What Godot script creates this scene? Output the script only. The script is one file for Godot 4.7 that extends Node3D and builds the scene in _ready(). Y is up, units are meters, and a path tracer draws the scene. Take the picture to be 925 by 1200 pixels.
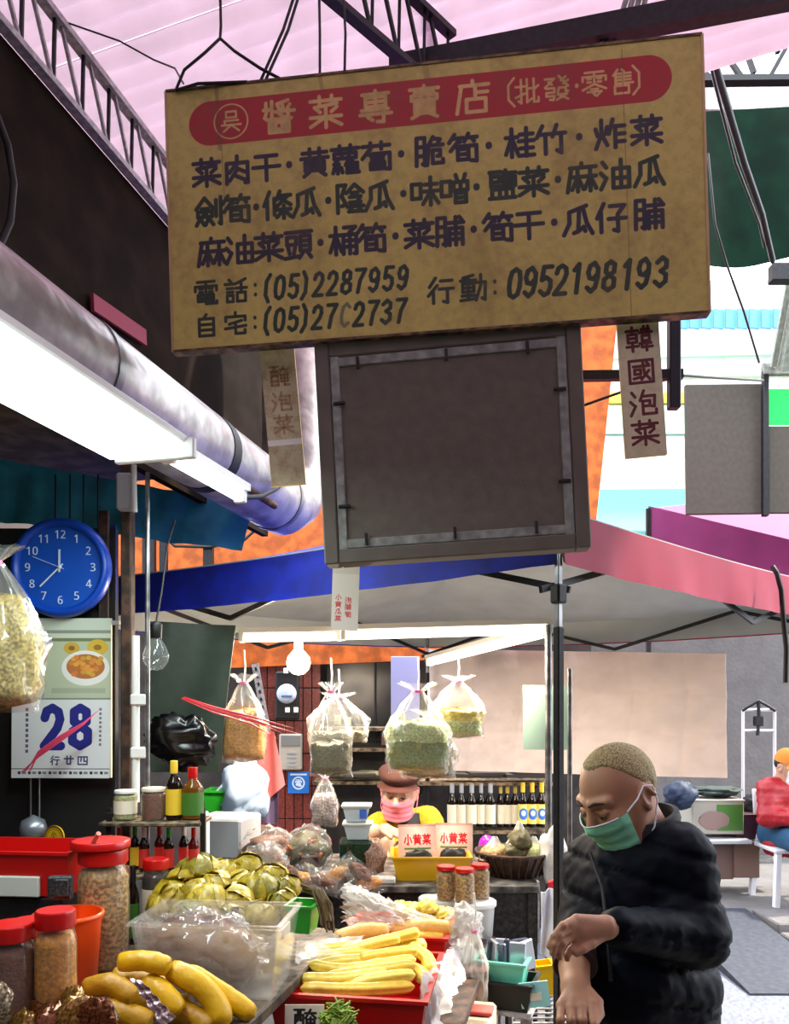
extends Node3D
# A covered market stall seen from the shoppers' alley. World: camera at the origin (eye 1.6 m) looking along -Z.
const F := 950.0      # focal length in pixels of the 925x1200 frame
const CX := 462.5
const HY := 825.0     # the horizon row
const EYE := 1.6
const AD := Vector3(0.225, 0, -0.974)   # direction of the alley
const AR := Vector3(0.974, 0, 0.225)    # across the alley, to the right
const AYAW := -0.227

var names := {}
var M := {}
var noise := FastNoiseLite.new()
var rng := RandomNumberGenerator.new()

func P(u: float, v: float, d: float) -> Vector3:
	return Vector3((u - CX) * d / F, EYE - (v - HY) * d / F, -d)

func AL(a: float, b: float, y: float) -> Vector3:
	return AD * a + AR * b + Vector3(0, y, 0)

# ---------------------------------------------------------------- mesh builder
class MB:
	var v := PackedVector3Array()
	var n := PackedVector3Array()
	var t := PackedVector2Array()
	var c := PackedColorArray()
	var col := Color.WHITE
	var o := Vector3.ZERO

	func tri(a: Vector3, b: Vector3, d: Vector3, na: Vector3, nb: Vector3, nd: Vector3, ua := Vector2.ZERO, ub := Vector2.ZERO, ud := Vector2.ZERO) -> void:
		var cr := (b - a).cross(d - a)
		if cr.length_squared() < 1e-16:
			return
		a -= o; b -= o; d -= o
		c.push_back(col); c.push_back(col); c.push_back(col)
		if cr.dot(na + nb + nd) > 0.0:
			v.push_back(a); v.push_back(d); v.push_back(b)
			n.push_back(na); n.push_back(nd); n.push_back(nb)
			t.push_back(ua); t.push_back(ud); t.push_back(ub)
		else:
			v.push_back(a); v.push_back(b); v.push_back(d)
			n.push_back(na); n.push_back(nb); n.push_back(nd)
			t.push_back(ua); t.push_back(ub); t.push_back(ud)

	func quad(a: Vector3, b: Vector3, d: Vector3, e: Vector3, out := Vector3.ZERO) -> MB:
		# a, b, d, e in order round the face; uv 0,0 1,0 1,1 0,1
		var nn := (b - a).cross(e - a)
		if nn.length_squared() < 1e-14:
			nn = (d - a).cross(e - a)
		nn = nn.normalized()
		if out != Vector3.ZERO and nn.dot(out) < 0:
			nn = -nn
		tri(a, b, d, nn, nn, nn, Vector2(0, 0), Vector2(1, 0), Vector2(1, 1))
		tri(a, d, e, nn, nn, nn, Vector2(0, 0), Vector2(1, 1), Vector2(0, 1))
		return self

	func box(p: Vector3, s: Vector3, bs := Basis(), bev := 0.0) -> MB:
		var h := s * 0.5
		bev = minf(bev, minf(h.x, minf(h.y, h.z)) * 0.45)
		for ax in 3:
			var i := (ax + 1) % 3
			var j := (ax + 2) % 3
			for sg in [-1.0, 1.0]:
				var q := []
				for w in [[-1, -1], [1, -1], [1, 1], [-1, 1]]:
					var k := Vector3.ZERO
					k[ax] = sg * h[ax]
					k[i] = w[0] * (h[i] - bev)
					k[j] = w[1] * (h[j] - bev)
					q.append(p + bs * k)
				var nn := Vector3.ZERO
				nn[ax] = sg
				quad(q[0], q[1], q[2], q[3], bs * nn)
		if bev > 0.0:
			for ax in 3:
				var i := (ax + 1) % 3
				var j := (ax + 2) % 3
				for si in [-1.0, 1.0]:
					for sj in [-1.0, 1.0]:
						var q := []
						for w in [[-1, 0], [1, 0], [1, 1], [-1, 1]]:
							var k := Vector3.ZERO
							k[ax] = w[0] * (h[ax] - bev)
							k[i] = si * (h[i] - (bev if w[1] == 0 else 0.0))
							k[j] = sj * (h[j] - (0.0 if w[1] == 0 else bev))
							q.append(p + bs * k)
						var nn := Vector3.ZERO
						nn[i] = si
						nn[j] = sj
						quad(q[0], q[1], q[2], q[3], bs * nn)
			for sx in [-1.0, 1.0]:
				for sy in [-1.0, 1.0]:
					for sz in [-1.0, 1.0]:
						var sv := Vector3(sx, sy, sz)
						var nn := (bs * sv).normalized()
						var a := p + bs * (sv * (h - Vector3(0, bev, bev)))
						var b := p + bs * (sv * (h - Vector3(bev, 0, bev)))
						var d := p + bs * (sv * (h - Vector3(bev, bev, 0)))
						tri(a, b, d, nn, nn, nn)
		return self

	func bar(a: Vector3, b: Vector3, w: float, hh := -1.0, up := Vector3.UP) -> MB:
		# a rectangular bar from a to b, w wide and hh tall
		var z := (b - a).normalized()
		if absf(z.dot(up)) > 0.98:
			up = Vector3.RIGHT
		var x := up.cross(z).normalized()
		var y := z.cross(x)
		box((a + b) * 0.5, Vector3(w, w if hh < 0 else hh, a.distance_to(b)), Basis(x, y, z))
		return self

	func grid(rows: Array, wrap := false, closed := false) -> MB:
		# rows of points; smooth normals; wrap joins the ends of each row; closed keeps the normals pointing outwards
		var R := rows.size()
		var C: int = rows[0].size()
		var nn := []
		var sum := 0.0
		for i in R:
			var row := []
			var mid := Vector3.ZERO
			for j in C:
				mid += rows[i][j]
			mid /= C
			for j in C:
				var jl: int = (j - 1 + C) % C if wrap else maxi(j - 1, 0)
				var jr: int = (j + 1) % C if wrap else mini(j + 1, C - 1)
				var du: Vector3 = rows[i][jr] - rows[i][jl]
				var dv: Vector3 = rows[mini(i + 1, R - 1)][j] - rows[maxi(i - 1, 0)][j]
				if du.length_squared() < 1e-14:
					var k := 1 if i == 0 else R - 2
					du = rows[k][jr] - rows[k][jl]
				var q := du.cross(dv)
				q = q.normalized() if q.length_squared() > 1e-18 else Vector3.UP
				sum += q.dot(rows[i][j] - mid)
				row.append(q)
			nn.append(row)
		var sg := -1.0 if closed and sum < 0.0 else 1.0
		for i in R - 1:
			for j in (C if wrap else C - 1):
				var k := (j + 1) % C
				var ju := float(j) / (C if wrap else C - 1)
				var ku := float(j + 1) / (C if wrap else C - 1)
				var iv := float(i) / (R - 1)
				var kv := float(i + 1) / (R - 1)
				tri(rows[i][j], rows[i][k], rows[i + 1][k], nn[i][j] * sg, nn[i][k] * sg, nn[i + 1][k] * sg, Vector2(ju, iv), Vector2(ku, iv), Vector2(ku, kv))
				tri(rows[i][j], rows[i + 1][k], rows[i + 1][j], nn[i][j] * sg, nn[i + 1][k] * sg, nn[i + 1][j] * sg, Vector2(ju, iv), Vector2(ku, kv), Vector2(ju, kv))
		return self

	func fan(ring: Array, out: Vector3) -> MB:
		var mid := Vector3.ZERO
		for p in ring:
			mid += p
		mid /= ring.size()
		for i in ring.size():
			tri(mid, ring[i], ring[(i + 1) % ring.size()], out, out, out)
		return self

	func tube(path: Array, rad, seg := 8, caps := true, sq := 1.0, rib := 0.0) -> MB:
		var x := Vector3.ZERO
		var rows := []
		for i in path.size():
			var z: Vector3 = (path[mini(i + 1, path.size() - 1)] - path[maxi(i - 1, 0)]).normalized()
			if x == Vector3.ZERO:
				x = z.cross(Vector3.UP if absf(z.y) < 0.9 else Vector3.RIGHT).normalized()
			x = (x - z * x.dot(z)).normalized()
			var y := z.cross(x)
			var r: float = rad[i] if rad is Array else rad
			var ring := []
			for j in seg:
				var g := TAU * j / seg
				var rr := r * (1.0 + rib * (absf(sin(g * 3.0)) - 0.6))
				ring.append(path[i] + x * cos(g) * rr + y * sin(g) * rr * sq)
			rows.append(ring)
		grid(rows, true, true)
		if caps:
			fan(rows[0], (path[0] - path[1]).normalized())
			fan(rows[-1], (path[-1] - path[-2]).normalized())
		return self

	func lathe(prof: Array, at: Vector3, seg := 16, bs := Basis()) -> MB:
		# prof: Vector2(radius, height) from the bottom up; a repeated point makes a hard edge
		var part := []
		for i in prof.size():
			part.append(prof[i])
			if i == prof.size() - 1 or (i > 0 and prof[i].is_equal_approx(prof[i + 1]) ):
				if part.size() > 1:
					var rows := []
					for q in part:
						var ring := []
						for j in seg:
							var g := TAU * j / seg
							ring.append(at + bs * Vector3(cos(g) * q.x, q.y, sin(g) * q.x))
						rows.append(ring)
					_ring(rows, part, seg, bs)
				part = []
		return self

	func _ring(rows: Array, pr: Array, seg: int, bs: Basis) -> void:
		for i in rows.size() - 1:
			var nr := []
			for k in [i, i + 1]:
				var dd: Vector2 = pr[mini(k + 1, pr.size() - 1)] - pr[maxi(k - 1, 0)]
				nr.append(Vector2(dd.y, -dd.x).normalized())
			for j in seg:
				var k := (j + 1) % seg
				var g0 := TAU * j / seg
				var g1 := TAU * (j + 1) / seg
				var a := bs * Vector3(cos(g0) * nr[0].x, nr[0].y, sin(g0) * nr[0].x)
				var b := bs * Vector3(cos(g1) * nr[0].x, nr[0].y, sin(g1) * nr[0].x)
				var e := bs * Vector3(cos(g0) * nr[1].x, nr[1].y, sin(g0) * nr[1].x)
				var d := bs * Vector3(cos(g1) * nr[1].x, nr[1].y, sin(g1) * nr[1].x)
				var u0 := float(j) / seg
				var u1 := float(j + 1) / seg
				var v0 := 1.0 - float(i) / (rows.size() - 1)
				var v1 := 1.0 - float(i + 1) / (rows.size() - 1)
				tri(rows[i][j], rows[i][k], rows[i + 1][k], a, b, d, Vector2(u0, v0), Vector2(u1, v0), Vector2(u1, v1))
				tri(rows[i][j], rows[i + 1][k], rows[i + 1][j], a, d, e, Vector2(u0, v0), Vector2(u1, v1), Vector2(u0, v1))

	func prism(pts: Array, depth: float, xf: Transform3D) -> MB:
		# an outline (Vector2, x right, y up) extruded from z = 0 to z = -depth
		var pk := PackedVector2Array(pts)
		var ix := Geometry2D.triangulate_polygon(pk)
		for z in [0.0, -depth]:
			var nn := xf.basis * Vector3(0, 0, 1 if z == 0.0 else -1)
			for i in range(0, ix.size(), 3):
				tri(xf * Vector3(pk[ix[i]].x, pk[ix[i]].y, z), xf * Vector3(pk[ix[i + 1]].x, pk[ix[i + 1]].y, z), xf * Vector3(pk[ix[i + 2]].x, pk[ix[i + 2]].y, z), nn, nn, nn, pk[ix[i]], pk[ix[i + 1]], pk[ix[i + 2]])
		var area := 0.0
		for i in pk.size():
			area += pk[i].cross(pk[(i + 1) % pk.size()])
		for i in pk.size():
			var a := pk[i]
			var b := pk[(i + 1) % pk.size()]
			var e := (b - a) * signf(area)
			quad(xf * Vector3(a.x, a.y, 0), xf * Vector3(b.x, b.y, 0), xf * Vector3(b.x, b.y, -depth), xf * Vector3(a.x, a.y, -depth), xf.basis * Vector3(e.y, -e.x, 0))
		return self

	func mesh() -> ArrayMesh:
		var a := []
		a.resize(Mesh.ARRAY_MAX)
		a[Mesh.ARRAY_VERTEX] = v
		a[Mesh.ARRAY_NORMAL] = n
		a[Mesh.ARRAY_TEX_UV] = t
		a[Mesh.ARRAY_COLOR] = c
		var m := ArrayMesh.new()
		m.add_surface_from_arrays(Mesh.PRIMITIVE_TRIANGLES, a)
		return m

# ---------------------------------------------------------------- a smooth field for bodies, meshed as surface nets
class Field:
	var lo: Vector3
	var h: float
	var nx: int
	var ny: int
	var nz: int
	var f := PackedFloat32Array()

	func _init(a: Vector3, b: Vector3, cell: float) -> void:
		lo = a
		h = cell
		nx = int(ceil((b.x - a.x) / h)) + 1
		ny = int(ceil((b.y - a.y) / h)) + 1
		nz = int(ceil((b.z - a.z) / h)) + 1
		f.resize(nx * ny * nz)
		f.fill(10.0)

	func _span(a: Vector3, b: Vector3) -> Array:
		return [clampi(int((a.x - lo.x) / h), 0, nx), clampi(int((b.x - lo.x) / h) + 2, 0, nx), clampi(int((a.y - lo.y) / h), 0, ny), clampi(int((b.y - lo.y) / h) + 2, 0, ny), clampi(int((a.z - lo.z) / h), 0, nz), clampi(int((b.z - lo.z) / h) + 2, 0, nz)]

	func _put(i: int, d: float, k: float, cut: bool) -> void:
		var e := f[i]
		if cut:
			var s := maxf(k - absf(e + d), 0.0) / maxf(k, 1e-6)
			f[i] = maxf(e, -d) + s * s * k * 0.25
		else:
			var s := maxf(k - absf(e - d), 0.0) / maxf(k, 1e-6)
			f[i] = minf(e, d) - s * s * k * 0.25

	func cap(a: Vector3, b: Vector3, ra: float, rb: float, k := 0.01, cut := false) -> void:
		var r := maxf(ra, rb) + k + 2.0 * h
		var q := _span(a.min(b) - Vector3(r, r, r), a.max(b) + Vector3(r, r, r))
		var ab := b - a
		var l2 := maxf(ab.length_squared(), 1e-9)
		for z in range(q[4], q[5]):
			for y in range(q[2], q[3]):
				var i: int = (z * ny + y) * nx + q[0]
				for x in range(q[0], q[1]):
					var p := lo + Vector3(x, y, z) * h - a
					var s := clampf(p.dot(ab) / l2, 0.0, 1.0)
					_put(i, (p - ab * s).length() - lerpf(ra, rb, s), k, cut)
					i += 1

	func ell(ce: Vector3, r: Vector3, k := 0.01, bs := Basis(), cut := false) -> void:
		var m := maxf(r.x, maxf(r.y, r.z)) + k + 2.0 * h
		var q := _span(ce - Vector3(m, m, m), ce + Vector3(m, m, m))
		var inv := bs.transposed()
		for z in range(q[4], q[5]):
			for y in range(q[2], q[3]):
				var i: int = (z * ny + y) * nx + q[0]
				for x in range(q[0], q[1]):
					var p := inv * (lo + Vector3(x, y, z) * h - ce)
					var k0 := (p / r).length()
					var k1 := (p / (r * r)).length()
					_put(i, k0 * (k0 - 1.0) / maxf(k1, 1e-6), k, cut)
					i += 1

	func mesh(mb: MB, xf := Transform3D(), bump = null) -> void:
		var id := PackedInt32Array()
		id.resize(nx * ny * nz)
		id.fill(-1)
		var vs := PackedVector3Array()
		var sx := 1
		var sy := nx
		var sz := nx * ny
		var off := [0, sx, sy, sx + sy, sz, sx + sz, sy + sz, sx + sy + sz]
		for z in nz - 1:
			for y in ny - 1:
				var i := (z * ny + y) * nx
				for x in nx - 1:
					var cnt := 0
					for w in 8:
						if f[i + off[w]] < 0.0:
							cnt += 1
					if cnt > 0 and cnt < 8:
						var sum := Vector3.ZERO
						var m := 0
						for w in 8:
							for bit in [1, 2, 4]:
								if not (w & bit):
									var fa := f[i + off[w]]
									var fb := f[i + off[w | bit]]
									if (fa < 0.0) != (fb < 0.0):
										var s := fa / (fa - fb)
										var pa := Vector3(w & 1, (w >> 1) & 1, w >> 2)
										pa[0 if bit == 1 else 1 if bit == 2 else 2] += s
										sum += pa
										m += 1
						id[i] = vs.size()
						vs.push_back(lo + (Vector3(x, y, z) + sum / m) * h)
					i += 1
		var quads := PackedInt32Array()
		for z in range(1, nz - 1):
			for y in range(1, ny - 1):
				var i := (z * ny + y) * nx + 1
				for x in range(1, nx - 1):
					var s0 := f[i] < 0.0
					if s0 != (f[i + sx] < 0.0):
						quads.append_array([id[i], id[i - sy], id[i - sy - sz], id[i - sz]])
					if s0 != (f[i + sy] < 0.0):
						quads.append_array([id[i], id[i - sx], id[i - sx - sz], id[i - sz]])
					if s0 != (f[i + sz] < 0.0):
						quads.append_array([id[i], id[i - sx], id[i - sx - sy], id[i - sy]])
					i += 1
		var ns := PackedVector3Array()
		ns.resize(vs.size())
		for i in vs.size():
			ns[i] = _grad(vs[i])
		if bump != null:
			for i in vs.size():
				vs[i] += ns[i] * float(bump.call(vs[i], ns[i]))
			var acc := PackedVector3Array()
			acc.resize(vs.size())
			for q in range(0, quads.size(), 4):
				var cr := (vs[quads[q + 2]] - vs[quads[q]]).cross(vs[quads[q + 3]] - vs[quads[q + 1]])
				if cr.dot(ns[quads[q]]) < 0.0:
					cr = -cr
				for w in 4:
					acc[quads[q + w]] += cr
			for i in vs.size():
				if acc[i].length_squared() > 0.0:
					ns[i] = acc[i].normalized()
		var bs := xf.basis.orthonormalized()
		for q in range(0, quads.size(), 4):
			var a := quads[q]
			var b := quads[q + 1]
			var d := quads[q + 2]
			var e := quads[q + 3]
			if a < 0 or b < 0 or d < 0 or e < 0:
				continue
			mb.tri(xf * vs[a], xf * vs[b], xf * vs[d], bs * ns[a], bs * ns[b], bs * ns[d])
			mb.tri(xf * vs[a], xf * vs[d], xf * vs[e], bs * ns[a], bs * ns[d], bs * ns[e])

	func _at(p: Vector3) -> float:
		var q := (p - lo) / h
		var x := clampi(int(q.x), 0, nx - 2)
		var y := clampi(int(q.y), 0, ny - 2)
		var z := clampi(int(q.z), 0, nz - 2)
		var w := q - Vector3(x, y, z)
		var i := (z * ny + y) * nx + x
		var s := nx * ny
		return lerpf(lerpf(lerpf(f[i], f[i + 1], w.x), lerpf(f[i + nx], f[i + nx + 1], w.x), w.y), lerpf(lerpf(f[i + s], f[i + s + 1], w.x), lerpf(f[i + s + nx], f[i + s + nx + 1], w.x), w.y), w.z)

	func _grad(p: Vector3) -> Vector3:
		var e := h * 0.6
		var g := Vector3(_at(p + Vector3(e, 0, 0)) - _at(p - Vector3(e, 0, 0)), _at(p + Vector3(0, e, 0)) - _at(p - Vector3(0, e, 0)), _at(p + Vector3(0, 0, e)) - _at(p - Vector3(0, 0, e)))
		return g.normalized() if g.length_squared() > 1e-16 else Vector3.UP

# ---------------------------------------------------------------- things and parts
func numbered(called: String) -> String:
	if not names.has(called):
		names[called] = 0
		return called
	names[called] += 1
	return "%s_%03d" % [called, names[called]]

func tag(o: Node3D, label: String, category: String, group := "") -> Node3D:
	o.set_meta("label", label)
	o.set_meta("category", category)
	if group:
		o.set_meta("group", group)
	return o

func thing(called: String, label: String, category: String, at := Vector3.ZERO, turn := 0.0, group := "") -> Node3D:
	var o := Node3D.new()
	o.name = numbered(called)
	add_child(o)
	o.position = at
	o.rotation.y = turn
	return tag(o, label, category, group)

func mb(t: Node3D = null) -> MB:
	var m := MB.new()
	if t:
		m.o = t.position
	return m

func part(called: String, m, mat: Material, parent: Node3D, label := "") -> MeshInstance3D:
	var o := MeshInstance3D.new()
	o.name = called
	o.mesh = m.mesh() if m is MB else m
	o.material_override = mat
	parent.add_child(o, true)
	if label:
		o.set_meta("label", label)
	return o

func solo(called: String, label: String, category: String, m: MB, mat: Material, group := "") -> MeshInstance3D:
	# a thing that is one mesh, given in world coordinates: its node is put at its base
	var lo := Vector3(1e9, 1e9, 1e9)
	var hi := -lo
	for p in m.v:
		lo = lo.min(p)
		hi = hi.max(p)
	var at := Vector3((lo.x + hi.x) / 2, lo.y, (lo.z + hi.z) / 2)
	for i in m.v.size():
		m.v[i] -= at
	var o := MeshInstance3D.new()
	o.name = numbered(called)
	o.mesh = m.mesh()
	o.material_override = mat
	add_child(o)
	o.position = at
	tag(o, label, category, group)
	return o

func struct(called: String, m: MB, mat: Material, label := "") -> MeshInstance3D:
	var o := MeshInstance3D.new()
	o.name = numbered(called)
	o.mesh = m.mesh()
	o.material_override = mat
	add_child(o)
	o.set_meta("kind", "structure")
	if label:
		o.set_meta("label", label)
	return o

func copy(o: Node3D, at: Vector3, turn := 0.0, label := "") -> Node3D:
	var base: String = o.name
	if base.length() > 4 and base[-4] == "_" and base.right(3).is_valid_int():
		base = base.left(-4)
	var r: Node3D = o.duplicate()
	r.name = numbered(base)
	add_child(r)
	r.position = at
	r.rotation.y = turn
	if label:
		r.set_meta("label", label)
	return r

# ---------------------------------------------------------------- shapes used again and again
func blob(m: MB, p: Vector3, r: Vector3, amp: float, sd: int, freq := 2.0, bs := Basis(), nu := 18, nv := 12) -> void:
	var rows := []
	for i in nv + 1:
		var th := PI * i / nv
		var row := []
		for j in nu:
			var ph := TAU * j / nu
			var q := Vector3(sin(th) * cos(ph), cos(th), sin(th) * sin(ph))
			var w := 1.0 + amp * noise.get_noise_3dv(q * freq * 30.0 + Vector3(sd * 37.0, 0, sd * 11.0)) * 2.0
			row.append(p + bs * (q * r * w))
		rows.append(row)
	m.grid(rows, true, true)

func sheet(m: MB, a: Vector3, b: Vector3, d: Vector3, e: Vector3, nu: int, nv: int, fn: Callable, thick := 0.0) -> void:
	# a cloth or foil spanning a (top left), b (top right), d (bottom right), e (bottom left), pushed out by fn(u, v) along its normal
	var nn := (b - a).cross(e - a).normalized()
	if nn.z < 0:
		nn = -nn
	var rows := []
	for i in nv + 1:
		var row := []
		for j in nu + 1:
			var s := float(j) / nu
			var q := float(i) / nv
			row.append(a.lerp(b, s).lerp(e.lerp(d, s), q) + nn * float(fn.call(s, q)))
		rows.append(row)
	m.grid(rows)
	if thick > 0.0:
		var back := []
		for r in rows:
			var row := []
			for p in r:
				row.append(p - nn * thick)
			back.append(row)
		m.grid(back)
		for i in nv:
			m.quad(rows[i][0], rows[i + 1][0], back[i + 1][0], back[i][0])
			m.quad(rows[i][nu], rows[i + 1][nu], back[i + 1][nu], back[i][nu])
		for j in nu:
			m.quad(rows[0][j], rows[0][j + 1], back[0][j + 1], back[0][j])
			m.quad(rows[nv][j], rows[nv][j + 1], back[nv][j + 1], back[nv][j])

# ---------------------------------------------------------------- materials
func noise_tex(freq: float, lo: float, hi: float, sd: int, size := 256, oct := 4, normal := 0.0, lop := 0.0, hip := 1.0) -> NoiseTexture2D:
	var nt := NoiseTexture2D.new()
	var fn := FastNoiseLite.new()
	fn.noise_type = FastNoiseLite.TYPE_SIMPLEX_SMOOTH
	fn.frequency = freq
	fn.fractal_octaves = oct
	fn.seed = sd
	nt.noise = fn
	nt.width = size
	nt.height = size
	nt.seamless = true
	nt.generate_mipmaps = false
	if normal > 0.0:
		nt.as_normal_map = true
		nt.bump_strength = normal
	else:
		var g := Gradient.new()
		g.offsets = PackedFloat32Array([lop, hip])
		g.colors = PackedColorArray([Color(lo, lo, lo), Color(hi, hi, hi)])
		nt.color_ramp = g
	return nt

func mk(c: Color, rough := 0.7, metal := 0.0, tex: Texture2D = null, scale := 3.0, nrm: Texture2D = null, depth := 0.5) -> StandardMaterial3D:
	var m := StandardMaterial3D.new()
	m.albedo_color = c
	m.roughness = rough
	m.metallic = metal
	m.uv1_triplanar = tex != null or nrm != null
	m.uv1_scale = Vector3(scale, scale, scale)
	if tex:
		m.albedo_texture = tex
	if nrm:
		m.normal_enabled = true
		m.normal_texture = nrm
		m.normal_scale = depth
	return m

func film(c: Color, alpha: float, rough := 0.08) -> StandardMaterial3D:
	var m := StandardMaterial3D.new()
	m.albedo_color = Color(c, alpha)
	m.transparency = BaseMaterial3D.TRANSPARENCY_ALPHA
	m.roughness = rough
	m.cull_mode = BaseMaterial3D.CULL_DISABLED
	return m

func glow(c: Color, e: float) -> StandardMaterial3D:
	var m := StandardMaterial3D.new()
	m.albedo_color = c
	m.emission_enabled = true
	m.emission = c
	m.emission_energy_multiplier = e
	return m

func thin(c: Color, back: Color, rough := 0.8, tex: Texture2D = null, scale := 3.0, nrm: Texture2D = null, depth := 0.4) -> StandardMaterial3D:
	# cloth or sheet that lets some light through
	var m := mk(c, rough, 0.0, tex, scale, nrm, depth)
	m.backlight_enabled = true
	m.backlight = back
	m.cull_mode = BaseMaterial3D.CULL_DISABLED
	return m

# ---------------------------------------------------------------- print: a small canvas and brush-stroke lettering
class Canvas:
	var w: int
	var h: int
	var px := PackedByteArray()

	func _init(ww: int, hh: int, c: Color) -> void:
		w = ww
		h = hh
		px.resize(w * h * 3)
		var r := int(c.r * 255)
		var g := int(c.g * 255)
		var b := int(c.b * 255)
		for i in range(0, px.size(), 3):
			px[i] = r
			px[i + 1] = g
			px[i + 2] = b

	func dot(x: int, y: int, c: Color, a: float) -> void:
		if x < 0 or y < 0 or x >= w or y >= h:
			return
		var i := (y * w + x) * 3
		px[i] = int(lerpf(px[i], c.r * 255.0, a))
		px[i + 1] = int(lerpf(px[i + 1], c.g * 255.0, a))
		px[i + 2] = int(lerpf(px[i + 2], c.b * 255.0, a))

	func line(a: Vector2, b: Vector2, wd: float, c: Color, al := 1.0) -> void:
		var r := wd * 0.5 + 1.0
		var ab := b - a
		var l2 := maxf(ab.length_squared(), 1e-6)
		for y in range(int(minf(a.y, b.y) - r), int(maxf(a.y, b.y) + r) + 1):
			for x in range(int(minf(a.x, b.x) - r), int(maxf(a.x, b.x) + r) + 1):
				var p := Vector2(x + 0.5, y + 0.5) - a
				var s := clampf(p.dot(ab) / l2, 0.0, 1.0)
				var k := clampf(wd * 0.5 + 0.5 - (p - ab * s).length(), 0.0, 1.0)
				if k > 0.0:
					dot(x, y, c, k * al)

	func ring(ce: Vector2, r: float, wd: float, c: Color) -> void:
		for y in range(int(ce.y - r - wd), int(ce.y + r + wd) + 1):
			for x in range(int(ce.x - r - wd), int(ce.x + r + wd) + 1):
				var k := clampf(wd * 0.5 + 0.5 - absf(Vector2(x + 0.5, y + 0.5).distance_to(ce) - r), 0.0, 1.0)
				if k > 0.0:
					dot(x, y, c, k)

	func rect(x0: float, y0: float, x1: float, y1: float, c: Color, al := 1.0) -> void:
		for y in range(int(y0), int(y1)):
			for x in range(int(x0), int(x1)):
				dot(x, y, c, al)

	func disc(ce: Vector2, r: Vector2, c: Color, al := 1.0) -> void:
		for y in range(int(ce.y - r.y - 1), int(ce.y + r.y + 2)):
			for x in range(int(ce.x - r.x - 1), int(ce.x + r.x + 2)):
				var q := ((Vector2(x + 0.5, y + 0.5) - ce) / r).length()
				dot(x, y, c, clampf((1.0 - q) * minf(r.x, r.y) + 0.5, 0.0, 1.0) * al)

	func tex() -> ImageTexture:
		return ImageTexture.create_from_image(Image.create_from_data(w, h, false, Image.FORMAT_RGB8, px))

# strokes on a ten by ten square, y down: points of one stroke follow each other, | parts strokes
var RAD := {
	"grass": "0 5 10 5|3 0 3 10|7 0 7 10", "claw": "9 0 1 3|1.5 4.5 3 9|5 4 5 8|9 4 7 9", "tree": "0 3 10 3|5 0 5 10|5 3 0 9|5 3 10 9",
	"net": "0 0 10 0 10 10 0 10 0 0|3.5 0 3.5 10|6.7 0 6.7 10", "silk": "5 0 2 3 6 3 2 6 8 6|5 6 5 10|2 7 1 9.5|8 7 9 9.5",
	"bird": "3 0 1 4|2 3 2 10|2 3 9 3|2 5.3 9 5.3|2 7.6 9 7.6|2 10 10 10|5.5 3 5.5 10|5 0 6 2", "wrap": "2.5 0 0 4|1.5 2 10 2 10 10 8 9.6",
	"mouth": "1 1 9 1 9 9 1 9 1 1", "field": "0 0 10 0 10 10 0 10 0 0|5 0 5 10|0 5 10 5", "moon": "1 10 1.5 0 9 0 9 10 7 9.5|1.5 3.3 9 3.3|1.5 6.6 9 6.6",
	"bam": "2 0 0 10|1.5 5 5 5|3 5 4 10|7 0 5.5 10|6.5 5 10 5|8 5 9 10", "day": "1 0 9 0 9 10 1 10 1 0|1 5 9 5", "man": "7 0 0 5|4 3 4 10",
	"water": "2 0 6 2|0 4 4 5.5|0 10 6 6", "cliff": "5 0 5 1.5|1 1.5 10 1.5|1.5 1.5 0 10", "say": "4 0 6 1|0 2 10 2|2 4 8 4|2 5.7 8 5.7|2 7.2 8 7.2 8 10 2 10 2 7.2",
	"rain": "1 0 9 0|0 4 10 4|0 4 0 8|10 4 10 8|5 0 5 10|2 6 3.5 6|2 9 3.5 9|6.5 6 8 6|6.5 9 8 9", "hand": "0 3 10 3|6 0 6 10 3 9|0 7.5 10 6",
	"wine": "0 0 10 0|1 2.5 9 2.5 9 10 1 10 1 2.5|3.8 0 3.5 5 1 6|6.2 0 6.2 5 9 5|1 7.8 9 7.8", "inch": "0 3 10 3|7 0 7 10 5 9.5|2.5 5 4 7",
	"knife": "2 1 2 7|8 0 8 10 6 9.5", "dish": "1 0 9 0|1 0 1 8|4 0 4 8|6.5 0 6.5 8|9 0 9 8|0 9.5 10 9.5",
}
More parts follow.
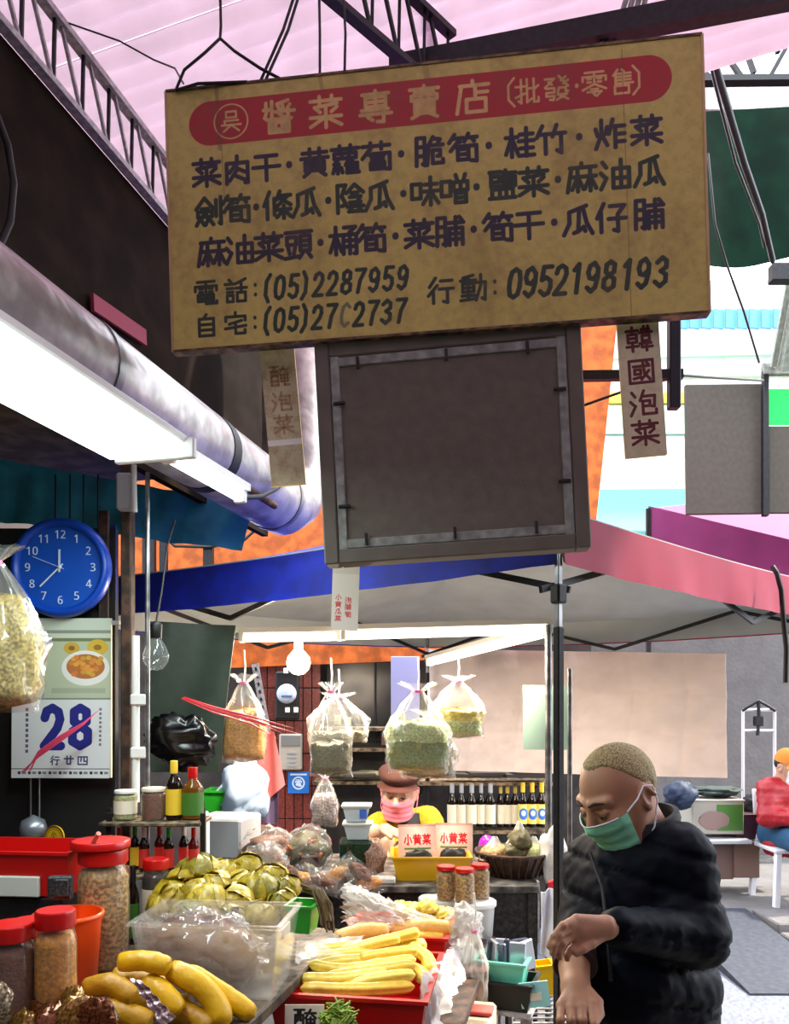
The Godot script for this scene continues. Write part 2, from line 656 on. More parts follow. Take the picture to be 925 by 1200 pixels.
# a character: [radical, x0, y0, x1, y1] boxes and plain strokes
var GLYPH := {
	"菜": [["grass", 0, 0, 10, 2.8], ["claw", 0.5, 2.6, 9.5, 5.4], ["tree", 0, 5.2, 10, 10]],
	"肉": ["1 10 1 2.5 9 2.5 9 10 8 10|5 0 5 3|5 2.5 2 6|4 4 8 6|5 5 2 9|4 7 8 9"],
	"干": ["1 1 9 1|0 5 10 5|5 1 5 10"],
	"黃": [["grass", 0.5, 0, 9.5, 3], "0 3.5 10 3.5|1.5 5 8.5 5 8.5 8 1.5 8 1.5 5|1.5 6.5 8.5 6.5|5 3.5 5 8|3 8.5 1 10|7 8.5 9 10"],
	"蘿": [["grass", 0, 0, 10, 2.4], ["net", 1, 2.8, 9, 4.6], ["silk", 0, 5.2, 4.4, 10], ["bird", 4.6, 5.2, 10, 10]],
	"蔔": [["grass", 0, 0, 10, 2.4], ["wrap", 0, 2.6, 10, 10], "3 4.6 8 4.6|3.5 5.4 7.5 5.4 7.5 6.6 3.5 6.6 3.5 5.4", ["field", 3, 7.4, 8, 9.6]],
	"脆": [["moon", 0, 0, 3.8, 10], ["x", 4.2, 0, 10, 10], "6.5 0 4.8 3|6.5 0.5 9 1 8 3|4.8 3 10 3|5 3 4.2 10|6.3 4.8 9 4.8 9 7 8 7|6.3 4.8 6.3 9.5 10 9.5 10 8.3"],
	"筍": [["bam", 0, 0, 10, 2.8], ["wrap", 0.5, 3, 9.8, 10], ["day", 2.6, 5.4, 7.4, 9.2]],
	"桂": [["tree", 0, 0, 4.2, 10], "5 2.2 9.6 2.2|7.3 0 7.3 4.6|4.6 4.6 10 4.6|5 7.2 9.6 7.2|7.3 5 7.3 10|4.6 9.8 10 9.8"],
	"竹": ["2 0 0 4|1 3 5 3|3 3 3 10|7 0 5.5 4|6 3 10 3|8.5 3 8.5 10 7 9"],
	"炸": ["2 0 2 5 0 10|2 5 4 9|0 3 0.7 5.5|4 2.5 3.4 5|6 0 4.6 5|5.5 2.5 10 2.5|6.8 2.5 6.8 10|6.8 5.3 10 5.3|6.8 8 10 8"],
	"劍": ["3.2 0 0 4|3.2 0 6.5 4|2 4 4.6 4|0.6 5 2.8 5 2.8 7 0.6 7 0.6 5|3.8 5 6 5 6 7 3.8 7 3.8 5|1.7 7 0 10|1.7 8 3 10|5 7 3.5 10|5 8 6.5 10", ["knife", 7, 0, 10, 10]],
	"條": [["man", 0, 0, 3, 10], "3.9 2.5 3.9 8.5|6 0 4.8 3|5.5 1.6 10 1.6|9 1.8 5 5.4|6 2.6 10 5.2", ["tree", 4.8, 5.4, 10, 10]],
	"瓜": ["8 0 2 2 2 6 0 10|5.5 1 5 9 3.5 9.5|5 9 7 7.5 7.5 9|7 1.5 8 6 10 10"],
	"陰": ["0.5 0 0.5 10|0.5 0 3.5 0 2 4 3.5 7 2 7.6|6.8 0 3.8 3|6.8 0 10 3|5.6 3 8 3|5 4.5 9 4.5 8 6|5 6.5 9 6.5|4 8 10 8|6 8 4.6 9.8 9 9.8|8.3 8.9 9.6 10"],
	"味": [["mouth", 0, 1.5, 4, 8], "5 2.5 9.6 2.5|4.4 5 10 5|7.2 0 7.2 10|7.2 5 4.4 9.5|7.2 5 10 9.5"],
	"噌": [["mouth", 0, 1.5, 4, 8], "5.6 0 6.2 2|9 0 8.4 2|4.8 2.6 9.8 2.6 9.8 5.6 4.8 5.6 4.8 2.6|7.3 2.6 7.3 5.6|5.4 6.6 9.2 6.6 9.2 10 5.4 10 5.4 6.6|5.4 8.3 9.2 8.3"],
	"鹽": ["0.5 0.4 4.5 0.4|1 0.4 1 5.6 4.5 5.6|1 2 4 2 4 4 1 4|6.2 0 5.2 2|5.8 1 9.8 1|5.4 2.4 9.6 2.4 9.6 5.6 5.4 5.6 5.4 2.4|5.6 2.6 9.4 5.4|9.4 2.6 5.6 5.4", ["dish", 0.4, 6.6, 9.6, 10]],
	"麻": [["cliff", 0, 0, 10, 10], ["tree", 1.6, 2.6, 5.6, 10], ["tree", 6, 2.6, 10, 10]],
	"油": [["water", 0, 0.5, 3.2, 10], "4.3 3 9.8 3 9.8 9.8 4.3 9.8 4.3 3|7 0 7 9.8|4.3 6.4 9.8 6.4"],
	"頭": ["0.3 0.5 4.7 0.5|0.8 2.2 4.2 2.2 4.2 5 0.8 5 0.8 2.2|1.2 6 1.7 8.3|3.8 6 3.3 8.3|0 10 5 9.4|5.2 0.4 10 0.4|7.6 0.4 7.2 2|5.8 2 9.4 2 9.4 7.4 5.8 7.4 5.8 2|5.8 3.8 9.4 3.8|5.8 5.6 9.4 5.6|6.8 8 5.4 10|8.4 8 9.8 10"],
	"桶": [["tree", 0, 0, 4.2, 10], "5.2 0.3 9.4 0.3 7.5 2|4.9 3 9.7 3 9.7 10 8.9 10|4.9 3 4.9 10|4.9 5.2 9.7 5.2|4.9 7.4 9.7 7.4|7.3 2 7.3 10"],
	"脯": [["moon", 0, 0, 3.8, 10], "4.4 2 10 2|4.9 4 9.6 4 9.6 10|4.9 4 4.9 10|4.9 6 9.6 6|4.9 8 9.6 8|7.2 0 7.2 10|8.5 0 9.4 1.2"],
	"仔": [["man", 0, 0, 3.4, 10], "4.5 1 9.5 1 7.2 4|7.2 4 7.2 10 5.8 9.5|4 5.5 10 5.5"],
	"電": [["rain", 0, 0, 10, 5.2], "1.2 6 8.5 6 8.5 8.8 1.2 8.8 1.2 6|1.2 7.4 8.5 7.4|5 6 5 10 10 10 10 9"],
	"話": [["say", 0, 0, 4.6, 10], "9.5 0 5.4 1.8|5 4 10 4|7.5 1 7.5 6|5.6 6 9.4 6 9.4 10 5.6 10 5.6 6"],
	"自": ["5 0 3.5 2|1.5 2 8.5 2 8.5 10 1.5 10 1.5 2|1.5 4.7 8.5 4.7|1.5 7.3 8.5 7.3"],
	"宅": ["5 0 5 1.5|0.3 4 0.3 2 9.7 2 9.7 4|8 4 2 5.4|0 7.5 10 6.5|5 5 5 10 9.5 10 9.5 8.5"],
	"行": ["3 0 0.5 3.5|3.6 3 0 7|2 5.5 2 10|5 1.3 9.5 1.3|4.4 4.5 10 4.5|7.6 4.5 7.6 10 6 9.5"],
	"動": ["5 0 1 0.9|0 2 6 2|0.8 3.3 5.2 3.3 5.2 6.5 0.8 6.5 0.8 3.3|0.8 4.9 5.2 4.9|3 0.5 3 9.7|0.5 8 5.5 8|0 9.8 6 9.4|6.4 3 9.8 3 9.5 10 8.4 9.3|8 0 8 4 6 10"],
	"吳": ["2.4 0 7.6 0 7.6 3 2.4 3 2.4 0|8.6 4.6 1.4 4.6|1.6 4.6 1.6 6.8|0 6.8 10 6.8|5 6.8 1 10|5 6.8 9 10"],
	"醬": ["0.8 0.4 0.8 2.6|2.7 0 2.7 5.4|0 2.6 2.7 2.6|1.2 2.6 0.3 5.2|8 0 4.4 1|4.6 1.6 5.2 2.6|6.2 1.4 6.4 2.4|8.6 1.4 7.8 2.6|3.8 3.4 10 3.4|8 2.8 8 5.4 7 5.2|5 4 6 4.8", ["wine", 1, 5.8, 9, 10]],
	"專": ["0.8 1 9.2 1|1.8 2 8.2 2 8.2 5 1.8 5 1.8 2|1.8 3.5 8.2 3.5|5 0 5 6|0.5 6 9 6|0 7.4 10 7.4|7.5 6.4 7.5 10 5.5 9.8|2.5 8.2 4 9.3"],
	"賣": ["0.5 1 9.5 1|5 0 5 2.2|2 2.2 8 2.2", ["net", 1, 3, 9, 4.4], "2 5.2 8 5.2 8 8.6 2 8.6 2 5.2|2 6.3 8 6.3|2 7.5 8 7.5|3.4 8.8 1 10|6.6 8.8 9 10"],
	"店": [["cliff", 0, 0, 10, 10], "5.8 2.2 5.8 5.8|5.8 3.8 9.6 3.8|3 5.8 9 5.8 9 9.8 3 9.8 3 5.8"],
	"批": [["hand", 0, 0, 4, 10], "5 0 5 9.8 7 8.4|5 4 7 4|8 0 8 9.8 10 9.8 10 8|10 3 8 4.6"],
	"發": ["0 1 4 1 0 4.5|1.5 2.2 3 3.5|6 0 10 4.5|9 0.5 7 2|10 2 8 3.3|0.5 5 4 5 4 6.8 0.5 6.8 0.5 8.3 4 8.3 3.5 10 2 9.8|6 5 5.5 7|6 5 9 5 9 6.7 10 6.7|5.5 7.8 9.5 7.8 5 10|6 8 10 10"],
	"零": [["rain", 0, 0, 10, 4.6], "5 5 0 7.2|5 5 10 7.2|3.5 7.1 6.5 7.1|2 8.2 8 8.2 6 10|4.5 8.8 5.5 9.8"],
	"售": [["bird", 0.5, 0, 9.8, 5.8], "2 6.8 8 6.8 8 10 2 10 2 6.8"],
	"韓": ["0 1.5 4.6 1.5|2.3 0 2.3 3|0.6 3 4 3 4 6.3 0.6 6.3 0.6 3|0.6 4.6 4 4.6|0 8 4.6 8|2.3 6.3 2.3 10|6 1.2 9 1.2|8.6 0 8.6 2.5|7 0 6.8 1.2|5.2 2.5 10 2.5|6.2 3.8 9 3.8 9 6 6.2 6 6.2 3.8|5.2 7 9.6 7|6 7 6 8.5 10 8.5|7.8 6.5 7.8 10"],
	"國": ["0.4 0.4 9.6 0.4 9.6 9.6 0.4 9.6 0.4 0.4|2 2.8 8.2 2.8|2.4 4.2 4.8 4.2 4.8 6 2.4 6 2.4 4.2|2 7.8 4.8 7.3|5.8 1.4 6.3 6 8.3 8.4|8 4.8 5 8.3|7.2 1.4 7.9 2.1"],
	"泡": [["water", 0, 0.5, 3.2, 10], "5.4 0 3.8 4|5 2.3 9.6 2.3 9.3 6.8 8.3 6.6|4.8 4.3 7.6 4.3 7.6 6.4 4.8 6.4|4.8 4.3 4.8 9.7 10 9.7 10 8"],
	"小": ["5 0 5 10 3.4 9.4|2.4 3 0.6 8|7.6 3 9.6 8"],
	"醃": [["wine", 0, 0, 4.6, 10], "5 1.6 10 1.6|7.5 0 5.2 4|7.5 1.6 10 4|5.8 4.6 9.4 4.6 9.4 8 5.8 8 5.8 4.6|5.8 6.3 9.4 6.3|7.6 3.6 7.6 10 10 10"],
	"0": ["5 0 2.5 1 1.6 3.5 1.6 6.5 2.5 9 5 10 7.5 9 8.4 6.5 8.4 3.5 7.5 1 5 0"], "1": ["3 2 5.6 0 5.6 10"], "2": ["1.8 2.6 2.6 0.8 5 0 7.5 1 8.2 3 7 5.4 1.6 10 8.6 10"],
	"3": ["1.8 1.6 4.8 0 7.6 1.2 7.8 3.4 4.6 4.7 8 6 8.2 8.4 5 10 1.6 8.4"], "5": ["8 0 2.8 0 2.2 4.6 5 3.8 7.8 5 8.2 7.4 7 9.4 4.6 10 1.8 8.6"],
	"6": ["8 1.4 5.4 0 2.8 1.4 1.8 5 2 8 4.6 10 7.4 9 8.2 6.8 7 4.8 4.6 4.4 2 6"], "7": ["1.6 0 8.6 0 5 5 4 10"],
	"8": ["5 0 2.4 1 2.4 3.6 5 4.7 7.6 3.6 7.6 1 5 0|5 4.7 1.8 6.2 1.8 8.8 5 10 8.2 8.8 8.2 6.2 5 4.7"], "9": ["2 8.6 4.6 10 7.2 8.6 8.2 5 8 2 5.4 0 2.6 1 1.8 3.2 3 5.2 5.4 5.6 8 4"],
	"C": ["8 1.6 5.4 0 2.8 1.4 1.8 5 2.2 8.2 4.8 10 7.8 8.6"],
	"(": ["7 -1 4.4 2 4.4 8 7 11"], ")": ["3 -1 5.6 2 5.6 8 3 11"], ":": ["5 3 5 3.4|5 7.4 5 7.8"], "·": ["5 4.8 5 5.2"],
	"四": ["0.5 1 9.5 1 9.5 9.5 0.5 9.5 0.5 1|3.6 1 3.2 6|6.4 1 6.4 6 8.8 6"], "廿": ["0 3 10 3|3 0 3 9|7 0 7 9|3 9 7 9"],
}

func strokes(cv: Canvas, s: String, box: Array, at: Vector2, sz: Vector2, wd: float, c: Color, slant: float, al: float) -> void:
	for st in s.split("|"):
		var q := st.split_floats(" ")
		var last := Vector2.INF
		for i in range(0, q.size() - 1, 2):
			var g := Vector2(lerpf(box[0], box[2], q[i] / 10.0), lerpf(box[1], box[3], q[i + 1] / 10.0)) / 10.0 - Vector2(0.5, 0.5)
			var p := at + Vector2(g.x * sz.x - g.y * slant * sz.y, g.y * sz.y)
			if last != Vector2.INF:
				cv.line(last, p, wd, c, al)
			last = p

func glyph(cv: Canvas, ch: String, at: Vector2, sz: Vector2, wd: float, c: Color, slant := 0.0, al := 1.0) -> void:
	for piece in GLYPH.get(ch, []):
		if piece is String:
			strokes(cv, piece, [0, 0, 10, 10], at, sz, wd, c, slant, al)
		elif RAD.has(piece[0]):
			strokes(cv, RAD[piece[0]], piece.slice(1), at, sz, wd, c, slant, al)

func weather(cv: Canvas, freq: float, amount: float, tint: Color, sd: int, stretch := 1.0) -> void:
	# stains: patches of dirt colour over the print
	noise.seed = sd
	for y in range(0, cv.h, 2):
		for x in range(0, cv.w, 2):
			var k := noise.get_noise_2d(x * freq, y * freq / stretch) * 0.7 + noise.get_noise_2d(x * freq * 6.0 + 500.0, y * freq * 6.0) * 0.35
			var a := clampf((k + 0.12) * amount, 0.0, 0.85)
			if a > 0.0:
				for q in [[0, 0], [1, 0], [0, 1], [1, 1]]:
					cv.dot(x + q[0], y + q[1], tint, a)
	noise.seed = 7

func print_mat(cv: Canvas, rough := 0.6) -> StandardMaterial3D:
	var m := StandardMaterial3D.new()
	m.albedo_texture = cv.tex()
	m.roughness = rough
	return m

func sign_canvas() -> Canvas:
	var W := 1280.0
	var H := 640.0
	var cv := Canvas.new(1280, 640, Color(0.77, 0.71, 0.37))
	var red := Color(0.66, 0.045, 0.075)
	var navy := Color(0.06, 0.06, 0.17)
	var green := Color(0.05, 0.15, 0.09)
	var cream := Color(0.82, 0.69, 0.42)
	cv.line(Vector2(0.085 * W, 0.137 * H), Vector2(0.905 * W, 0.137 * H), 0.17 * H, red)
	var row := func(chars: Array, us: Array, ty: float, size: float, c: Color, wd: float, slant := 0.0, narrow := 1.0) -> void:
		for i in chars.size():
			var uL := 192.0 + 13.0 * ty
			var uR := 823.0 + 9.0 * ty
			glyph(cv, chars[i], Vector2((us[i] - uL) / (uR - uL) * W, ty * H), Vector2(size * narrow, size), wd if chars[i] != "·" else wd * 1.5, c, slant)
	row.call(["醬", "菜", "專", "賣", "店"], [332, 389, 449, 507, 564], 0.137, 76, cream, 9.5)
	row.call(["(", "批", "發", "·", "零", "售", ")"], [607, 627, 661, 684, 704, 735, 753], 0.137, 56, cream, 6.0, 0.0, 0.95)
	cv.ring(Vector2((273 - 194) / 631.0 * W, 0.137 * H), 42, 4, cream)
	row.call(["吳"], [273], 0.137, 48, cream, 5.5)
	row.call(["菜", "肉", "干", "·", "黃", "蘿", "蔔", "·", "脆", "筍", "·", "桂", "竹", "·", "炸", "菜"], [243, 281, 317, 345, 376, 413, 450, 480, 513, 553, 583, 619, 655, 687, 722, 763], 0.325, 66, navy, 10.0)
	row.call(["劍", "筍", "·", "條", "瓜", "·", "陰", "瓜", "·", "味", "噌", "·", "鹽", "菜", "·", "麻", "油", "瓜"], [247, 280, 305, 331, 366, 393, 419, 454, 483, 508, 543, 569, 599, 635, 663, 690, 728, 766], 0.475, 66, green, 10.0)
	row.call(["麻", "油", "菜", "頭", "·", "桶", "筍", "·", "菜", "脯", "·", "筍", "干", "·", "瓜", "仔", "脯"], [250, 285, 321, 357, 384, 412, 445, 474, 502, 538, 566, 594, 630, 659, 686, 724, 766], 0.632, 66, navy, 10.0)
	row.call(["電", "話", ":"], [244, 281, 305], 0.788, 54, green, 7.5)
	row.call(["(", "0", "5", ")", "2", "2", "8", "7", "9", "5", "9"], [319, 335, 352, 366, 382, 399, 416, 432, 449, 466, 483], 0.79, 54, green, 9.5, 0.12, 0.56)
	row.call(["自", "宅", ":"], [245, 281, 305], 0.913, 52, green, 7.5)
	row.call(["(", "0", "5", ")", "2", "7"], [319, 335, 352, 366, 381, 398], 0.915, 54, green, 9.5, 0.12, 0.56)
	row.call(["C"], [415], 0.915, 54, Color(0.42, 0.42, 0.30), 8.0, 0.12, 0.56)
	row.call(["2", "7", "3", "7"], [431, 448, 464, 481], 0.915, 54, green, 9.5, 0.12, 0.56)
	row.call(["行", "動", ":"], [528, 566, 591], 0.85, 60, green, 8.0)
	row.call(["0", "9", "5", "2", "1", "9", "8", "1", "9", "3"], [614, 632, 650, 667, 685, 703, 722, 742, 760, 780], 0.846, 66, green, 11.0, 0.14, 0.54)
	# rust-brown runs from the hanging bolts and two crease lines in the sheet
	for q in [[0.098, 0.0, 0.24, 9.0, 0.35], [0.105, 0.2, 0.5, 4.0, 0.25], [0.86, 0.02, 1.0, 2.0, 0.5], [0.5, 0.0, 0.06, 14.0, 0.2], [0.3, 0.0, 0.05, 10.0, 0.25]]:
		cv.line(Vector2(q[0] * W, q[1] * H), Vector2((q[0] + 0.004) * W, q[2] * H), q[3], Color(0.34, 0.22, 0.12), q[4])
	weather(cv, 0.25, 0.6, Color(0.47, 0.38, 0.17), 3, 2.0)
	weather(cv, 1.4, 0.28, Color(0.40, 0.34, 0.18), 5, 1.0)
	return cv

# ================================================================ the scene
func _ready() -> void:
	noise.noise_type = FastNoiseLite.TYPE_SIMPLEX_SMOOTH
	noise.frequency = 0.02
	noise.seed = 7
	rng.seed = 11
	view_and_light()
	materials()
	setting()
	tent()
	roof_works()
	left_stall()
	signs()
	lamps()
	back_shop()
	far_right()
	counter_things()
	produce()
	left_goods()
	old_man()
	vendor()
	seated_person()

func view_and_light() -> void:
	var cam := Camera3D.new()
	cam.name = "camera"
	cam.projection = Camera3D.PROJECTION_FRUSTUM
	cam.keep_aspect = Camera3D.KEEP_HEIGHT
	cam.near = 0.05
	cam.far = 200.0
	cam.size = 0.05 * 1200.0 / F
	cam.frustum_offset = Vector2(0, 0.05 * (HY - 600.0) / F)
	add_child(cam)
	cam.position = Vector3(0, EYE, 0)
	cam.current = true
	var env := Environment.new()
	env.background_mode = Environment.BG_SKY
	var sky := Sky.new()
	var sm := ProceduralSkyMaterial.new()
	sm.sky_top_color = Color(0.92, 0.95, 1.0)
	sm.sky_horizon_color = Color(0.97, 0.98, 1.0)
	sm.sky_curve = 0.2
	sm.ground_bottom_color = Color(0.45, 0.45, 0.46)
	sm.ground_horizon_color = Color(0.75, 0.75, 0.76)
	sm.sky_energy_multiplier = 2.2
	sky.sky_material = sm
	env.sky = sky
	env.tonemap_mode = Environment.TONE_MAPPER_LINEAR
	env.tonemap_exposure = 1.0
	env.sdfgi_enabled = true
	env.ssao_enabled = true
	env.ssil_enabled = true
	var we := WorldEnvironment.new()
	we.name = "sky"
	we.environment = env
	add_child(we)
	# hazy sun, high over the right of the alley, behind the stalls
	var sun := DirectionalLight3D.new()
	sun.name = "sun"
	sun.light_color = Color(1.0, 0.96, 0.88)
	sun.light_energy = 3.0
	sun.light_angular_distance = 3.0
	sun.shadow_enabled = true
	add_child(sun)
	sun.look_at_from_position(Vector3(6, 9, -3.5), Vector3(0, 0, -2.0), Vector3.UP)

func materials() -> void:
	var g1 := noise_tex(0.012, 0.70, 1.0, 1, 512, 5)
	var g2 := noise_tex(0.05, 0.62, 1.0, 2, 256, 4)
	var g3 := noise_tex(0.012, 0.35, 1.0, 3, 512, 5, 0.0, 0.2, 0.75)
	var n1 := noise_tex(0.03, 0, 1, 4, 256, 3, 6.0)
	var n2 := noise_tex(0.10, 0, 1, 5, 256, 2, 4.0)
	var g4 := noise_tex(0.014, 0.74, 1.0, 8, 512, 5, 0.0, 0.25, 0.75)
	var g5 := noise_tex(0.06, 0.50, 1.0, 9, 256, 3, 0.0, 0.25, 0.75)
	var g6 := noise_tex(0.02, 0.88, 1.0, 10, 256, 4)
	M.g6 = g6
	M.g4 = g4; M.g5 = g5
	M.g1 = g1; M.g2 = g2; M.g3 = g3; M.n1 = n1; M.n2 = n2
	M.floor = mk(Color(0.46, 0.45, 0.44), 0.75, 0, g1, 0.7, n1, 0.3)
	M.road = mk(Color(0.46, 0.48, 0.53), 0.6, 0, g6, 0.9, n2, 0.4)
	M.ramp = mk(Color(0.24, 0.26, 0.31), 0.6, 0, g2, 1.5)
	M.greywall = mk(Color(0.42, 0.405, 0.40), 0.9, 0, g6, 0.7, n2, 0.15)
	M.darkwall = mk(Color(0.21, 0.185, 0.17), 0.9, 0, g4, 0.8)
	M.blackpaint = mk(Color(0.07, 0.062, 0.06), 0.7, 0, g6, 0.8)
	M.ply = mk(Color(0.47, 0.41, 0.34), 0.9, 0, g4, 1.0)
	M.farwall = mk(Color(0.34, 0.31, 0.29), 0.95, 0, g6, 0.5)
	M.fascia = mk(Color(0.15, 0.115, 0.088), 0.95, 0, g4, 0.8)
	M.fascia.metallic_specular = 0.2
	M.black = mk(Color(0.035, 0.033, 0.035), 0.55)
	M.wire = mk(Color(0.05, 0.045, 0.045), 0.6)
	M.steel = mk(Color(0.62, 0.62, 0.62), 0.35, 0.85, g4, 2.0)
	M.whitesteel = mk(Color(0.78, 0.76, 0.77), 0.5, 0.2, g2, 3.0)
	M.darksteel = mk(Color(0.17, 0.17, 0.18), 0.5, 0.5, g2, 3.0)
	M.duct = mk(Color(0.80, 0.77, 0.76), 0.36, 0.55, g4, 1.2, n1, 0.2)
	M.rust = mk(Color(0.42, 0.27, 0.17), 0.8, 0.2, g3, 3.0)
	M.roof = thin(Color(0.945, 0.87, 0.915), Color(0.54, 0.51, 0.525), 0.7, g6, 0.8)
	M.teal = thin(Color(0.24, 0.70, 0.80), Color(0.10, 0.35, 0.42), 0.7, g1, 1.4)
	M.blue = thin(Color(0.04, 0.13, 0.66), Color(0.03, 0.10, 0.40), 0.7, g4, 1.5)
	M.pink = thin(Color(0.62, 0.13, 0.26), Color(0.36, 0.09, 0.17), 0.75, g6, 1.0)
	M.purple = thin(Color(0.52, 0.13, 0.38), Color(0.45, 0.12, 0.34), 0.7, g6, 1.0)
	M.lining = thin(Color(0.70, 0.72, 0.72), Color(0.16, 0.17, 0.17), 0.8, g6, 0.7, n1, 0.1)
	M.orange = thin(Color(0.88, 0.44, 0.14), Color(0.60, 0.32, 0.11), 0.7, g4, 1.0)
	M.greentarp = thin(Color(0.03, 0.13, 0.085), Color(0.02, 0.08, 0.05), 0.9, g4, 0.5)
	M.cyan = thin(Color(0.42, 0.86, 0.86), Color(0.4, 0.8, 0.8), 0.7)
	M.bluesheet = mk(Color(0.35, 0.62, 0.82), 0.5)
	M.yellowtrim = mk(Color(0.93, 0.80, 0.25), 0.6)
	M.whitewall = mk(Color(0.93, 0.94, 0.93), 0.8, 0, g6, 0.3)
	M.limewall = mk(Color(0.78, 0.92, 0.78), 0.8)
	M.whitecloth = thin(Color(0.95, 0.875, 0.84), Color(0.40, 0.33, 0.28), 0.85, g6, 0.8, n1, 0.2)
	M.paper = mk(Color(0.90, 0.87, 0.78), 0.8)
	M.board = mk(Color(0.43, 0.405, 0.36), 0.9, 0, g6, 4.0, n2, 0.2)
	M.boardframe = mk(Color(0.42, 0.395, 0.35), 0.8, 0, g6, 2.0)
	M.aluminium = mk(Color(0.66, 0.68, 0.64), 0.6, 0.2, g2, 2.0)
	M.greenlight = thin(Color(0.08, 0.80, 0.42), Color(0.1, 0.95, 0.5), 0.5)
	M.wood = mk(Color(0.33, 0.22, 0.15), 0.7, 0, g3, 2.5)
	M.whiteplastic = mk(Color(0.90, 0.90, 0.88), 0.35)
	M.greyplastic = mk(Color(0.66, 0.67, 0.69), 0.4)
	M.redplastic = mk(Color(0.74, 0.06, 0.05), 0.3)
	M.orangeplastic = mk(Color(0.93, 0.30, 0.03), 0.35)
	M.yellowplastic = mk(Color(0.82, 0.63, 0.05), 0.35)
	M.brightyellow = mk(Color(0.95, 0.75, 0.03), 0.35)
	M.greenplastic = mk(Color(0.14, 0.60, 0.16), 0.3)
	M.mint = mk(Color(0.38, 0.74, 0.64), 0.4)
	M.palemint = mk(Color(0.60, 0.84, 0.84), 0.4)
	M.bin = thin(Color(0.93, 0.92, 0.88), Color(0.75, 0.74, 0.70), 0.3)
	M.film = film(Color(0.97, 0.97, 0.95), 0.08)
	M.filmthick = film(Color(0.95, 0.94, 0.90), 0.28, 0.2)
	M.milky = thin(Color(0.93, 0.92, 0.90), Color(0.7, 0.69, 0.66), 0.25)
	M.glass = film(Color(0.90, 0.95, 0.93), 0.05, 0.03)
	M.greenglass = film(Color(0.16, 0.24, 0.20), 0.80, 0.1)
	M.mustard = mk(Color(0.71, 0.62, 0.14), 0.38, 0, g4, 8.0, n1, 0.4)
	M.mustarddark = mk(Color(0.56, 0.52, 0.15), 0.4, 0, g4, 8.0, n1, 0.4)
	M.mustardpale = mk(Color(0.78, 0.68, 0.22), 0.38, 0, g4, 8.0, n1, 0.4)
	M.daikon = mk(Color(0.88, 0.68, 0.01), 0.4, 0, g6, 5.0, n1, 0.3)
	M.daikondark = mk(Color(0.74, 0.54, 0.02), 0.45, 0, g6, 5.0, n1, 0.4)
	M.stalk = mk(Color(0.97, 0.88, 0.38), 0.35, 0, g6, 6.0, n1, 0.3)
	M.stalk2 = mk(Color(0.96, 0.80, 0.30), 0.35, 0, g6, 6.0, n1, 0.3)
	M.gourd = mk(Color(0.95, 0.72, 0.34), 0.4, 0, g6, 8.0, n1, 0.3)
	M.drystalk = mk(Color(0.40, 0.29, 0.09), 0.7, 0, g2, 10.0)
	M.shred = mk(Color(0.62, 0.75, 0.20), 0.5, 0, g2, 12.0)
	M.greens = mk(Color(0.46, 0.50, 0.22), 0.55, 0, g4, 12.0, n1, 0.8)
	M.palegreens = mk(Color(0.72, 0.74, 0.48), 0.55, 0, g4, 12.0, n1, 0.8)
	M.olive = mk(Color(0.40, 0.37, 0.22), 0.6, 0, g4, 12.0, n1, 0.8)
	M.amber = mk(Color(0.84, 0.56, 0.14), 0.5, 0, g4, 12.0, n1, 0.6)
	M.noodle = mk(Color(0.80, 0.68, 0.30), 0.5, 0, g5, 5.0, n1, 0.8)
	M.brownfood = mk(Color(0.44, 0.23, 0.10), 0.6, 0, g4, 12.0, n1, 0.8)
	M.peanut = mk(Color(0.80, 0.62, 0.36), 0.5, 0, g5, 5.0, n1, 0.8)
	M.sauce = mk(Color(0.14, 0.06, 0.03), 0.2)
	M.label = mk(Color(0.90, 0.87, 0.78), 0.6)
	M.yellowlabel = mk(Color(0.90, 0.76, 0.20), 0.5)
	M.redlabel = mk(Color(0.82, 0.20, 0.16), 0.5)
	M.bluelabel = mk(Color(0.18, 0.36, 0.75), 0.5)
	M.greenlabel = mk(Color(0.25, 0.45, 0.15), 0.5)
	M.bottleglass = mk(Color(0.09, 0.05, 0.03), 0.08)
	M.lilac = mk(Color(0.62, 0.62, 0.80), 0.6)
	M.nightglass = mk(Color(0.07, 0.09, 0.14), 0.15)
	M.tile = mk(Color(0.58, 0.26, 0.22), 0.4, 0, g2, 3.0)
	M.tile2 = mk(Color(0.52, 0.22, 0.19), 0.4, 0, g2, 3.0)
	M.grout = mk(Color(0.16, 0.12, 0.12), 0.9)
	M.skin = mk(Color(0.64, 0.46, 0.34), 0.55, 0, null, 14.0, n2, 0.25)
	M.skin2 = mk(Color(0.86, 0.66, 0.54), 0.5, 0, g1, 14.0)
	M.hairgrey = mk(Color(0.72, 0.64, 0.44), 0.85, 0, g5, 12.0, n2, 0.8)
	M.hairblack = mk(Color(0.05, 0.04, 0.04), 0.6)
	M.jacket = mk(Color(0.024, 0.038, 0.078), 0.6)
	M.jacket.metallic_specular = 0.2
	M.greentarp.metallic_specular = 0.2
	M.collar = mk(Color(0.17, 0.17, 0.18), 0.8, 0, g2, 8.0)
	M.trousers = mk(Color(0.14, 0.13, 0.14), 0.85, 0, g2, 6.0)
	M.redshirt = mk(Color(0.62, 0.12, 0.12), 0.8)
	M.maskgreen = thin(Color(0.52, 0.84, 0.68), Color(0.1, 0.2, 0.15), 0.8)
	M.maskpink = mk(Color(0.93, 0.52, 0.60), 0.8)
	M.maskwhite = mk(Color(0.88, 0.89, 0.90), 0.8)
	M.eye = mk(Color(0.10, 0.07, 0.06), 0.2)

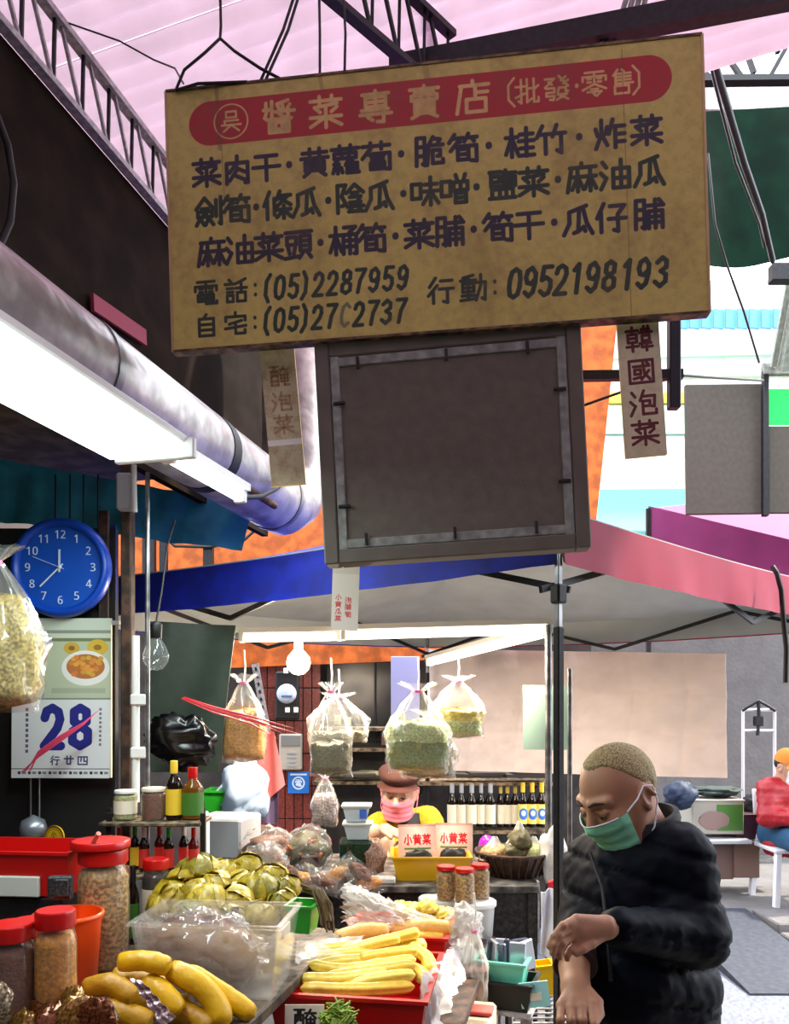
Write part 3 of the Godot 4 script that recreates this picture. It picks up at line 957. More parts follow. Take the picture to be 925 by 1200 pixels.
# ---------------------------------------------------------------- the setting
func setting() -> void:
	var m := mb()
	m.box(Vector3(0, -0.1, -1.2), Vector3(11, 0.2, 9.2))
	struct("floor", m, M.floor, "worn grey concrete market floor")
	m = mb()
	m.box(Vector3(3.6, -0.09, -4.0), Vector3(5.6, 0.2, 3.6))
	struct("floor_road", m, M.road, "pale sunlit road beside the stall")
	m = mb()
	m.box(Vector3(0, 0.0, -9.8), Vector3(14, 0.24, 8.1))
	struct("floor_shop", m, M.greywall, "raised grey floor of the shop behind")
	# stone steps and rubber ramp up to that floor
	var st := thing("stone_step", "pale stone steps up to the grey shop floor", "steps", Vector3(3.0, 0, -5.5))
	for i in 3:
		m = mb(st)
		m.box(Vector3(3.05, 0.02 + 0.025 * i, -4.75 - 0.42 * i), Vector3(1.0, 0.04 + 0.05 * i, 0.40), Basis(), 0.01)
		part("tread", m, M.greywall, st)
	m = mb()
	m.prism([Vector2(0, 0.012), Vector2(0, 0.0), Vector2(1.4, 0.0), Vector2(1.4, 0.125)], 0.58, Transform3D(Basis(Vector3(0, 0, -1), Vector3(0, 1, 0), Vector3(1, 0, 0)), Vector3(2.52, 0.01, -4.42)))
	solo("loading_ramp", "dark blue grey ramp plate leading up to the shop floor", "ramp", m, M.ramp)
	# unseen market walls behind and beside the shopper, added to dim the alley
	m = mb()
	m.box(Vector3(0, 2.2, 3.3), Vector3(11, 4.6, 0.15))
	struct("wall_behind", m, M.farwall)
	m = mb()
	m.box(AL(0.6, -2.75, 1.9), Vector3(0.12, 3.9, 7.0), Basis(Vector3.UP, AYAW))
	struct("wall_left", m, M.farwall)
	m = mb()
	m.box(Vector3(3.6, 2.0, 0.9), Vector3(0.12, 4.2, 4.6))
	struct("wall_right", m, M.farwall)
	# grey wall of the shop at the back right
	m = mb()
	m.box(Vector3(3.2, 1.3, -8.0), Vector3(5.6, 2.5, 0.15))
	struct("wall_rear", m, M.greywall, "plain grey plaster wall behind the seated person")
	# back wall behind the vendor
	m = mb()
	m.box(Vector3(-0.35, 1.15, -5.62), Vector3(3.4, 2.06, 0.12))
	struct("wall_stall", m, M.darkwall, "dark wall behind the vendor")

# ---------------------------------------------------------------- the folding gazebo over the stall
func tent() -> void:
	var c0 := Vector3(0.425, 0, -2.1)
	var l := Vector3(-1.24, 0, -0.84).normalized() * 2.5
	var r := Vector3(0.93, 0, -0.84).normalized() * 2.5
	var cs := [c0, c0 + l, c0 + l + r, c0 + r]
	var eave := 2.105
	var peak := c0 + (l + r) * 0.5 + Vector3(0, 2.46, 0)
	var t := thing("gazebo", "folding market gazebo with blue and pink canopy over the stall", "gazebo", c0)
	var mats: Array = [M.blue, M.blue, M.pink, M.pink]
	for i in 4:
		var a: Vector3 = cs[i] + Vector3(0, eave, 0)
		var b: Vector3 = cs[(i + 1) % 4] + Vector3(0, eave, 0)
		var out := ((a + b) * 0.5 - (c0 + (l + r) * 0.5))
		out.y = 0
		out = out.normalized()
		# roof panel and valance outside, grey coated lining inside
		for side in 2:
			var shift := -0.006 if side == 1 else 0.0
			var m := mb(t)
			var rows := []
			for k in 9:
				var s := k / 8.0
				var row := []
				for j in 13:
					var q := j / 12.0
					var sag := sin(PI * q) * 0.035 * (1.0 - s) + 0.05 * sin(PI * s)
					row.append(a.lerp(b, q).lerp(peak, s) - Vector3(0, sag, 0) + Vector3(0, shift, 0))
				rows.append(row)
			m.grid(rows)
			part("canopy_panel" if side == 0 else "canopy_lining", m, mats[i] if side == 0 else M.lining, t)
			m = mb(t)
			rows = []
			for k in 4:
				var row := []
				for j in 41:
					var q := j / 40.0
					var sag := sin(PI * q) * 0.035
					var wav := 0.006 * sin(q * 31.0 + i) * k / 3.0 + 0.004 * sin(q * 77.0) * k / 3.0
					row.append(a.lerp(b, q) - Vector3(0, sag * 0.7 + 0.145 * k / 3.0 + shift, 0) + out * (wav + 0.012 * k / 3.0 + shift))
				rows.append(row)
			m.grid(rows)
			part("valance" if side == 0 else "valance_lining", m, mats[i] if side == 0 else M.lining, t)
	for i in 4:
		var m := mb(t)
		var p: Vector3 = cs[i]
		m.box(p + Vector3(0, 0.9, 0), Vector3(0.022, 1.8, 0.022), Basis(Vector3.UP, 0.6), 0.003)
		part("pole", m, M.darksteel, t)
		m = mb(t)
		m.box(p + Vector3(0, 1.94, 0), Vector3(0.016, 0.34, 0.016), Basis(Vector3.UP, 0.6), 0.002)
		part("pole_extension", m, M.steel, t)
		m = mb(t)
		m.box(p + Vector3(0, 1.885, 0), Vector3(0.034, 0.05, 0.034), Basis(Vector3.UP, 0.6), 0.005)
		part("pole_bracket", m, M.black, t)
		m = mb(t)
		m.box(p + Vector3(0, 0.01, 0), Vector3(0.09, 0.012, 0.09), Basis(), 0.003)
		part("foot_plate", m, M.steel, t)
		# scissor bars along both sides
		var e: Vector3 = cs[(i + 1) % 4]
		for k in 4:
			var p0 := p.lerp(e, k / 4.0)
			var p1 := p.lerp(e, (k + 1) / 4.0)
			var y0 := 1.90 if k % 2 == 0 else 2.07
			var y1 := 2.07 if k % 2 == 0 else 1.90
			m = mb(t)
			var inw := (c0 + (l + r) * 0.5 - (p + e) * 0.5).normalized() * 0.05
			m.bar(p0 + inw + Vector3(0, y0, 0), p1 + inw + Vector3(0, y1, 0), 0.010, 0.018)
			part("scissor_bar", m, M.darksteel, t)
	# a hooked cable over the pink valance, a second gazebo just beyond
	var hook := mb()
	hook.tube([P(906, 664, 2.86), P(911, 672, 2.84), P(916, 692, 2.83), P(918, 720, 2.83), P(922, 760, 2.83), P(921, 800, 2.83)], 0.009, 6)
	solo("looped_cord", "black cord hooked over the pink valance", "cord", hook, M.wire)
	var t2 := thing("gazebo_purple", "purple canopy of a second gazebo beyond the pink one", "gazebo", P(1010, 1100, 5.2))
	var m2 := mb(t2)
	var q0 := P(760, 596, 5.6)
	var q1 := P(1060, 668, 5.0)
	sheet(m2, q0 + Vector3(0, 0.02, 0), q1 + Vector3(0, 0.02, 0), q1 - Vector3(0, 0.24, 0), q0 - Vector3(0, 0.24, 0), 20, 3, func(s, q): return 0.012 * sin(s * 40.0) * q, 0.004)
	part("valance", m2, M.purple, t2)
	m2 = mb(t2)
	sheet(m2, P(860, 585, 6.6), P(1100, 600, 6.4), q1, q0, 8, 4, func(s, q): return 0.0, 0.004)
	part("canopy_panel", m2, M.purple, t2)
	for q in [q0, P(1100, 600, 6.4)]:
		m2 = mb(t2)
		m2.box(Vector3(q.x, q.y * 0.5, q.z), Vector3(0.03, q.y, 0.03))
		part("pole", m2, M.darksteel, t2)

# ---------------------------------------------------------------- corrugated roof, trusses, beams, wires
func roof_works() -> void:
	var ry := func(b: float) -> float: return 3.50 + 0.14 * (b + 1.38)
	var corr := func(m: MB, a0: float, a1: float, b0: float, b1: float, lift: float) -> void:
		var n := int((a1 - a0) / 0.0095)
		var rows := []
		for i in n + 1:
			var a := lerpf(a0, a1, float(i) / n)
			var row := []
			for j in 2:
				var b: float = [b0, b1][j]
				row.append(AL(a, b, float(ry.call(b)) + 0.015 * cos(a * TAU / 0.076) + lift))
			rows.append(row)
		m.grid(rows)
	var roof := thing("ceiling", "", "roof", AL(1.0, 0.0, 3.6))
	roof.remove_meta("category")
	roof.set_meta("kind", "structure")
	roof.set_meta("label", "pale pinkish translucent corrugated roof over the alley")
	for k in 8:
		var m := mb(roof)
		corr.call(m, -3.76 + k * 0.836, -3.76 + (k + 1) * 0.836 + 0.03, -3.0, -0.44, 0.0 if k % 2 else 0.004)
		part("roof_sheet", m, M.roof, roof)
		m = mb(roof)
		corr.call(m, -3.76 + k * 0.836, -3.76 + (k + 1) * 0.836 + 0.03, -0.46, 3.4, 0.014 if k % 2 else 0.018)
		part("roof_sheet", m, M.roof, roof)
	# trusses
	var m: MB
	truss("light grey zigzag roof truss above the brown fascia", AL(0.4, -1.38, 3.26), AL(3.1, -1.38, 3.26), 0.19, 21, M.whitesteel, M.whitesteel)
	var d0 := P(390, 0, 2.07)
	var d1 := P(478, 75, 2.28)
	truss("dark steel roof truss running behind the red banner sign", d0 + (d0 - d1) * 2.0, d1 + (d1 - d0) * 0.7, 0.2, 10, M.darksteel, M.darksteel)
	m = mb()
	m.bar(AL(2.33, -0.55, 3.47), AL(2.33, 2.2, 3.50), 0.045, 0.06)
	solo("roof_beam", "dark steel roof beam crossing above the sign", "beam", m, M.darksteel)
	# the open end of the roof at the right: two beams with struts between them
	var t := thing("roof_beam", "black lattice beam with slanting struts against the sky", "beam", P(900, 95, 4.2))
	m = mb(t)
	m.bar(P(640, 97, 4.2), P(1080, 92, 4.2), 0.05, 0.03)
	part("chord", m, M.black, t)
	m = mb(t)
	m.bar(P(640, 42, 4.2), P(1080, 36, 4.2), 0.05, 0.03)
	part("chord", m, M.black, t)
	for q in [[836, 42, 872, 95], [925, 50, 900, 95], [868, 42, 884, 86], [905, 0, 912, 62], [780, 44, 836, 95]]:
		m = mb(t)
		m.bar(P(q[0], q[1], 4.2), P(q[2], q[3], 4.2), 0.022)
		part("strut", m, M.black, t)
	# a stay rod bundle from the roof down to the lamp channel at the right
	m = mb()
	m.tube([P(800, -20, 2.6), P(838, 75, 2.9), P(872, 190, 3.3), P(893, 250, 3.6), P(906, 306, 3.9)], 0.014, 6)
	solo("stay_rod", "dark stay rod slanting down past the green tarpaulin", "rod", m, M.darksteel)
	m = mb()
	m.tube([P(812, -10, 2.6), P(840, 105, 2.9), P(862, 190, 3.2), P(890, 262, 3.6), P(896, 290, 3.8)], 0.006, 6)
	solo("loose_wire", "thin grey wire hanging along the stay rod", "wire", m, M.darksteel)
	m = mb()
	m.tube([P(830, 180, 3.4), P(838, 262, 3.4), P(852, 310, 3.5), P(872, 365, 3.6), P(890, 425, 3.8)], 0.005, 5)
	solo("loose_wire", "thin black wire crossing the bright gap beside the sign", "wire", m, M.wire)
	# what the big sign hangs from
	for q in [[[258, -10, 1.95], [259, 30, 1.94], [258, 45, 1.93], [240, 62, 1.92], [216, 82, 1.93], [206, 106, 1.94]], [[258, 45, 1.93], [275, 60, 1.92], [305, 80, 1.92], [328, 92, 1.93]], [[350, -20, 1.95], [332, 35, 1.93], [305, 96, 1.93]], [[355, -20, 1.95], [338, 35, 1.93], [311, 95, 1.93]], [[374, -20, 1.95], [375, 40, 1.92], [375, 88, 1.92]], [[402, -20, 1.95], [405, 40, 1.92], [404, 85, 1.92]], [[206, 106, 1.94], [232, 98, 1.93], [262, 97, 1.93], [290, 96, 1.93]]]:
		m = mb()
		m.tube(q.map(func(w): return P(w[0], w[1], w[2])), 0.0035, 6)
		solo("hanging_wire", "black wire that the big sign hangs from", "wire", m, M.wire, "wires holding the big sign")
	m = mb()
	m.tube([P(60, 20, 2.2), P(140, 48, 2.25), P(180, 70, 2.25), P(205, 80, 2.2), P(215, 98, 2.0)], 0.0025, 5)
	solo("clothes_line", "thin dusty cord strung under the pale roof", "cord", m, M.darksteel)  # a plain cord strung under the roof
	# a bundle of pale strapping tied to the beam
	m = mb()
	for k in 4:
		m.tube([P(760 - k * 7, -15, 2.28), P(752 - k * 8, 18, 2.27), P(728 - k * 9, 48 + k * 3, 2.26)], 0.008, 5)
	solo("strapping", "bundle of grey strapping tied to the roof beam", "strap", m, M.aluminium)

func truss(label: String, a: Vector3, b: Vector3, hh: float, n: int, ma: Material, mw: Material) -> void:
	var t := thing("roof_truss", label, "truss", (a + b) * 0.5)
	var up := Vector3(0, hh, 0)
	for k in 2:
		var m := mb(t)
		m.bar(a + up * k, b + up * k, 0.03, 0.018)
		part("chord", m, ma, t)
	for i in n:
		var p := a.lerp(b, float(i) / n)
		var q := a.lerp(b, (i + 0.75) / n)
		var m := mb(t)
		m.bar(p + up, q, 0.009)
		part("web_bar", m, mw, t)
		m = mb(t)
		m.bar(q, a.lerp(b, (i + 0.8) / n) + up, 0.009)
		part("web_bar", m, M.darksteel, t)

# ---------------------------------------------------------------- the stall on the left: duct, banner, clock, calendar
func left_stall() -> void:
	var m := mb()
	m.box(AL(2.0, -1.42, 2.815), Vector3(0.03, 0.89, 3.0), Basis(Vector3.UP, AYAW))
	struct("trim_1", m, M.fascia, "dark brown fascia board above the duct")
	m = mb()
	m.box(AL(1.3, -2.1, 2.56), Vector3(1.3, 0.03, 3.6), Basis(Vector3.UP, AYAW))
	struct("ceiling_stall", m, M.ply, "plywood ceiling of the left stall")
	m = mb()
	m.bar(P(108, 354, 2.36), P(170, 396, 2.65), 0.012, 0.05)
	solo("pink_strip", "faded pink strip fixed on the brown fascia above the duct", "strip", m, mk(Color(0.55, 0.20, 0.28), 0.8))
	# galvanised duct
	var t := thing("exhaust_duct", "large round galvanised duct running along above the fluorescent lamp", "duct", AL(2.0, -1.11, 2.24))
	m = mb(t)
	var path := []
	for i in 21:
		path.append(AL(0.5 + 2.32 * i / 20.0, -1.11, 2.358))
	m.tube(path, 0.115, 28)
	part("pipe", m, M.duct, t)
	m = mb(t)
	m.tube([AL(2.82, -1.11, 2.358), AL(2.90, -1.11, 2.362), AL(2.98, -1.105, 2.40), AL(3.02, -1.10, 2.48), AL(3.03, -1.10, 2.60), AL(3.03, -1.10, 3.3)], [0.117, 0.12, 0.125, 0.13, 0.132, 0.132], 24)
	part("elbow", m, M.duct, t)
	for a in [0.9, 1.62, 2.81]:
		m = mb(t)
		m.tube([AL(a - 0.012, -1.11, 2.358), AL(a + 0.012, -1.11, 2.358)], 0.1185, 28)
		part("seam_band", m, M.steel, t)
	m = mb(t)
	m.tube([AL(2.22, -1.11, 2.358), AL(2.27, -1.11, 2.358)], 0.1175, 28)
	part("strap", m, M.darksteel, t, "dark strap round the duct")
	m = mb(t)
	m.tube([AL(1.7, -1.02, 2.275), AL(2.6, -1.02, 2.275)], 0.012, 8)
	part("rusty_seam", m, M.rust, t)
	m = mb()
	m.tube([P(270, 578, 2.36), P(285, 583, 2.4), P(305, 582, 2.5), P(322, 574, 2.6), P(336, 562, 2.8)], 0.008, 7)
	solo("power_cable", "black cable looping from the lamp end to the duct", "cable", m, M.wire)
	m = mb()
	m.tube([P(-6, 130, 1.75), P(9, 170, 1.78), P(16, 215, 1.8), P(12, 260, 1.8), P(-4, 296, 1.78)], 0.008, 7)
	solo("power_cable", "black cable bowing across the brown fascia", "cable", m, M.wire)
	# teal banner
	m = mb()
	sheet(m, P(-90, 522, 2.80), P(297, 592, 3.18), P(284, 645, 3.18), P(-90, 600, 2.80), 30, 6, func(s, q): return 0.02 * sin(s * 23.0) * q + 0.01 * sin(s * 61.0 + q * 3.0), 0.003)
	solo("teal_banner", "faded teal tarpaulin banner hanging behind the blue clock", "banner", m, M.teal)
	for u in [65, 82, 98, 115]:
		m = mb()
		m.tube([P(u, 556, 2.62), P(u, 640, 2.62)], 0.0028, 5)
		solo("hanging_wire_rod", "thin black wire in front of the teal banner", "wire", m, M.wire, "wires above the clock")
	# partition that carries the clock and the calendar
	m = mb()
	m.box(Vector3((P(-260, 0, 2.6).x + P(137, 0, 2.6).x) / 2, 1.08, -2.6), Vector3(P(137, 0, 2.6).x - P(-260, 0, 2.6).x, 2.16, 0.03))
	struct("wall_partition", m, M.blackpaint, "black painted partition at the left stall")
	m = mb()
	m.box(P(122, 700, 2.57) - Vector3(0, 0.1, 0), Vector3(0.03, 0.75, 0.015), Basis(), 0.002)
	solo("wood_batten", "reddish brown wooden batten beside the clock", "batten", m, M.wood)
	m = mb()
	m.box(P(133, 730, 2.56), Vector3(0.045, 0.012, 0.03))
	solo("small_ledge", "small grey ledge between clock and post", "ledge", m, M.greyplastic)
	m = mb()
	m.box(P(131, 660, 2.59), Vector3(0.028, 0.24, 0.006))
	solo("blue_strip", "dark blue strip of board right of the clock", "board", m, M.blue)
	# posts
	m = mb()
	m.box(Vector3(P(150, 0, 2.5).x, 1.22, -2.5), Vector3(0.032, 2.44, 0.045), Basis(), 0.004)
	solo("wood_post", "dark wooden post of the left stall", "post", m, M.wood)
	m = mb()
	m.tube([Vector3(P(173, 0, 2.45).x, 0.0, -2.45), Vector3(P(173, 0, 2.45).x, 2.30, -2.45)], 0.0075, 8)
	solo("steel_pole", "thin shiny steel pole in front of the wooden post", "pole", m, M.steel)
	t = thing("cable_conduit", "white plastic conduit with two joint boxes on the post", "conduit", P(159, 935, 2.46))
	m = mb(t)
	m.tube([P(159, 940, 2.46), P(159, 745, 2.46)], 0.012, 10)
	part("pipe", m, M.whiteplastic, t)
	for v in [820, 882]:
		m = mb(t)
		m.box(P(164, v, 2.46), Vector3(0.05, 0.034, 0.035), Basis(), 0.004)
		part("joint_box", m, M.whiteplastic, t)
	t = thing("switch_box", "grey electrical box with a white tube on the post top", "box", P(150, 600, 2.44))
	m = mb(t)
	m.box(P(147, 577, 2.44), Vector3(0.045, 0.11, 0.04), Basis(), 0.005)
	part("case", m, M.greyplastic, t)
	m = mb(t)
	m.tube([P(158, 600, 2.42), P(157, 545, 2.42)], 0.008, 8)
	part("tube", m, M.whiteplastic, t)
	# unlit clear bulb
	t = thing("clear_bulb", "unlit clear glass light bulb hanging beside the post", "light bulb", P(182, 790, 2.38))
	m = mb(t)
	m.lathe([Vector2(0.0, -0.045), Vector2(0.02, -0.040), Vector2(0.036, -0.018), Vector2(0.038, 0.0), Vector2(0.03, 0.024), Vector2(0.016, 0.045), Vector2(0.014, 0.055)], P(183, 768, 2.38), 18)
	part("glass", m, M.glass, t)
	m = mb(t)
	m.lathe([Vector2(0.0, 0.05), Vector2(0.016, 0.05), Vector2(0.018, 0.09), Vector2(0.008, 0.1), Vector2(0.0, 0.1)], P(183, 768, 2.38), 12)
	part("socket", m, M.black, t)
	m = mb(t)
	m.tube([P(183, 730, 2.38), P(190, 690, 2.40), P(196, 640, 2.45), P(205, 610, 2.5)], 0.003, 6)
	part("wire", m, M.wire, t)
	# greenish sheet with holes and a black bag in front
	m = mb()
	sheet(m, P(172, 728, 2.95), P(277, 733, 2.95), P(256, 905, 2.95), P(172, 905, 2.95), 10, 10, func(s, q): return 0.012 * sin(s * 7.0 + q * 3.0), 0.004)
	solo("green_sheet", "dark grey green plastic sheet hung behind the sauce bottles", "plastic sheet", m, mk(Color(0.27, 0.33, 0.29), 0.4, 0, M.g6, 3.0))
	m = mb()
	blob(m, P(212, 868, 2.72), Vector3(0.115, 0.085, 0.05), 0.22, 3, 2.6, Basis(Vector3(0, 0, 1), -0.45), 24, 16)
	solo("black_bag", "crumpled black plastic bag below the green sheet", "bag", m, mk(Color(0.03, 0.035, 0.05), 0.25))
	# red ribbons of plastic string
	t = thing("plastic_string", "bunch of red plastic string stretched in front of the green sheet", "string", P(280, 850, 2.3))
	for k in 6:
		m = mb(t)
		var dy := rng.randf_range(-4, 4)
		m.tube([P(213 + k, 818 + dy * 0.3, 2.32), P(250, 832 + dy, 2.3), P(295, 845 + dy * 1.4, 2.3), P(325 + k * 5, 860 + dy * 2.0, 2.28)], [0.002, 0.006, 0.006, 0.001], 6, true, 0.4)
		part("strand", m, mk(Color(0.85, 0.12, 0.20), 0.35), t)
	clock()
	calendar()
	# yellow noodles in a clear bag, very near the clock
	bag("noodle_bag", "clear bag of yellow dried noodles hanging left of the calendar", P(-8, 640, 2.05), 0.125, 0.42, 0.06, M.noodle, 1.35, "", 21)
	bag("noodle_bag", "clear bag of yellow noodles half out of sight at the edge", P(-70, 690, 2.24), 0.075, 0.34, 0.05, M.noodle, 1.2, "", 22)
	# round hanging lid and emblem badge on the black partition
	t = thing("hanging_ladle", "round silver ladle hanging by its thin handle on the black partition", "ladle", P(39, 985, 2.5))
	m = mb(t)
	m.lathe([Vector2(0.0, -0.05), Vector2(0.022, -0.046), Vector2(0.037, -0.03), Vector2(0.04, -0.008), Vector2(0.034, 0.012), Vector2(0.0, 0.03)], P(39, 966, 2.52), 18)
	part("bowl", m, mk(Color(0.72, 0.76, 0.8), 0.35, 0.7), t)
	for u in [36, 46]:
		m = mb(t)
		m.tube([P(u, 958, 2.53), P(u, 905, 2.55)], 0.003, 6)
		part("handle", m, M.steel, t)
	var cv := Canvas.new(128, 128, Color(0.75, 0.62, 0.06))
	cv.ring(Vector2(64, 64), 58, 8, Color(0.35, 0.10, 0.06))
	cv.ring(Vector2(64, 64), 46, 4, Color(0.45, 0.30, 0.05))
	glyph(cv, "小", Vector2(64, 46), Vector2(34, 30), 5, Color(0.35, 0.24, 0.04))
	glyph(cv, "菜", Vector2(64, 84), Vector2(40, 32), 4, Color(0.35, 0.24, 0.04))
	m = mb()
	var ctr := P(63, 982, 2.5)
	var ring := []
	for j in 24:
		ring.append(ctr + Vector3(cos(TAU * j / 24) * 0.031, sin(TAU * j / 24) * 0.038, 0))
	for j in 24:
		var a: Vector3 = ring[j]
		var b: Vector3 = ring[(j + 1) % 24]
		m.tri(ctr, a, b, Vector3.BACK, Vector3.BACK, Vector3.BACK, Vector2(0.5, 0.5), Vector2(0.5 + (a.x - ctr.x) / 0.062, 0.5 - (a.y - ctr.y) / 0.076), Vector2(0.5 + (b.x - ctr.x) / 0.062, 0.5 - (b.y - ctr.y) / 0.076))
		m.quad(a, b, b - Vector3(0, 0, 0.008), a - Vector3(0, 0, 0.008), a - ctr)
	solo("round_badge", "round yellow badge with dark red rim on the black partition", "badge", m, print_mat(cv, 0.4))

func clock() -> void:
	var c := P(68, 664, 2.5)
	var t := thing("wall_clock", "round bright blue wall clock with white numerals", "clock", c - Vector3(0, 0.155, 0))
	var bl := mk(Color(0.02, 0.27, 0.72), 0.35)
	var up := Basis(Vector3.RIGHT, PI / 2)   # lathe axis towards the camera
	var m := mb(t)
	m.lathe([Vector2(0.0, -0.05), Vector2(0.15, -0.05), Vector2(0.15, -0.05), Vector2(0.156, -0.03), Vector2(0.152, -0.008), Vector2(0.142, 0.0), Vector2(0.132, -0.004), Vector2(0.126, -0.016)], c, 48, up)
	part("case", m, bl, t)
	m = mb(t)
	m.lathe([Vector2(0.128, -0.018), Vector2(0.0, -0.0178)], c, 48, up)
	part("dial", m, mk(Color(0.02, 0.32, 0.76), 0.45), t)
	var white := mk(Color(0.85, 0.92, 0.98), 0.5)
	var font := SystemFont.new()
	font.font_names = PackedStringArray(["Droid Sans"])
	for k in range(1, 13):
		var tm := TextMesh.new()
		tm.font = font
		tm.text = str(k)
		tm.font_size = 32
		tm.pixel_size = 0.00105
		tm.depth = 0.0015
		var o := part("numeral", tm, white, t)
		var g := TAU * k / 12.0
		o.position = Vector3(sin(g) * 0.102, cos(g) * 0.102, -0.0165) + c - t.position
	for h in [[0.055, 0.0, 0.006], [0.085, 3.93, 0.0045], [0.09, 3.96 + PI * 0.36, 0.0015]]:
		m = mb(t)
		var dir := Vector3(sin(h[1]), cos(h[1]), 0)
		m.bar(c + Vector3(0, 0, -0.010) - dir * 0.015, c + Vector3(0, 0, -0.010) + dir * h[0], h[2], 0.0015, Vector3.BACK)
		part("hand", m, white, t)
	m = mb(t)
	m.lathe([Vector2(0.0, -0.015), Vector2(0.006, -0.015), Vector2(0.006, -0.007), Vector2(0.0, -0.006)], c, 12, up)
	part("hub", m, white, t)

func calendar() -> void:
	var w := 0.31
	var h := 0.50
	var c := P(72, 818, 2.54)
	var t := thing("tear_off_calendar", "paper tear-off calendar with large blue 28 below the clock", "calendar", c - Vector3(0, h / 2, 0))
	var cv := Canvas.new(496, 800, Color(0.88, 0.90, 0.90))
	# upper leaf: food picture; lower leaf: the day
	cv.rect(0, 0, 496, 60, Color(0.80, 0.84, 0.78))
	cv.rect(0, 60, 496, 76, Color(0.56, 0.60, 0.54))
	cv.rect(0, 76, 496, 100, Color(0.82, 0.85, 0.76))
	cv.rect(0, 100, 496, 116, Color(0.46, 0.52, 0.36))
	cv.rect(0, 116, 496, 400, Color(0.74, 0.78, 0.66))
	cv.disc(Vector2(300, 150), Vector2(40, 30), Color(0.80, 0.66, 0.25))
	cv.disc(Vector2(300, 150), Vector2(16, 12), Color(0.55, 0.40, 0.15))
	cv.disc(Vector2(430, 146), Vector2(52, 40), Color(0.84, 0.70, 0.24))
	cv.disc(Vector2(430, 146), Vector2(20, 14), Color(0.6, 0.44, 0.16))
	cv.disc(Vector2(370, 250), Vector2(120, 88), Color(0.92, 0.92, 0.90))
	cv.disc(Vector2(370, 242), Vector2(96, 62), Color(0.72, 0.44, 0.22))
	for k in 26:
		cv.disc(Vector2(370 + rng.randf_range(-80, 80), 240 + rng.randf_range(-46, 46)), Vector2(14, 11), Color(0.80 + rng.randf() * 0.12, 0.48 + rng.randf() * 0.2, 0.24))
	cv.rect(200, 350, 470, 376, Color(0.66, 0.70, 0.60))
	cv.rect(0, 400, 496, 408, Color(0.5, 0.54, 0.5))
	var blue := Color(0.12, 0.14, 0.52)
	# numerals cut fat, as printed
	glyph(cv, "2", Vector2(205, 545), Vector2(120, 190), 44, blue)
	glyph(cv, "8", Vector2(345, 545), Vector2(120, 190), 44, blue)
	for k in 9:
		cv.rect(70, 450 + k * 26, 84, 466 + k * 26, Color(0.35, 0.37, 0.45))
		cv.rect(440, 450 + k * 22, 452, 463 + k * 22, Color(0.45, 0.47, 0.52))
	glyph(cv, "四", Vector2(360, 712), Vector2(50, 44), 7, Color(0.2, 0.22, 0.4))
	glyph(cv, "廿", Vector2(290, 712), Vector2(44, 44), 7, Color(0.2, 0.22, 0.4))
	glyph(cv, "行", Vector2(220, 712), Vector2(44, 44), 6, Color(0.2, 0.22, 0.4))
	cv.rect(0, 752, 496, 756, Color(0.3, 0.32, 0.36))
	for k in 9:
		cv.disc(Vector2(40 + k * 52, 774), Vector2(8, 8), Color(0.2, 0.2, 0.26))
		cv.rect(54 + k * 52, 768, 74 + k * 52, 780, Color(0.5, 0.5, 0.54))
	var m := mb(t)
	m.box(c - Vector3(0, 0, 0.008), Vector3(w, h, 0.008))
	part("pad", m, M.paper, t)
	m = mb(t)
	var rows := []
	for i in 13:
		var row := []
		for j in 9:
			row.append(c + Vector3((j / 8.0 - 0.5) * w, (0.5 - i / 12.0) * h, 0.001 + 0.010 * pow(i / 12.0, 3.0) * (0.4 + j / 8.0)))
		rows.append(row)
	m.grid(rows)
	part("leaf", m, print_mat(cv, 0.75), t)
	# pink tinsel string tied across it
	var s := thing("pink_string", "bunch of pink plastic string hanging across the calendar", "string", P(60, 905, 2.44))
	for k in 7:
		m = mb(s)
		var e := rng.randf_range(-6, 6)
		m.tube([P(116, 832, 2.46), P(98, 848 + e * 0.4, 2.44), P(70, 866 + e, 2.43), P(45, 884 + e, 2.43), P(24 + k * 2, 904 + e * 0.6, 2.43)], [0.001, 0.004, 0.008, 0.006, 0.003], 6, true, 0.4)
		part("strand", m, mk(Color(0.90, 0.30, 0.45), 0.35), s)

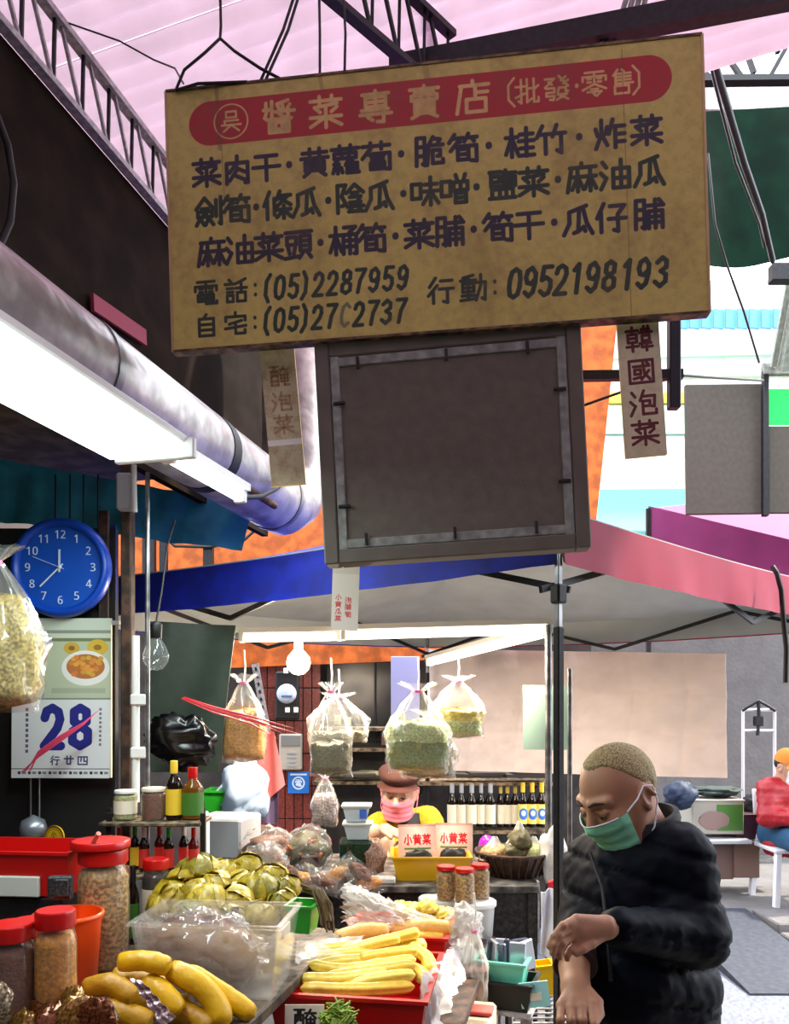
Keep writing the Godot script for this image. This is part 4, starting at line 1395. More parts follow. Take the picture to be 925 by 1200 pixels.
# a tied plastic bag: clear skin with folds, what is in it, a knot and a string
func bag(called: String, label: String, top: Vector3, half: float, drop: float, deep: float, food: Material, fill: float, group := "", sd := 1, skin: Material = null, food2: Material = null) -> Node3D:
	var t := thing(called, label, "bag of food", top - Vector3(0, drop, 0), 0.0, group)
	var rows := []
	var nr := 22
	var nc := 36
	for i in nr + 1:
		var s := float(i) / nr
		var w: float
		var dp: float
		if s < 0.10:
			w = lerpf(0.55, 0.10, s / 0.10)
			dp = lerpf(0.3, 0.12, s / 0.10)
		elif s < 0.55:
			var q := (s - 0.10) / 0.45
			w = lerpf(0.10, 1.0, pow(q, 0.75))
			dp = lerpf(0.12, 1.0, q)
		else:
			w = 1.0 - 0.06 * (s - 0.55) / 0.45
			dp = 1.0
		if s > 0.92:
			dp *= lerpf(1.0, 0.15, (s - 0.92) / 0.08)
		var row := []
		for j in nc:
			var g := TAU * j / nc
			var pl := 1.0 + (0.22 * (1.0 - s) * sin(j * 2.4 + sd) + 0.10 * noise.get_noise_3d(j * 14.0 + sd * 50.0, i * 9.0, sd * 3.0) * 2.0)
			var x := signf(cos(g)) * pow(absf(cos(g)), 0.7) * half * w * pl
			var z := signf(sin(g)) * pow(absf(sin(g)), 0.8) * deep * dp * pl
			row.append(top + Vector3(x, -s * drop + 0.012 * noise.get_noise_2d(j * 20.0, sd * 9.0), z))
		rows.append(row)
	var m := mb(t)
	m.grid(rows, true, true)
	var sk := part("skin", m, skin if skin else M.film, t)
	sk.set_meta("label", "clear crinkled plastic")
	# the food fills the lower part of the skin, with an uneven top
	m = mb(t)
	var s0 := clampf(1.0 - 0.5 * fill, 0.2, 0.95)
	var inner := []
	for i in 15:
		var q := i / 14.0
		var row := []
		for j in nc:
			var g := TAU * j / nc
			var sv := lerpf(s0 + 0.05 * noise.get_noise_2d(j * 30.0, sd * 70.0), 0.985, maxf(q - 0.08, 0.0) / 0.92)
			var k := clampf(sv * nr, 0.0, nr - 0.001)
			var a: Vector3 = rows[int(k)][j].lerp(rows[int(k) + 1][j], k - int(k))
			var mid := Vector3(top.x, a.y, top.z)
			var cl := 0.02 if i == 0 or i == 14 else 0.90 + 0.10 * noise.get_noise_3d(j * 40.0, i * 55.0, sd * 30.0)
			var p := mid.lerp(a, cl)
			if i == 0:
				p.y += 0.006 + 0.012 * noise.get_noise_2d(sd * 90.0, j * 3.0)
			row.append(p)
		inner.append(row)
	if food2:
		m.grid(inner.slice(0, 7), true, true)
		part("contents_top", m, food2, t)
		m = mb(t)
		m.grid(inner.slice(6), true, true)
	else:
		m.grid(inner, true, true)
	part("contents", m, food, t)
	m = mb(t)
	m.tube([top - Vector3(0, drop * 0.085, 0), top - Vector3(0, drop * 0.115, 0)], half * 0.14 + 0.004, 10)
	part("tie", m, mk(Color(0.86, 0.45, 0.62), 0.4), t)
	m = mb(t)
	m.tube([top - Vector3(0, drop * 0.09, 0), top + Vector3(0.004, 0.03, 0), top + Vector3(0.0, 0.09, 0)], 0.003, 5)
	part("string", m, M.whiteplastic, t)
	return t

# ---------------------------------------------------------------- the signs over the alley
func frame_of(o: Vector3, xa: Vector3, ya: Vector3) -> Transform3D:
	var x := xa.normalized()
	var y := (ya - x * ya.dot(x)).normalized()
	return Transform3D(Basis(x, y, x.cross(y)), o)

func panel_uv(m: MB, xf: Transform3D, w: float, h: float, z: float) -> void:
	m.quad(xf * Vector3(-w / 2, h / 2, z), xf * Vector3(w / 2, h / 2, z), xf * Vector3(w / 2, -h / 2, z), xf * Vector3(-w / 2, -h / 2, z), xf.basis.z)

func signs() -> void:
	var tl := P(192, 107, 1.95)
	var tr := P(823, 40, 1.825)
	var br := P(832, 365, 1.825)
	var bl := P(205, 412, 1.95)
	var mid := (tl + tr + br + bl) / 4
	var xf := frame_of(mid, tr + br - tl - bl, tl + tr - bl - br)
	var w := ((tr - tl).length() + (br - bl).length()) / 2
	var h := ((tl - bl).length() + (tr - br).length()) / 2
	var t := thing("shop_sign", "large cream shop sign with red headline and rows of dark lettering", "sign", mid - Vector3(0, h / 2, 0))
	var m := mb(t)
	m.box(xf * Vector3(0, 0, -0.0125), Vector3(w - 0.004, h - 0.004, 0.024), xf.basis, 0.002)
	part("box", m, mk(Color(0.62, 0.55, 0.40), 0.6, 0, M.g3, 2.0), t)
	m = mb(t)
	panel_uv(m, xf, w - 0.006, h - 0.006, 0.0)
	part("face", m, print_mat(sign_canvas(), 0.55), t, "cream sheet with red banner and Chinese pickle names and phone numbers")
	for s in [-1.0, 1.0]:
		m = mb(t)
		m.box(xf * Vector3(s * (w / 2), 0, -0.012), Vector3(0.006, h, 0.028), xf.basis)
		part("edge_trim", m, mk(Color(0.70, 0.60, 0.42), 0.5, 0.3), t)
		m = mb(t)
		m.box(xf * Vector3(0, s * (h / 2), -0.012), Vector3(w, 0.006, 0.028), xf.basis)
		part("edge_trim", m, mk(Color(0.48, 0.38, 0.24), 0.6, 0.2, M.g3, 4.0), t)
	# blank board below
	tl = P(371, 403, 1.93)
	tr = P(683, 374, 1.87)
	br = P(691, 641, 1.87)
	bl = P(378, 662, 1.93)
	mid = (tl + tr + br + bl) / 4
	xf = frame_of(mid, tr + br - tl - bl, tl + tr - bl - br)
	w = ((tr - tl).length() + (br - bl).length()) / 2
	h = ((tl - bl).length() + (tr - br).length()) / 2
	t = thing("blank_board", "dark blank board in a grey frame with clips below the shop sign", "board", mid - Vector3(0, h / 2, 0))
	m = mb(t)
	m.box(xf * Vector3(0, 0, -0.035), Vector3(w - 0.05, h - 0.05, 0.05), xf.basis)
	part("backing", m, M.boardframe, t)
	var fw := 0.034
	for s in [-1.0, 1.0]:
		m = mb(t)
		m.box(xf * Vector3(s * (w / 2 - fw / 2), 0, -0.03), Vector3(fw, h, 0.065), xf.basis, 0.003)
		part("outer_frame", m, M.boardframe, t)
		m = mb(t)
		m.box(xf * Vector3(0, s * (h / 2 - fw / 2), -0.031), Vector3(w - fw * 2, fw, 0.063), xf.basis, 0.003)
		part("outer_frame", m, M.boardframe, t)
		m = mb(t)
		m.box(xf * Vector3(s * (w / 2 - fw - 0.012), 0, -0.006), Vector3(0.022, h - fw * 2 + 0.004, 0.008), xf.basis, 0.002)
		part("inner_frame", m, M.aluminium, t)
		m = mb(t)
		m.box(xf * Vector3(0, s * (h / 2 - fw - 0.012), -0.007), Vector3(w - fw * 2 - 0.04, 0.022, 0.008), xf.basis, 0.002)
		part("inner_frame", m, M.aluminium, t)
	m = mb(t)
	m.box(xf * Vector3(0, 0, -0.012), Vector3(w - fw * 2 - 0.03, h - fw * 2 - 0.03, 0.008), xf.basis)
	part("panel", m, M.board, t)
	var iw := w / 2 - fw - 0.016
	var ih := h / 2 - fw - 0.016
	for q in [[-0.8, 1], [0.0, 1], [0.72, 1], [-0.8, -1], [0.0, -1], [0.72, -1]]:
		m = mb(t)
		m.box(xf * Vector3(q[0] * iw, q[1] * (ih - 0.004), 0.001), Vector3(0.007, 0.028, 0.007), xf.basis, 0.001)
		part("clip", m, M.black, t)
	for q in [[-1, 0.55], [-1, -0.6], [1, 0.5], [1, -0.5]]:
		m = mb(t)
		m.box(xf * Vector3(q[0] * (iw - 0.004), q[1] * ih, 0.001), Vector3(0.028, 0.007, 0.007), xf.basis, 0.001)
		part("clip", m, M.black, t)
	for s in [-0.8, 0.8]:
		m = mb(t)
		m.box(xf * Vector3(s * w / 2, h / 2 + 0.01, -0.05), Vector3(0.03, 0.05, 0.006), xf.basis)
		part("hanger", m, M.darksteel, t)
	# narrow hanging sign: Korean kimchi
	var cv := Canvas.new(150, 500, Color(0.84, 0.81, 0.66))
	for q in [["韓", 70], ["國", 190], ["泡", 305], ["菜", 415]]:
		glyph(cv, q[0], Vector2(76, q[1]), Vector2(92, 88), 11, Color(0.36, 0.09, 0.13))
	weather(cv, 0.9, 0.4, Color(0.55, 0.52, 0.38), 12)
	hanging_sign("narrow cream hanging sign with dark red Chinese lettering", [P(727, 377, 1.88), P(776, 372, 1.87), P(778, 532, 1.87), P(730, 537, 1.88)], cv)
	cv = Canvas.new(150, 560, Color(0.80, 0.77, 0.62))
	for q in [["醃", 110, 0.5], ["泡", 215, 0.4], ["菜", 310, 0.4]]:
		glyph(cv, q[0], Vector2(76, q[1]), Vector2(80, 76), 10, Color(0.45, 0.25, 0.14), 0.0, q[2])
	weather(cv, 0.7, 0.9, Color(0.62, 0.50, 0.32), 14)
	cv.rect(0, 372, 150, 396, Color(0.93, 0.93, 0.90))
	hanging_sign("narrow faded hanging sign with a strip of white tape", [P(310, 410, 2.0), P(351, 408, 2.0), P(352, 566, 2.0), P(313, 571, 2.0)], cv)
	cv = Canvas.new(120, 280, Color(0.90, 0.86, 0.80))
	cv.rect(0, 0, 120, 40, Color(0.84, 0.80, 0.72))
	for q in [["小", 140, 30], ["黃", 170, 30], ["瓜", 200, 30], ["菜", 230, 30], ["泡", 150, 74], ["脯", 180, 74], ["筍", 212, 74]]:
		glyph(cv, q[0], Vector2(q[2], q[1]), Vector2(26, 24), 3.5, Color(0.82, 0.30, 0.30))
	hanging_sign("small paper price slip with red writing hanging below the blank board", [P(388, 661, 2.08), P(421, 662, 2.08), P(420, 739, 2.08), P(390, 738, 2.08)], cv, 0.002)
	# steel arm and the dark upright behind the narrow sign
	m = mb()
	m.bar(P(676, 441, 2.15), P(800, 439, 2.15), 0.02, 0.024)
	solo("sign_gantry", "short black steel arm behind the narrow sign", "bracket", m, M.black)
	m = mb()
	m.box(P(790, 400, 2.15), Vector3(0.030, 0.36, 0.03), Basis(), 0.003)
	solo("navy_upright", "dark navy upright bar right of the narrow sign", "post", m, mk(Color(0.08, 0.09, 0.17), 0.6))
	m = mb()
	m.tube([P(685, 475, 2.2), P(730, 459, 2.2), P(800, 440, 2.3), P(895, 446, 2.9)], 0.004, 5)
	solo("loose_wire", "thin wire strung between the blank board and the dark panels", "wire", m, M.wire)

func hanging_sign(label: String, q: Array, cv: Canvas, thick := 0.012) -> void:
	var mid: Vector3 = (q[0] + q[1] + q[2] + q[3]) / 4
	var xf := frame_of(mid, q[1] + q[2] - q[0] - q[3], q[0] + q[1] - q[2] - q[3])
	var w: float = ((q[1] - q[0]).length() + (q[2] - q[3]).length()) / 2
	var h: float = ((q[0] - q[3]).length() + (q[1] - q[2]).length()) / 2
	var t := thing("hanging_sign", label, "sign", mid - Vector3(0, h / 2, 0))
	var m := mb(t)
	m.box(xf * Vector3(0, 0, -thick / 2 - 0.0008), Vector3(w, h, thick), xf.basis)
	part("plate", m, mk(Color(0.82, 0.72, 0.34), 0.6), t)
	m = mb(t)
	panel_uv(m, xf, w, h, 0.0)
	part("face", m, print_mat(cv, 0.6), t)
	m = mb(t)
	m.bar(xf * Vector3(0, h / 2 + 0.03, -0.004), xf * Vector3(0, h / 2 - 0.008, -0.004), 0.004)
	part("hook", m, M.wire, t)

# ---------------------------------------------------------------- lamps
func tube_lamp(label: String, a: Vector3, b: Vector3, r: float, c: Color, seen: float, energy: float, hood := 0.0) -> void:
	var t := thing("fluorescent_lamp", label, "lamp", (a + b) * 0.5)
	var dir := (b - a).normalized()
	var m := mb(t)
	m.tube([a + dir * 0.02, b - dir * 0.02], r, 14)
	part("tube", m, glow(c, seen), t)
	for s in 2:
		m = mb(t)
		var e := a if s == 0 else b
		var q := dir if s == 0 else -dir
		m.box(e + q * 0.008 + Vector3(0, r * 0.4, 0), Vector3(r * 2.4, r * 3.0, 0.02), Basis(Vector3.UP.cross(dir).normalized(), Vector3.UP, dir).orthonormalized(), 0.003)
		part("end_cap", m, M.whiteplastic, t)
	m = mb(t)
	m.bar(a + Vector3(0, r * 1.9, 0), b + Vector3(0, r * 1.9, 0), 0.05 if hood == 0.0 else hood, 0.02)
	part("housing", m, M.whiteplastic, t)
	var l := AreaLight3D.new()
	l.name = "tube_light"
	l.area_size = Vector2(a.distance_to(b) * 0.96, r * 2.0)
	l.light_color = c
	l.light_energy = energy
	l.shadow_enabled = true
	t.add_child(l)
	var x := dir
	var z := Vector3.UP - x * x.y
	z = z.normalized()
	l.basis = Basis(x, z.cross(x), z)
	l.position = (a + b) * 0.5 - t.position - z * (r + 0.004)

func lamps() -> void:
	var cool := Color(0.93, 1.0, 0.99)
	var warm := Color(1.0, 0.95, 0.88)
	# wide twin fixture over the left stall, then a single tube further on
	var a := AL(0.75, -1.03, 2.20)
	var b := AL(1.77, -1.0, 2.20)
	var t := thing("diffuser_lamp", "wide fluorescent lamp with glowing white diffuser below the duct", "lamp", (a + b) * 0.5)
	var m := mb(t)
	m.box((a + b) * 0.5 + Vector3(0, 0.03, 0), Vector3(0.20, 0.02, a.distance_to(b)), Basis(Vector3.UP, AYAW), 0.004)
	part("reflector", m, M.whiteplastic, t)
	m = mb(t)
	m.box((a + b) * 0.5 + Vector3(0, 0.002, 0), Vector3(0.19, 0.03, a.distance_to(b) - 0.04), Basis(Vector3.UP, AYAW), 0.006)
	part("diffuser", m, glow(cool, 4.0), t)
	for e in [a, b]:
		m = mb(t)
		m.box(e + Vector3(0, 0.008, 0), Vector3(0.21, 0.05, 0.018), Basis(Vector3.UP, AYAW), 0.003)
		part("end_cap", m, M.whiteplastic, t)
	var l := AreaLight3D.new()
	l.name = "tube_light"
	l.area_size = Vector2(0.18, 0.95)
	l.light_color = cool
	l.light_energy = 1.3
	l.shadow_enabled = true
	t.add_child(l)
	l.basis = Basis(Vector3.UP, AYAW) * Basis(Vector3.RIGHT, -PI / 2)
	l.position = Vector3(0, -0.024, 0)
	tube_lamp("single fluorescent tube below the duct, in line with the wide lamp", AL(1.80, -0.985, 2.205), AL(2.22, -0.975, 2.205), 0.015, cool, 6.0, 0.7, 0.06)
	# two tubes across the front of the stall and one slanting to the back
	tube_lamp("fluorescent tube at the left over the counter, beside the glowing bulb", P(281, 748, 3.1), P(400, 746, 3.1), 0.015, warm, 5.0, 1.3)
	tube_lamp("long fluorescent tube across the counter, ending at the galvanised pole", P(400, 745, 3.05), P(646, 738, 3.05), 0.016, warm, 5.0, 2.4)
	tube_lamp("fluorescent tube slanting back below the canopy above the hanging bags", P(640, 742, 3.1), P(503, 777, 4.3), 0.016, warm, 5.0, 2.0)
	# glowing globe bulb
	var p := P(350, 777, 3.15)
	t = thing("light_bulb", "glowing round white bulb hanging over the counter", "light bulb", p - Vector3(0, 0.05, 0))
	m = mb(t)
	m.lathe([Vector2(0.0, -0.047), Vector2(0.022, -0.042), Vector2(0.04, -0.024), Vector2(0.047, 0.0), Vector2(0.042, 0.022), Vector2(0.026, 0.042), Vector2(0.016, 0.052), Vector2(0.0, 0.053)], p, 22)
	part("globe", m, glow(Color(1.0, 0.94, 0.85), 6.0), t)
	m = mb(t)
	m.lathe([Vector2(0.0, 0.05), Vector2(0.017, 0.05), Vector2(0.018, 0.085), Vector2(0.006, 0.095), Vector2(0.0, 0.095)], p, 14)
	part("socket", m, M.whiteplastic, t)
	var o := OmniLight3D.new()
	o.name = "bulb_light"
	o.light_color = Color(1.0, 0.9, 0.78)
	o.light_energy = 0.8
	o.light_size = 0.045
	o.omni_range = 12.0
	o.omni_attenuation = 2.0
	o.shadow_enabled = true
	t.add_child(o)
	o.position = p - t.position

# ---------------------------------------------------------------- behind the vendor
func bottle(label: String, at: Vector3, r: float, h: float, glassm: Material, lab: Material, cap: Material, group: String, called := "sauce_bottle") -> Node3D:
	var t := thing(called, label, "bottle", at, 0.0, group)
	var m := mb()
	m.lathe([Vector2(0, 0), Vector2(r * 0.94, 0.0), Vector2(r, h * 0.03), Vector2(r, h * 0.58), Vector2(r * 0.8, h * 0.66), Vector2(r * 0.42, h * 0.76), Vector2(r * 0.38, h * 0.90), Vector2(0, h * 0.90)], Vector3.ZERO, 14)
	part("glass", m, glassm, t)
	m = mb()
	m.lathe([Vector2(r * 1.015, h * 0.08), Vector2(r * 1.015, h * 0.52)], Vector3.ZERO, 14)
	part("label", m, lab, t)
	m = mb()
	m.lathe([Vector2(r * 0.42, h * 0.78), Vector2(r * 0.46, h * 0.80), Vector2(r * 0.46, h * 0.99), Vector2(r * 0.40, h), Vector2(0, h)], Vector3.ZERO, 12)
	part("cap", m, cap, t)
	return t

func jar(called: String, label: String, at: Vector3, r: float, h: float, food: Material, lid: Material, group := "", lab: Material = null) -> Node3D:
	var t := thing(called, label, "jar", at, 0.0, group)
	var m := mb()
	m.lathe([Vector2(0, 0), Vector2(r * 0.92, 0), Vector2(r, h * 0.05), Vector2(r, h * 0.78), Vector2(r * 0.84, h * 0.88), Vector2(r * 0.84, h * 0.92)], Vector3.ZERO, 18)
	part("glass", m, M.glass, t)
	m = mb()
	m.lathe([Vector2(0, h * 0.02), Vector2(r * 0.9, h * 0.02), Vector2(r * 0.95, h * 0.06), Vector2(r * 0.95, h * 0.76), Vector2(r * 0.8, h * 0.84), Vector2(0, h * 0.85)], Vector3.ZERO, 18)
	part("contents", m, food, t)
	m = mb()
	m.lathe([Vector2(r * 0.9, h * 0.88), Vector2(r * 0.95, h * 0.89), Vector2(r * 0.95, h * 0.985), Vector2(r * 0.88, h), Vector2(r * 0.88, h), Vector2(0, h)], Vector3.ZERO, 18)
	part("lid", m, lid, t)
	if lab:
		m = mb()
		m.lathe([Vector2(r * 1.012, h * 0.2), Vector2(r * 1.012, h * 0.65)], Vector3.ZERO, 18)
		part("label", m, lab, t)
	return t

func tub(m: MB, at: Vector3, w: float, d: float, h: float, taper: float, wall: float, bs := Basis()) -> void:
	# an open box with sloping sides, thick walls and a rim; at = middle of its base
	var ring := func(k: float, y: float) -> Array:
		var rr := []
		for q in [[-1, -1], [1, -1], [1, 1], [-1, 1]]:
			rr.append(at + bs * Vector3(q[0] * (w / 2 - k), y, q[1] * (d / 2 - k)))
		return rr
	var lip := wall * 1.8
	var rings := [ring.call(taper, 0.0), ring.call(0.0, h - lip), ring.call(-lip, h - lip), ring.call(-lip, h), ring.call(wall, h), ring.call(taper + wall, wall)]
	for i in rings.size() - 1:
		for j in 4:
			var k := (j + 1) % 4
			var a: Vector3 = rings[i][j]
			var b: Vector3 = rings[i][k]
			var out := (a + b) * 0.5 - at
			out.y = 0
			if i == 1:
				out = Vector3.DOWN
			elif i == 3:
				out = Vector3.UP
			elif i == 4:
				out = -out
			m.quad(a, b, rings[i + 1][k], rings[i + 1][j], out)
	m.quad(rings[0][0], rings[0][1], rings[0][2], rings[0][3], Vector3.DOWN)
	m.quad(rings[5][0], rings[5][1], rings[5][2], rings[5][3], Vector3.UP)

func back_shop() -> void:
	var m := mb()
	# the big orange tarpaulin behind the gazebo and its lower band
	sheet(m, P(120, 330, 6.3), P(728, 330, 6.3), P(690, 690, 6.3), P(120, 690, 6.3), 24, 6, func(s, q): return 0.03 * sin(s * 26.0 + q) + 0.02 * sin(s * 60.0), 0.004)
	solo("orange_tarpaulin", "large orange tarpaulin hanging high behind the gazebo", "tarpaulin", m, M.orange)
	for q in [[239, 250, 590, 680], [168, 182, 590, 690], [188, 196, 600, 690]]:
		m = mb()
		var sy := P(0, q[2], 5.9).y
		m.box(Vector3(P((q[0] + q[1]) / 2.0, 0, 5.9).x, sy / 2 + 0.06, -5.9), Vector3((q[1] - q[0]) * 5.9 / F, sy - 0.12, 0.06))
		solo("dark_stanchion", "dark upright in front of the orange tarpaulin", "post", m, M.darksteel, "uprights before the orange tarpaulin")
	m = mb()
	m.tube([P(175, 610, 5.86), P(205, 640, 5.84), P(245, 641, 5.86), P(285, 634, 5.86), P(318, 604, 5.9)], 0.012, 5)
	solo("loose_wire", "slack black wire across the orange tarpaulin", "wire", m, M.wire)
	m = mb()
	sheet(m, P(262, 750, 5.45), P(560, 748, 5.45), P(560, 771, 5.45), P(262, 783, 5.45), 26, 3, func(s, q): return 0.015 * sin(s * 40.0) * q, 0.004)
	solo("orange_valance", "narrow orange awning edge behind the lamps", "awning", m, M.orange)
	m = mb()
	m.bar(P(300, 774, 5.5), P(520, 764, 5.5), 0.03, 0.05)
	solo("grey_rail", "grey rail under the orange awning edge", "rail", m, M.aluminium)
	# tiled pillar
	var x0 := P(303, 0, 5.5).x
	var x1 := P(376, 0, 5.5).x
	var t := thing("tiled_pillar", "red tiled wall pillar with dark joints behind the hanging bags", "pillar", Vector3((x0 + x1) / 2, 0, -5.5))
	m = mb(t)
	m.box(Vector3((x0 + x1) / 2, 1.0, -5.53), Vector3(x1 - x0, 2.0, 0.05))
	part("core", m, M.grout, t)
	var cols := 7
	var tw := (x1 - x0) / cols
	for i in cols:
		for j in 9:
			m = mb(t)
			m.box(Vector3(x0 + tw * (i + 0.5), 1.93 - 0.222 * (j + 0.5), -5.504 + 0.002 * ((i * 3 + j) % 3)), Vector3(tw - 0.007, 0.214, 0.012), Basis(), 0.002)
			part("tile", m, M.tile if (i * 5 + j * 3) % 4 else M.tile2, t)
	# electricity meter, cabinet, sticker, slotted angle
	t = thing("electricity_meter", "black electricity meter with round glass dial on the tiled pillar", "meter", P(337, 842, 5.4))
	m = mb(t)
	m.box(P(337, 815, 5.42), Vector3(0.155, 0.32, 0.07), Basis(), 0.01)
	part("case", m, M.black, t)
	m = mb(t)
	m.lathe([Vector2(0, 0.05), Vector2(0.045, 0.05), Vector2(0.062, 0.03), Vector2(0.066, 0.0)], P(336, 813, 5.38), 24, Basis(Vector3.RIGHT, PI / 2))
	part("dial", m, mk(Color(0.78, 0.82, 0.90), 0.15), t)
	m = mb(t)
	m.box(P(336, 816, 5.325), Vector3(0.07, 0.012, 0.004))
	part("pointer_strip", m, mk(Color(0.30, 0.42, 0.55), 0.4), t)
	for q in [[335, 786], [337, 832], [347, 832]]:
		m = mb(t)
		m.box(P(q[0], q[1], 5.37), Vector3(0.03, 0.035, 0.02), Basis(), 0.003)
		part("seal", m, M.whiteplastic, t)
	t = thing("fuse_cabinet", "beige fuse cabinet with slots on the tiled pillar", "cabinet", P(341, 903, 5.4))
	m = mb(t)
	m.box(P(341, 881, 5.43), Vector3(0.15, 0.24, 0.06), Basis(), 0.008)
	part("case", m, mk(Color(0.72, 0.69, 0.64), 0.5), t)
	m = mb(t)
	m.box(P(341, 868, 5.395), Vector3(0.13, 0.07, 0.01), Basis(), 0.002)
	part("window", m, mk(Color(0.50, 0.50, 0.49), 0.3), t)
	for k in 4:
		m = mb(t)
		m.box(P(342, 882 + k * 5, 5.395), Vector3(0.06, 0.014, 0.012))
		part("breaker", m, M.greyplastic, t)
	var cv := Canvas.new(96, 96, Color(0.10, 0.45, 0.82))
	cv.ring(Vector2(48, 50), 26, 7, Color(0.85, 0.92, 1.0))
	glyph(cv, "電", Vector2(48, 50), Vector2(28, 28), 4, Color(0.88, 0.94, 1.0))
	cv.rect(10, 8, 86, 16, Color(0.85, 0.92, 1.0))
	t = thing("blue_notice", "blue notice with a white ring on the tiled pillar", "notice", P(350, 931, 5.47))
	m = mb(t)
	panel_uv(m, Transform3D(Basis(), P(350, 917, 5.47)), 0.14, 0.145, 0.004)
	part("print", m, print_mat(cv), t)
	m = mb(t)
	m.box(P(350, 917, 5.47), Vector3(0.142, 0.147, 0.006))
	part("plate", m, M.bluelabel, t)
	t = thing("slotted_angle", "pale slotted steel angle leaning beside the meter", "angle bar", P(310, 890, 5.2))
	m = mb(t)
	m.bar(P(299, 778, 5.2), P(319, 890, 5.2), 0.045, 0.008, Vector3.BACK)
	part("bar", m, M.whitesteel, t)
	for k in 12:
		m = mb(t)
		m.box(P(lerpf(300, 317, k / 11.0), lerpf(784, 882, k / 11.0), 5.193), Vector3(0.014, 0.022, 0.004), Basis(Vector3(0, 0, 1), 0.18))
		part("slot", m, M.black, t)
	# window and door panel
	t = thing("window_1", "", "window", P(424, 880, 5.5))
	t.remove_meta("category")
	t.set_meta("kind", "structure")
	t.set_meta("label", "dark blue window behind the hanging bags")
	m = mb(t)
	m.box(P(424, 818, 5.53), Vector3(0.44, 0.62, 0.02))
	part("pane", m, M.nightglass, t)
	for q in [[386, 818, 0.03, 0.66], [462, 818, 0.03, 0.66], [440, 818, 0.012, 0.62]]:
		m = mb(t)
		m.box(P(q[0], q[1], 5.5), Vector3(q[2], q[3], 0.04), Basis(), 0.004)
		part("frame_bar", m, M.darksteel, t)
	for q in [[424, 766], [424, 872]]:
		m = mb(t)
		m.box(P(q[0], q[1], 5.505), Vector3(0.46, 0.03, 0.035), Basis(), 0.004)
		part("frame_bar", m, M.darksteel, t)
	m = mb()
	m.box(P(475, 815, 5.4), Vector3(0.19, 0.52, 0.02), Basis(), 0.004)
	solo("lilac_board", "pale lilac board leaning beside the dark window", "board", m, M.lilac)
	# shelves
	shelf("upper wooden shelf board left of the vendor, holding jars", 378, 486, 852, 5.3)
	shelf("middle wooden shelf board left of the vendor", 378, 486, 876, 5.3)
	shelf("lower wooden shelf board behind the vendor's cap", 368, 480, 914, 5.25)
	shelf("shelf board above the sauce bottles, with papers lying on it", 478, 645, 915, 5.2)
	shelf("shelf board that the sauce bottles stand on", 478, 645, 971, 5.2)
	for q in [[520, 560, 908], [548, 590, 906], [590, 640, 908], [400, 440, 908], [600, 636, 904]]:
		m = mb()
		m.box(P((q[0] + q[1]) / 2.0, q[2], 5.15), Vector3((q[1] - q[0]) * 5.15 / F, 0.022, 0.16), Basis(Vector3.UP, 0.1), 0.003)
		solo("paper_stack", "dark stack of papers on the shelf above the bottles", "papers", m, mk(Color(0.22, 0.19, 0.17), 0.8), "papers on the top shelf")
	for q in [[530, 11.5, 0], [541, 11.5, 0], [553, 12.5, 0], [564, 10, 0], [575, 12.5, 0], [587, 10, 1], [595, 11, 1], [604, 10, 1]]:
		bottle("dark sauce bottle with a white label on the stall's back shelf", P(q[0], 969, 5.12 + 0.05 * q[2]), q[1] * 0.5 * 5.12 / F, 0.275, M.bottleglass, M.label, M.greyplastic if q[2] == 0 else mk(Color(0.80, 0.70, 0.35), 0.4), "white labelled sauce bottles")
	for q in [613, 624, 635]:
		bottle("dark sauce bottle with a blue and yellow label at the shelf end", P(q, 969, 5.1), 0.031, 0.28, M.bottleglass, blue_label(), M.yellowlabel, "blue labelled sauce bottles")
	for q in [[452, 873, 0.03, 0.10, 1], [408, 849, 0.022, 0.045, 0], [396, 849, 0.022, 0.06, 0], [470, 849, 0.03, 0.09, 2]]:
		jar("storage_jar", ["small pale jar on the upper shelf by the window", "glass jar with a brown band on the middle shelf", "taller pale jar at the right end of the upper shelf"][q[4]], P(q[0], q[1], 5.25), q[2], q[3], M.palegreens if q[4] != 1 else M.brownfood, M.greyplastic if q[4] != 1 else M.rust, "jars by the window" if q[4] == 0 else "")
	for q in [[398, 908, 34], [430, 909, 44]]:
		m = mb()
		blob(m, P(q[0], q[1] - 1, 5.2), Vector3(q[2] * 0.5 * 5.2 / F, 0.03, 0.06), 0.2, q[0], 3.0)
		solo("dried_bundle", "flat bundle of dried greens on the lower shelf", "dried greens", m, M.olive, "bundles on the lower shelf")
	# cloth hung from the rear edge of the gazebo
	var c3 := Vector3(0.22, 0, -5.22)
	var c2 := Vector3(2.30, 0, -3.80)
	var a := c3 + Vector3(0, 1.955, 0)
	var e := c3.lerp(c2, 0.72) + Vector3(0, 1.86, 0)
	m = mb()
	sheet(m, a, e, Vector3(e.x, 1.215, e.z), Vector3(a.x, 1.175, a.z), 110, 48, func(s, q): return cloth_folds(s, q), 0.003)
	solo("white_cloth", "large creased off-white cloth hanging at the back of the stall", "cloth", m, M.whitecloth)
	# translucent sheet of paper at the poles, the poles themselves
	m = mb()
	sheet(m, P(613, 803, 3.12), P(666, 803, 3.12), P(666, 879, 3.12), P(613, 878, 3.12), 4, 4, func(s, q): return 0.01 * sin(s * 3.0 + q), 0.001)
	solo("pale_green_sheet", "small pale green plastic sheet tied between the poles", "plastic sheet", m, thin(Color(0.64, 0.74, 0.67), Color(0.35, 0.42, 0.37), 0.4))
	m = mb()
	m.tube([Vector3(P(643, 0, 3.02).x, 0, -3.02), Vector3(P(643, 0, 3.02).x, 1.895, -3.02)], 0.013, 12)
	solo("galvanised_pole", "galvanised lamp pole beside the black gazebo pole", "pole", m, M.steel)
	m = mb()
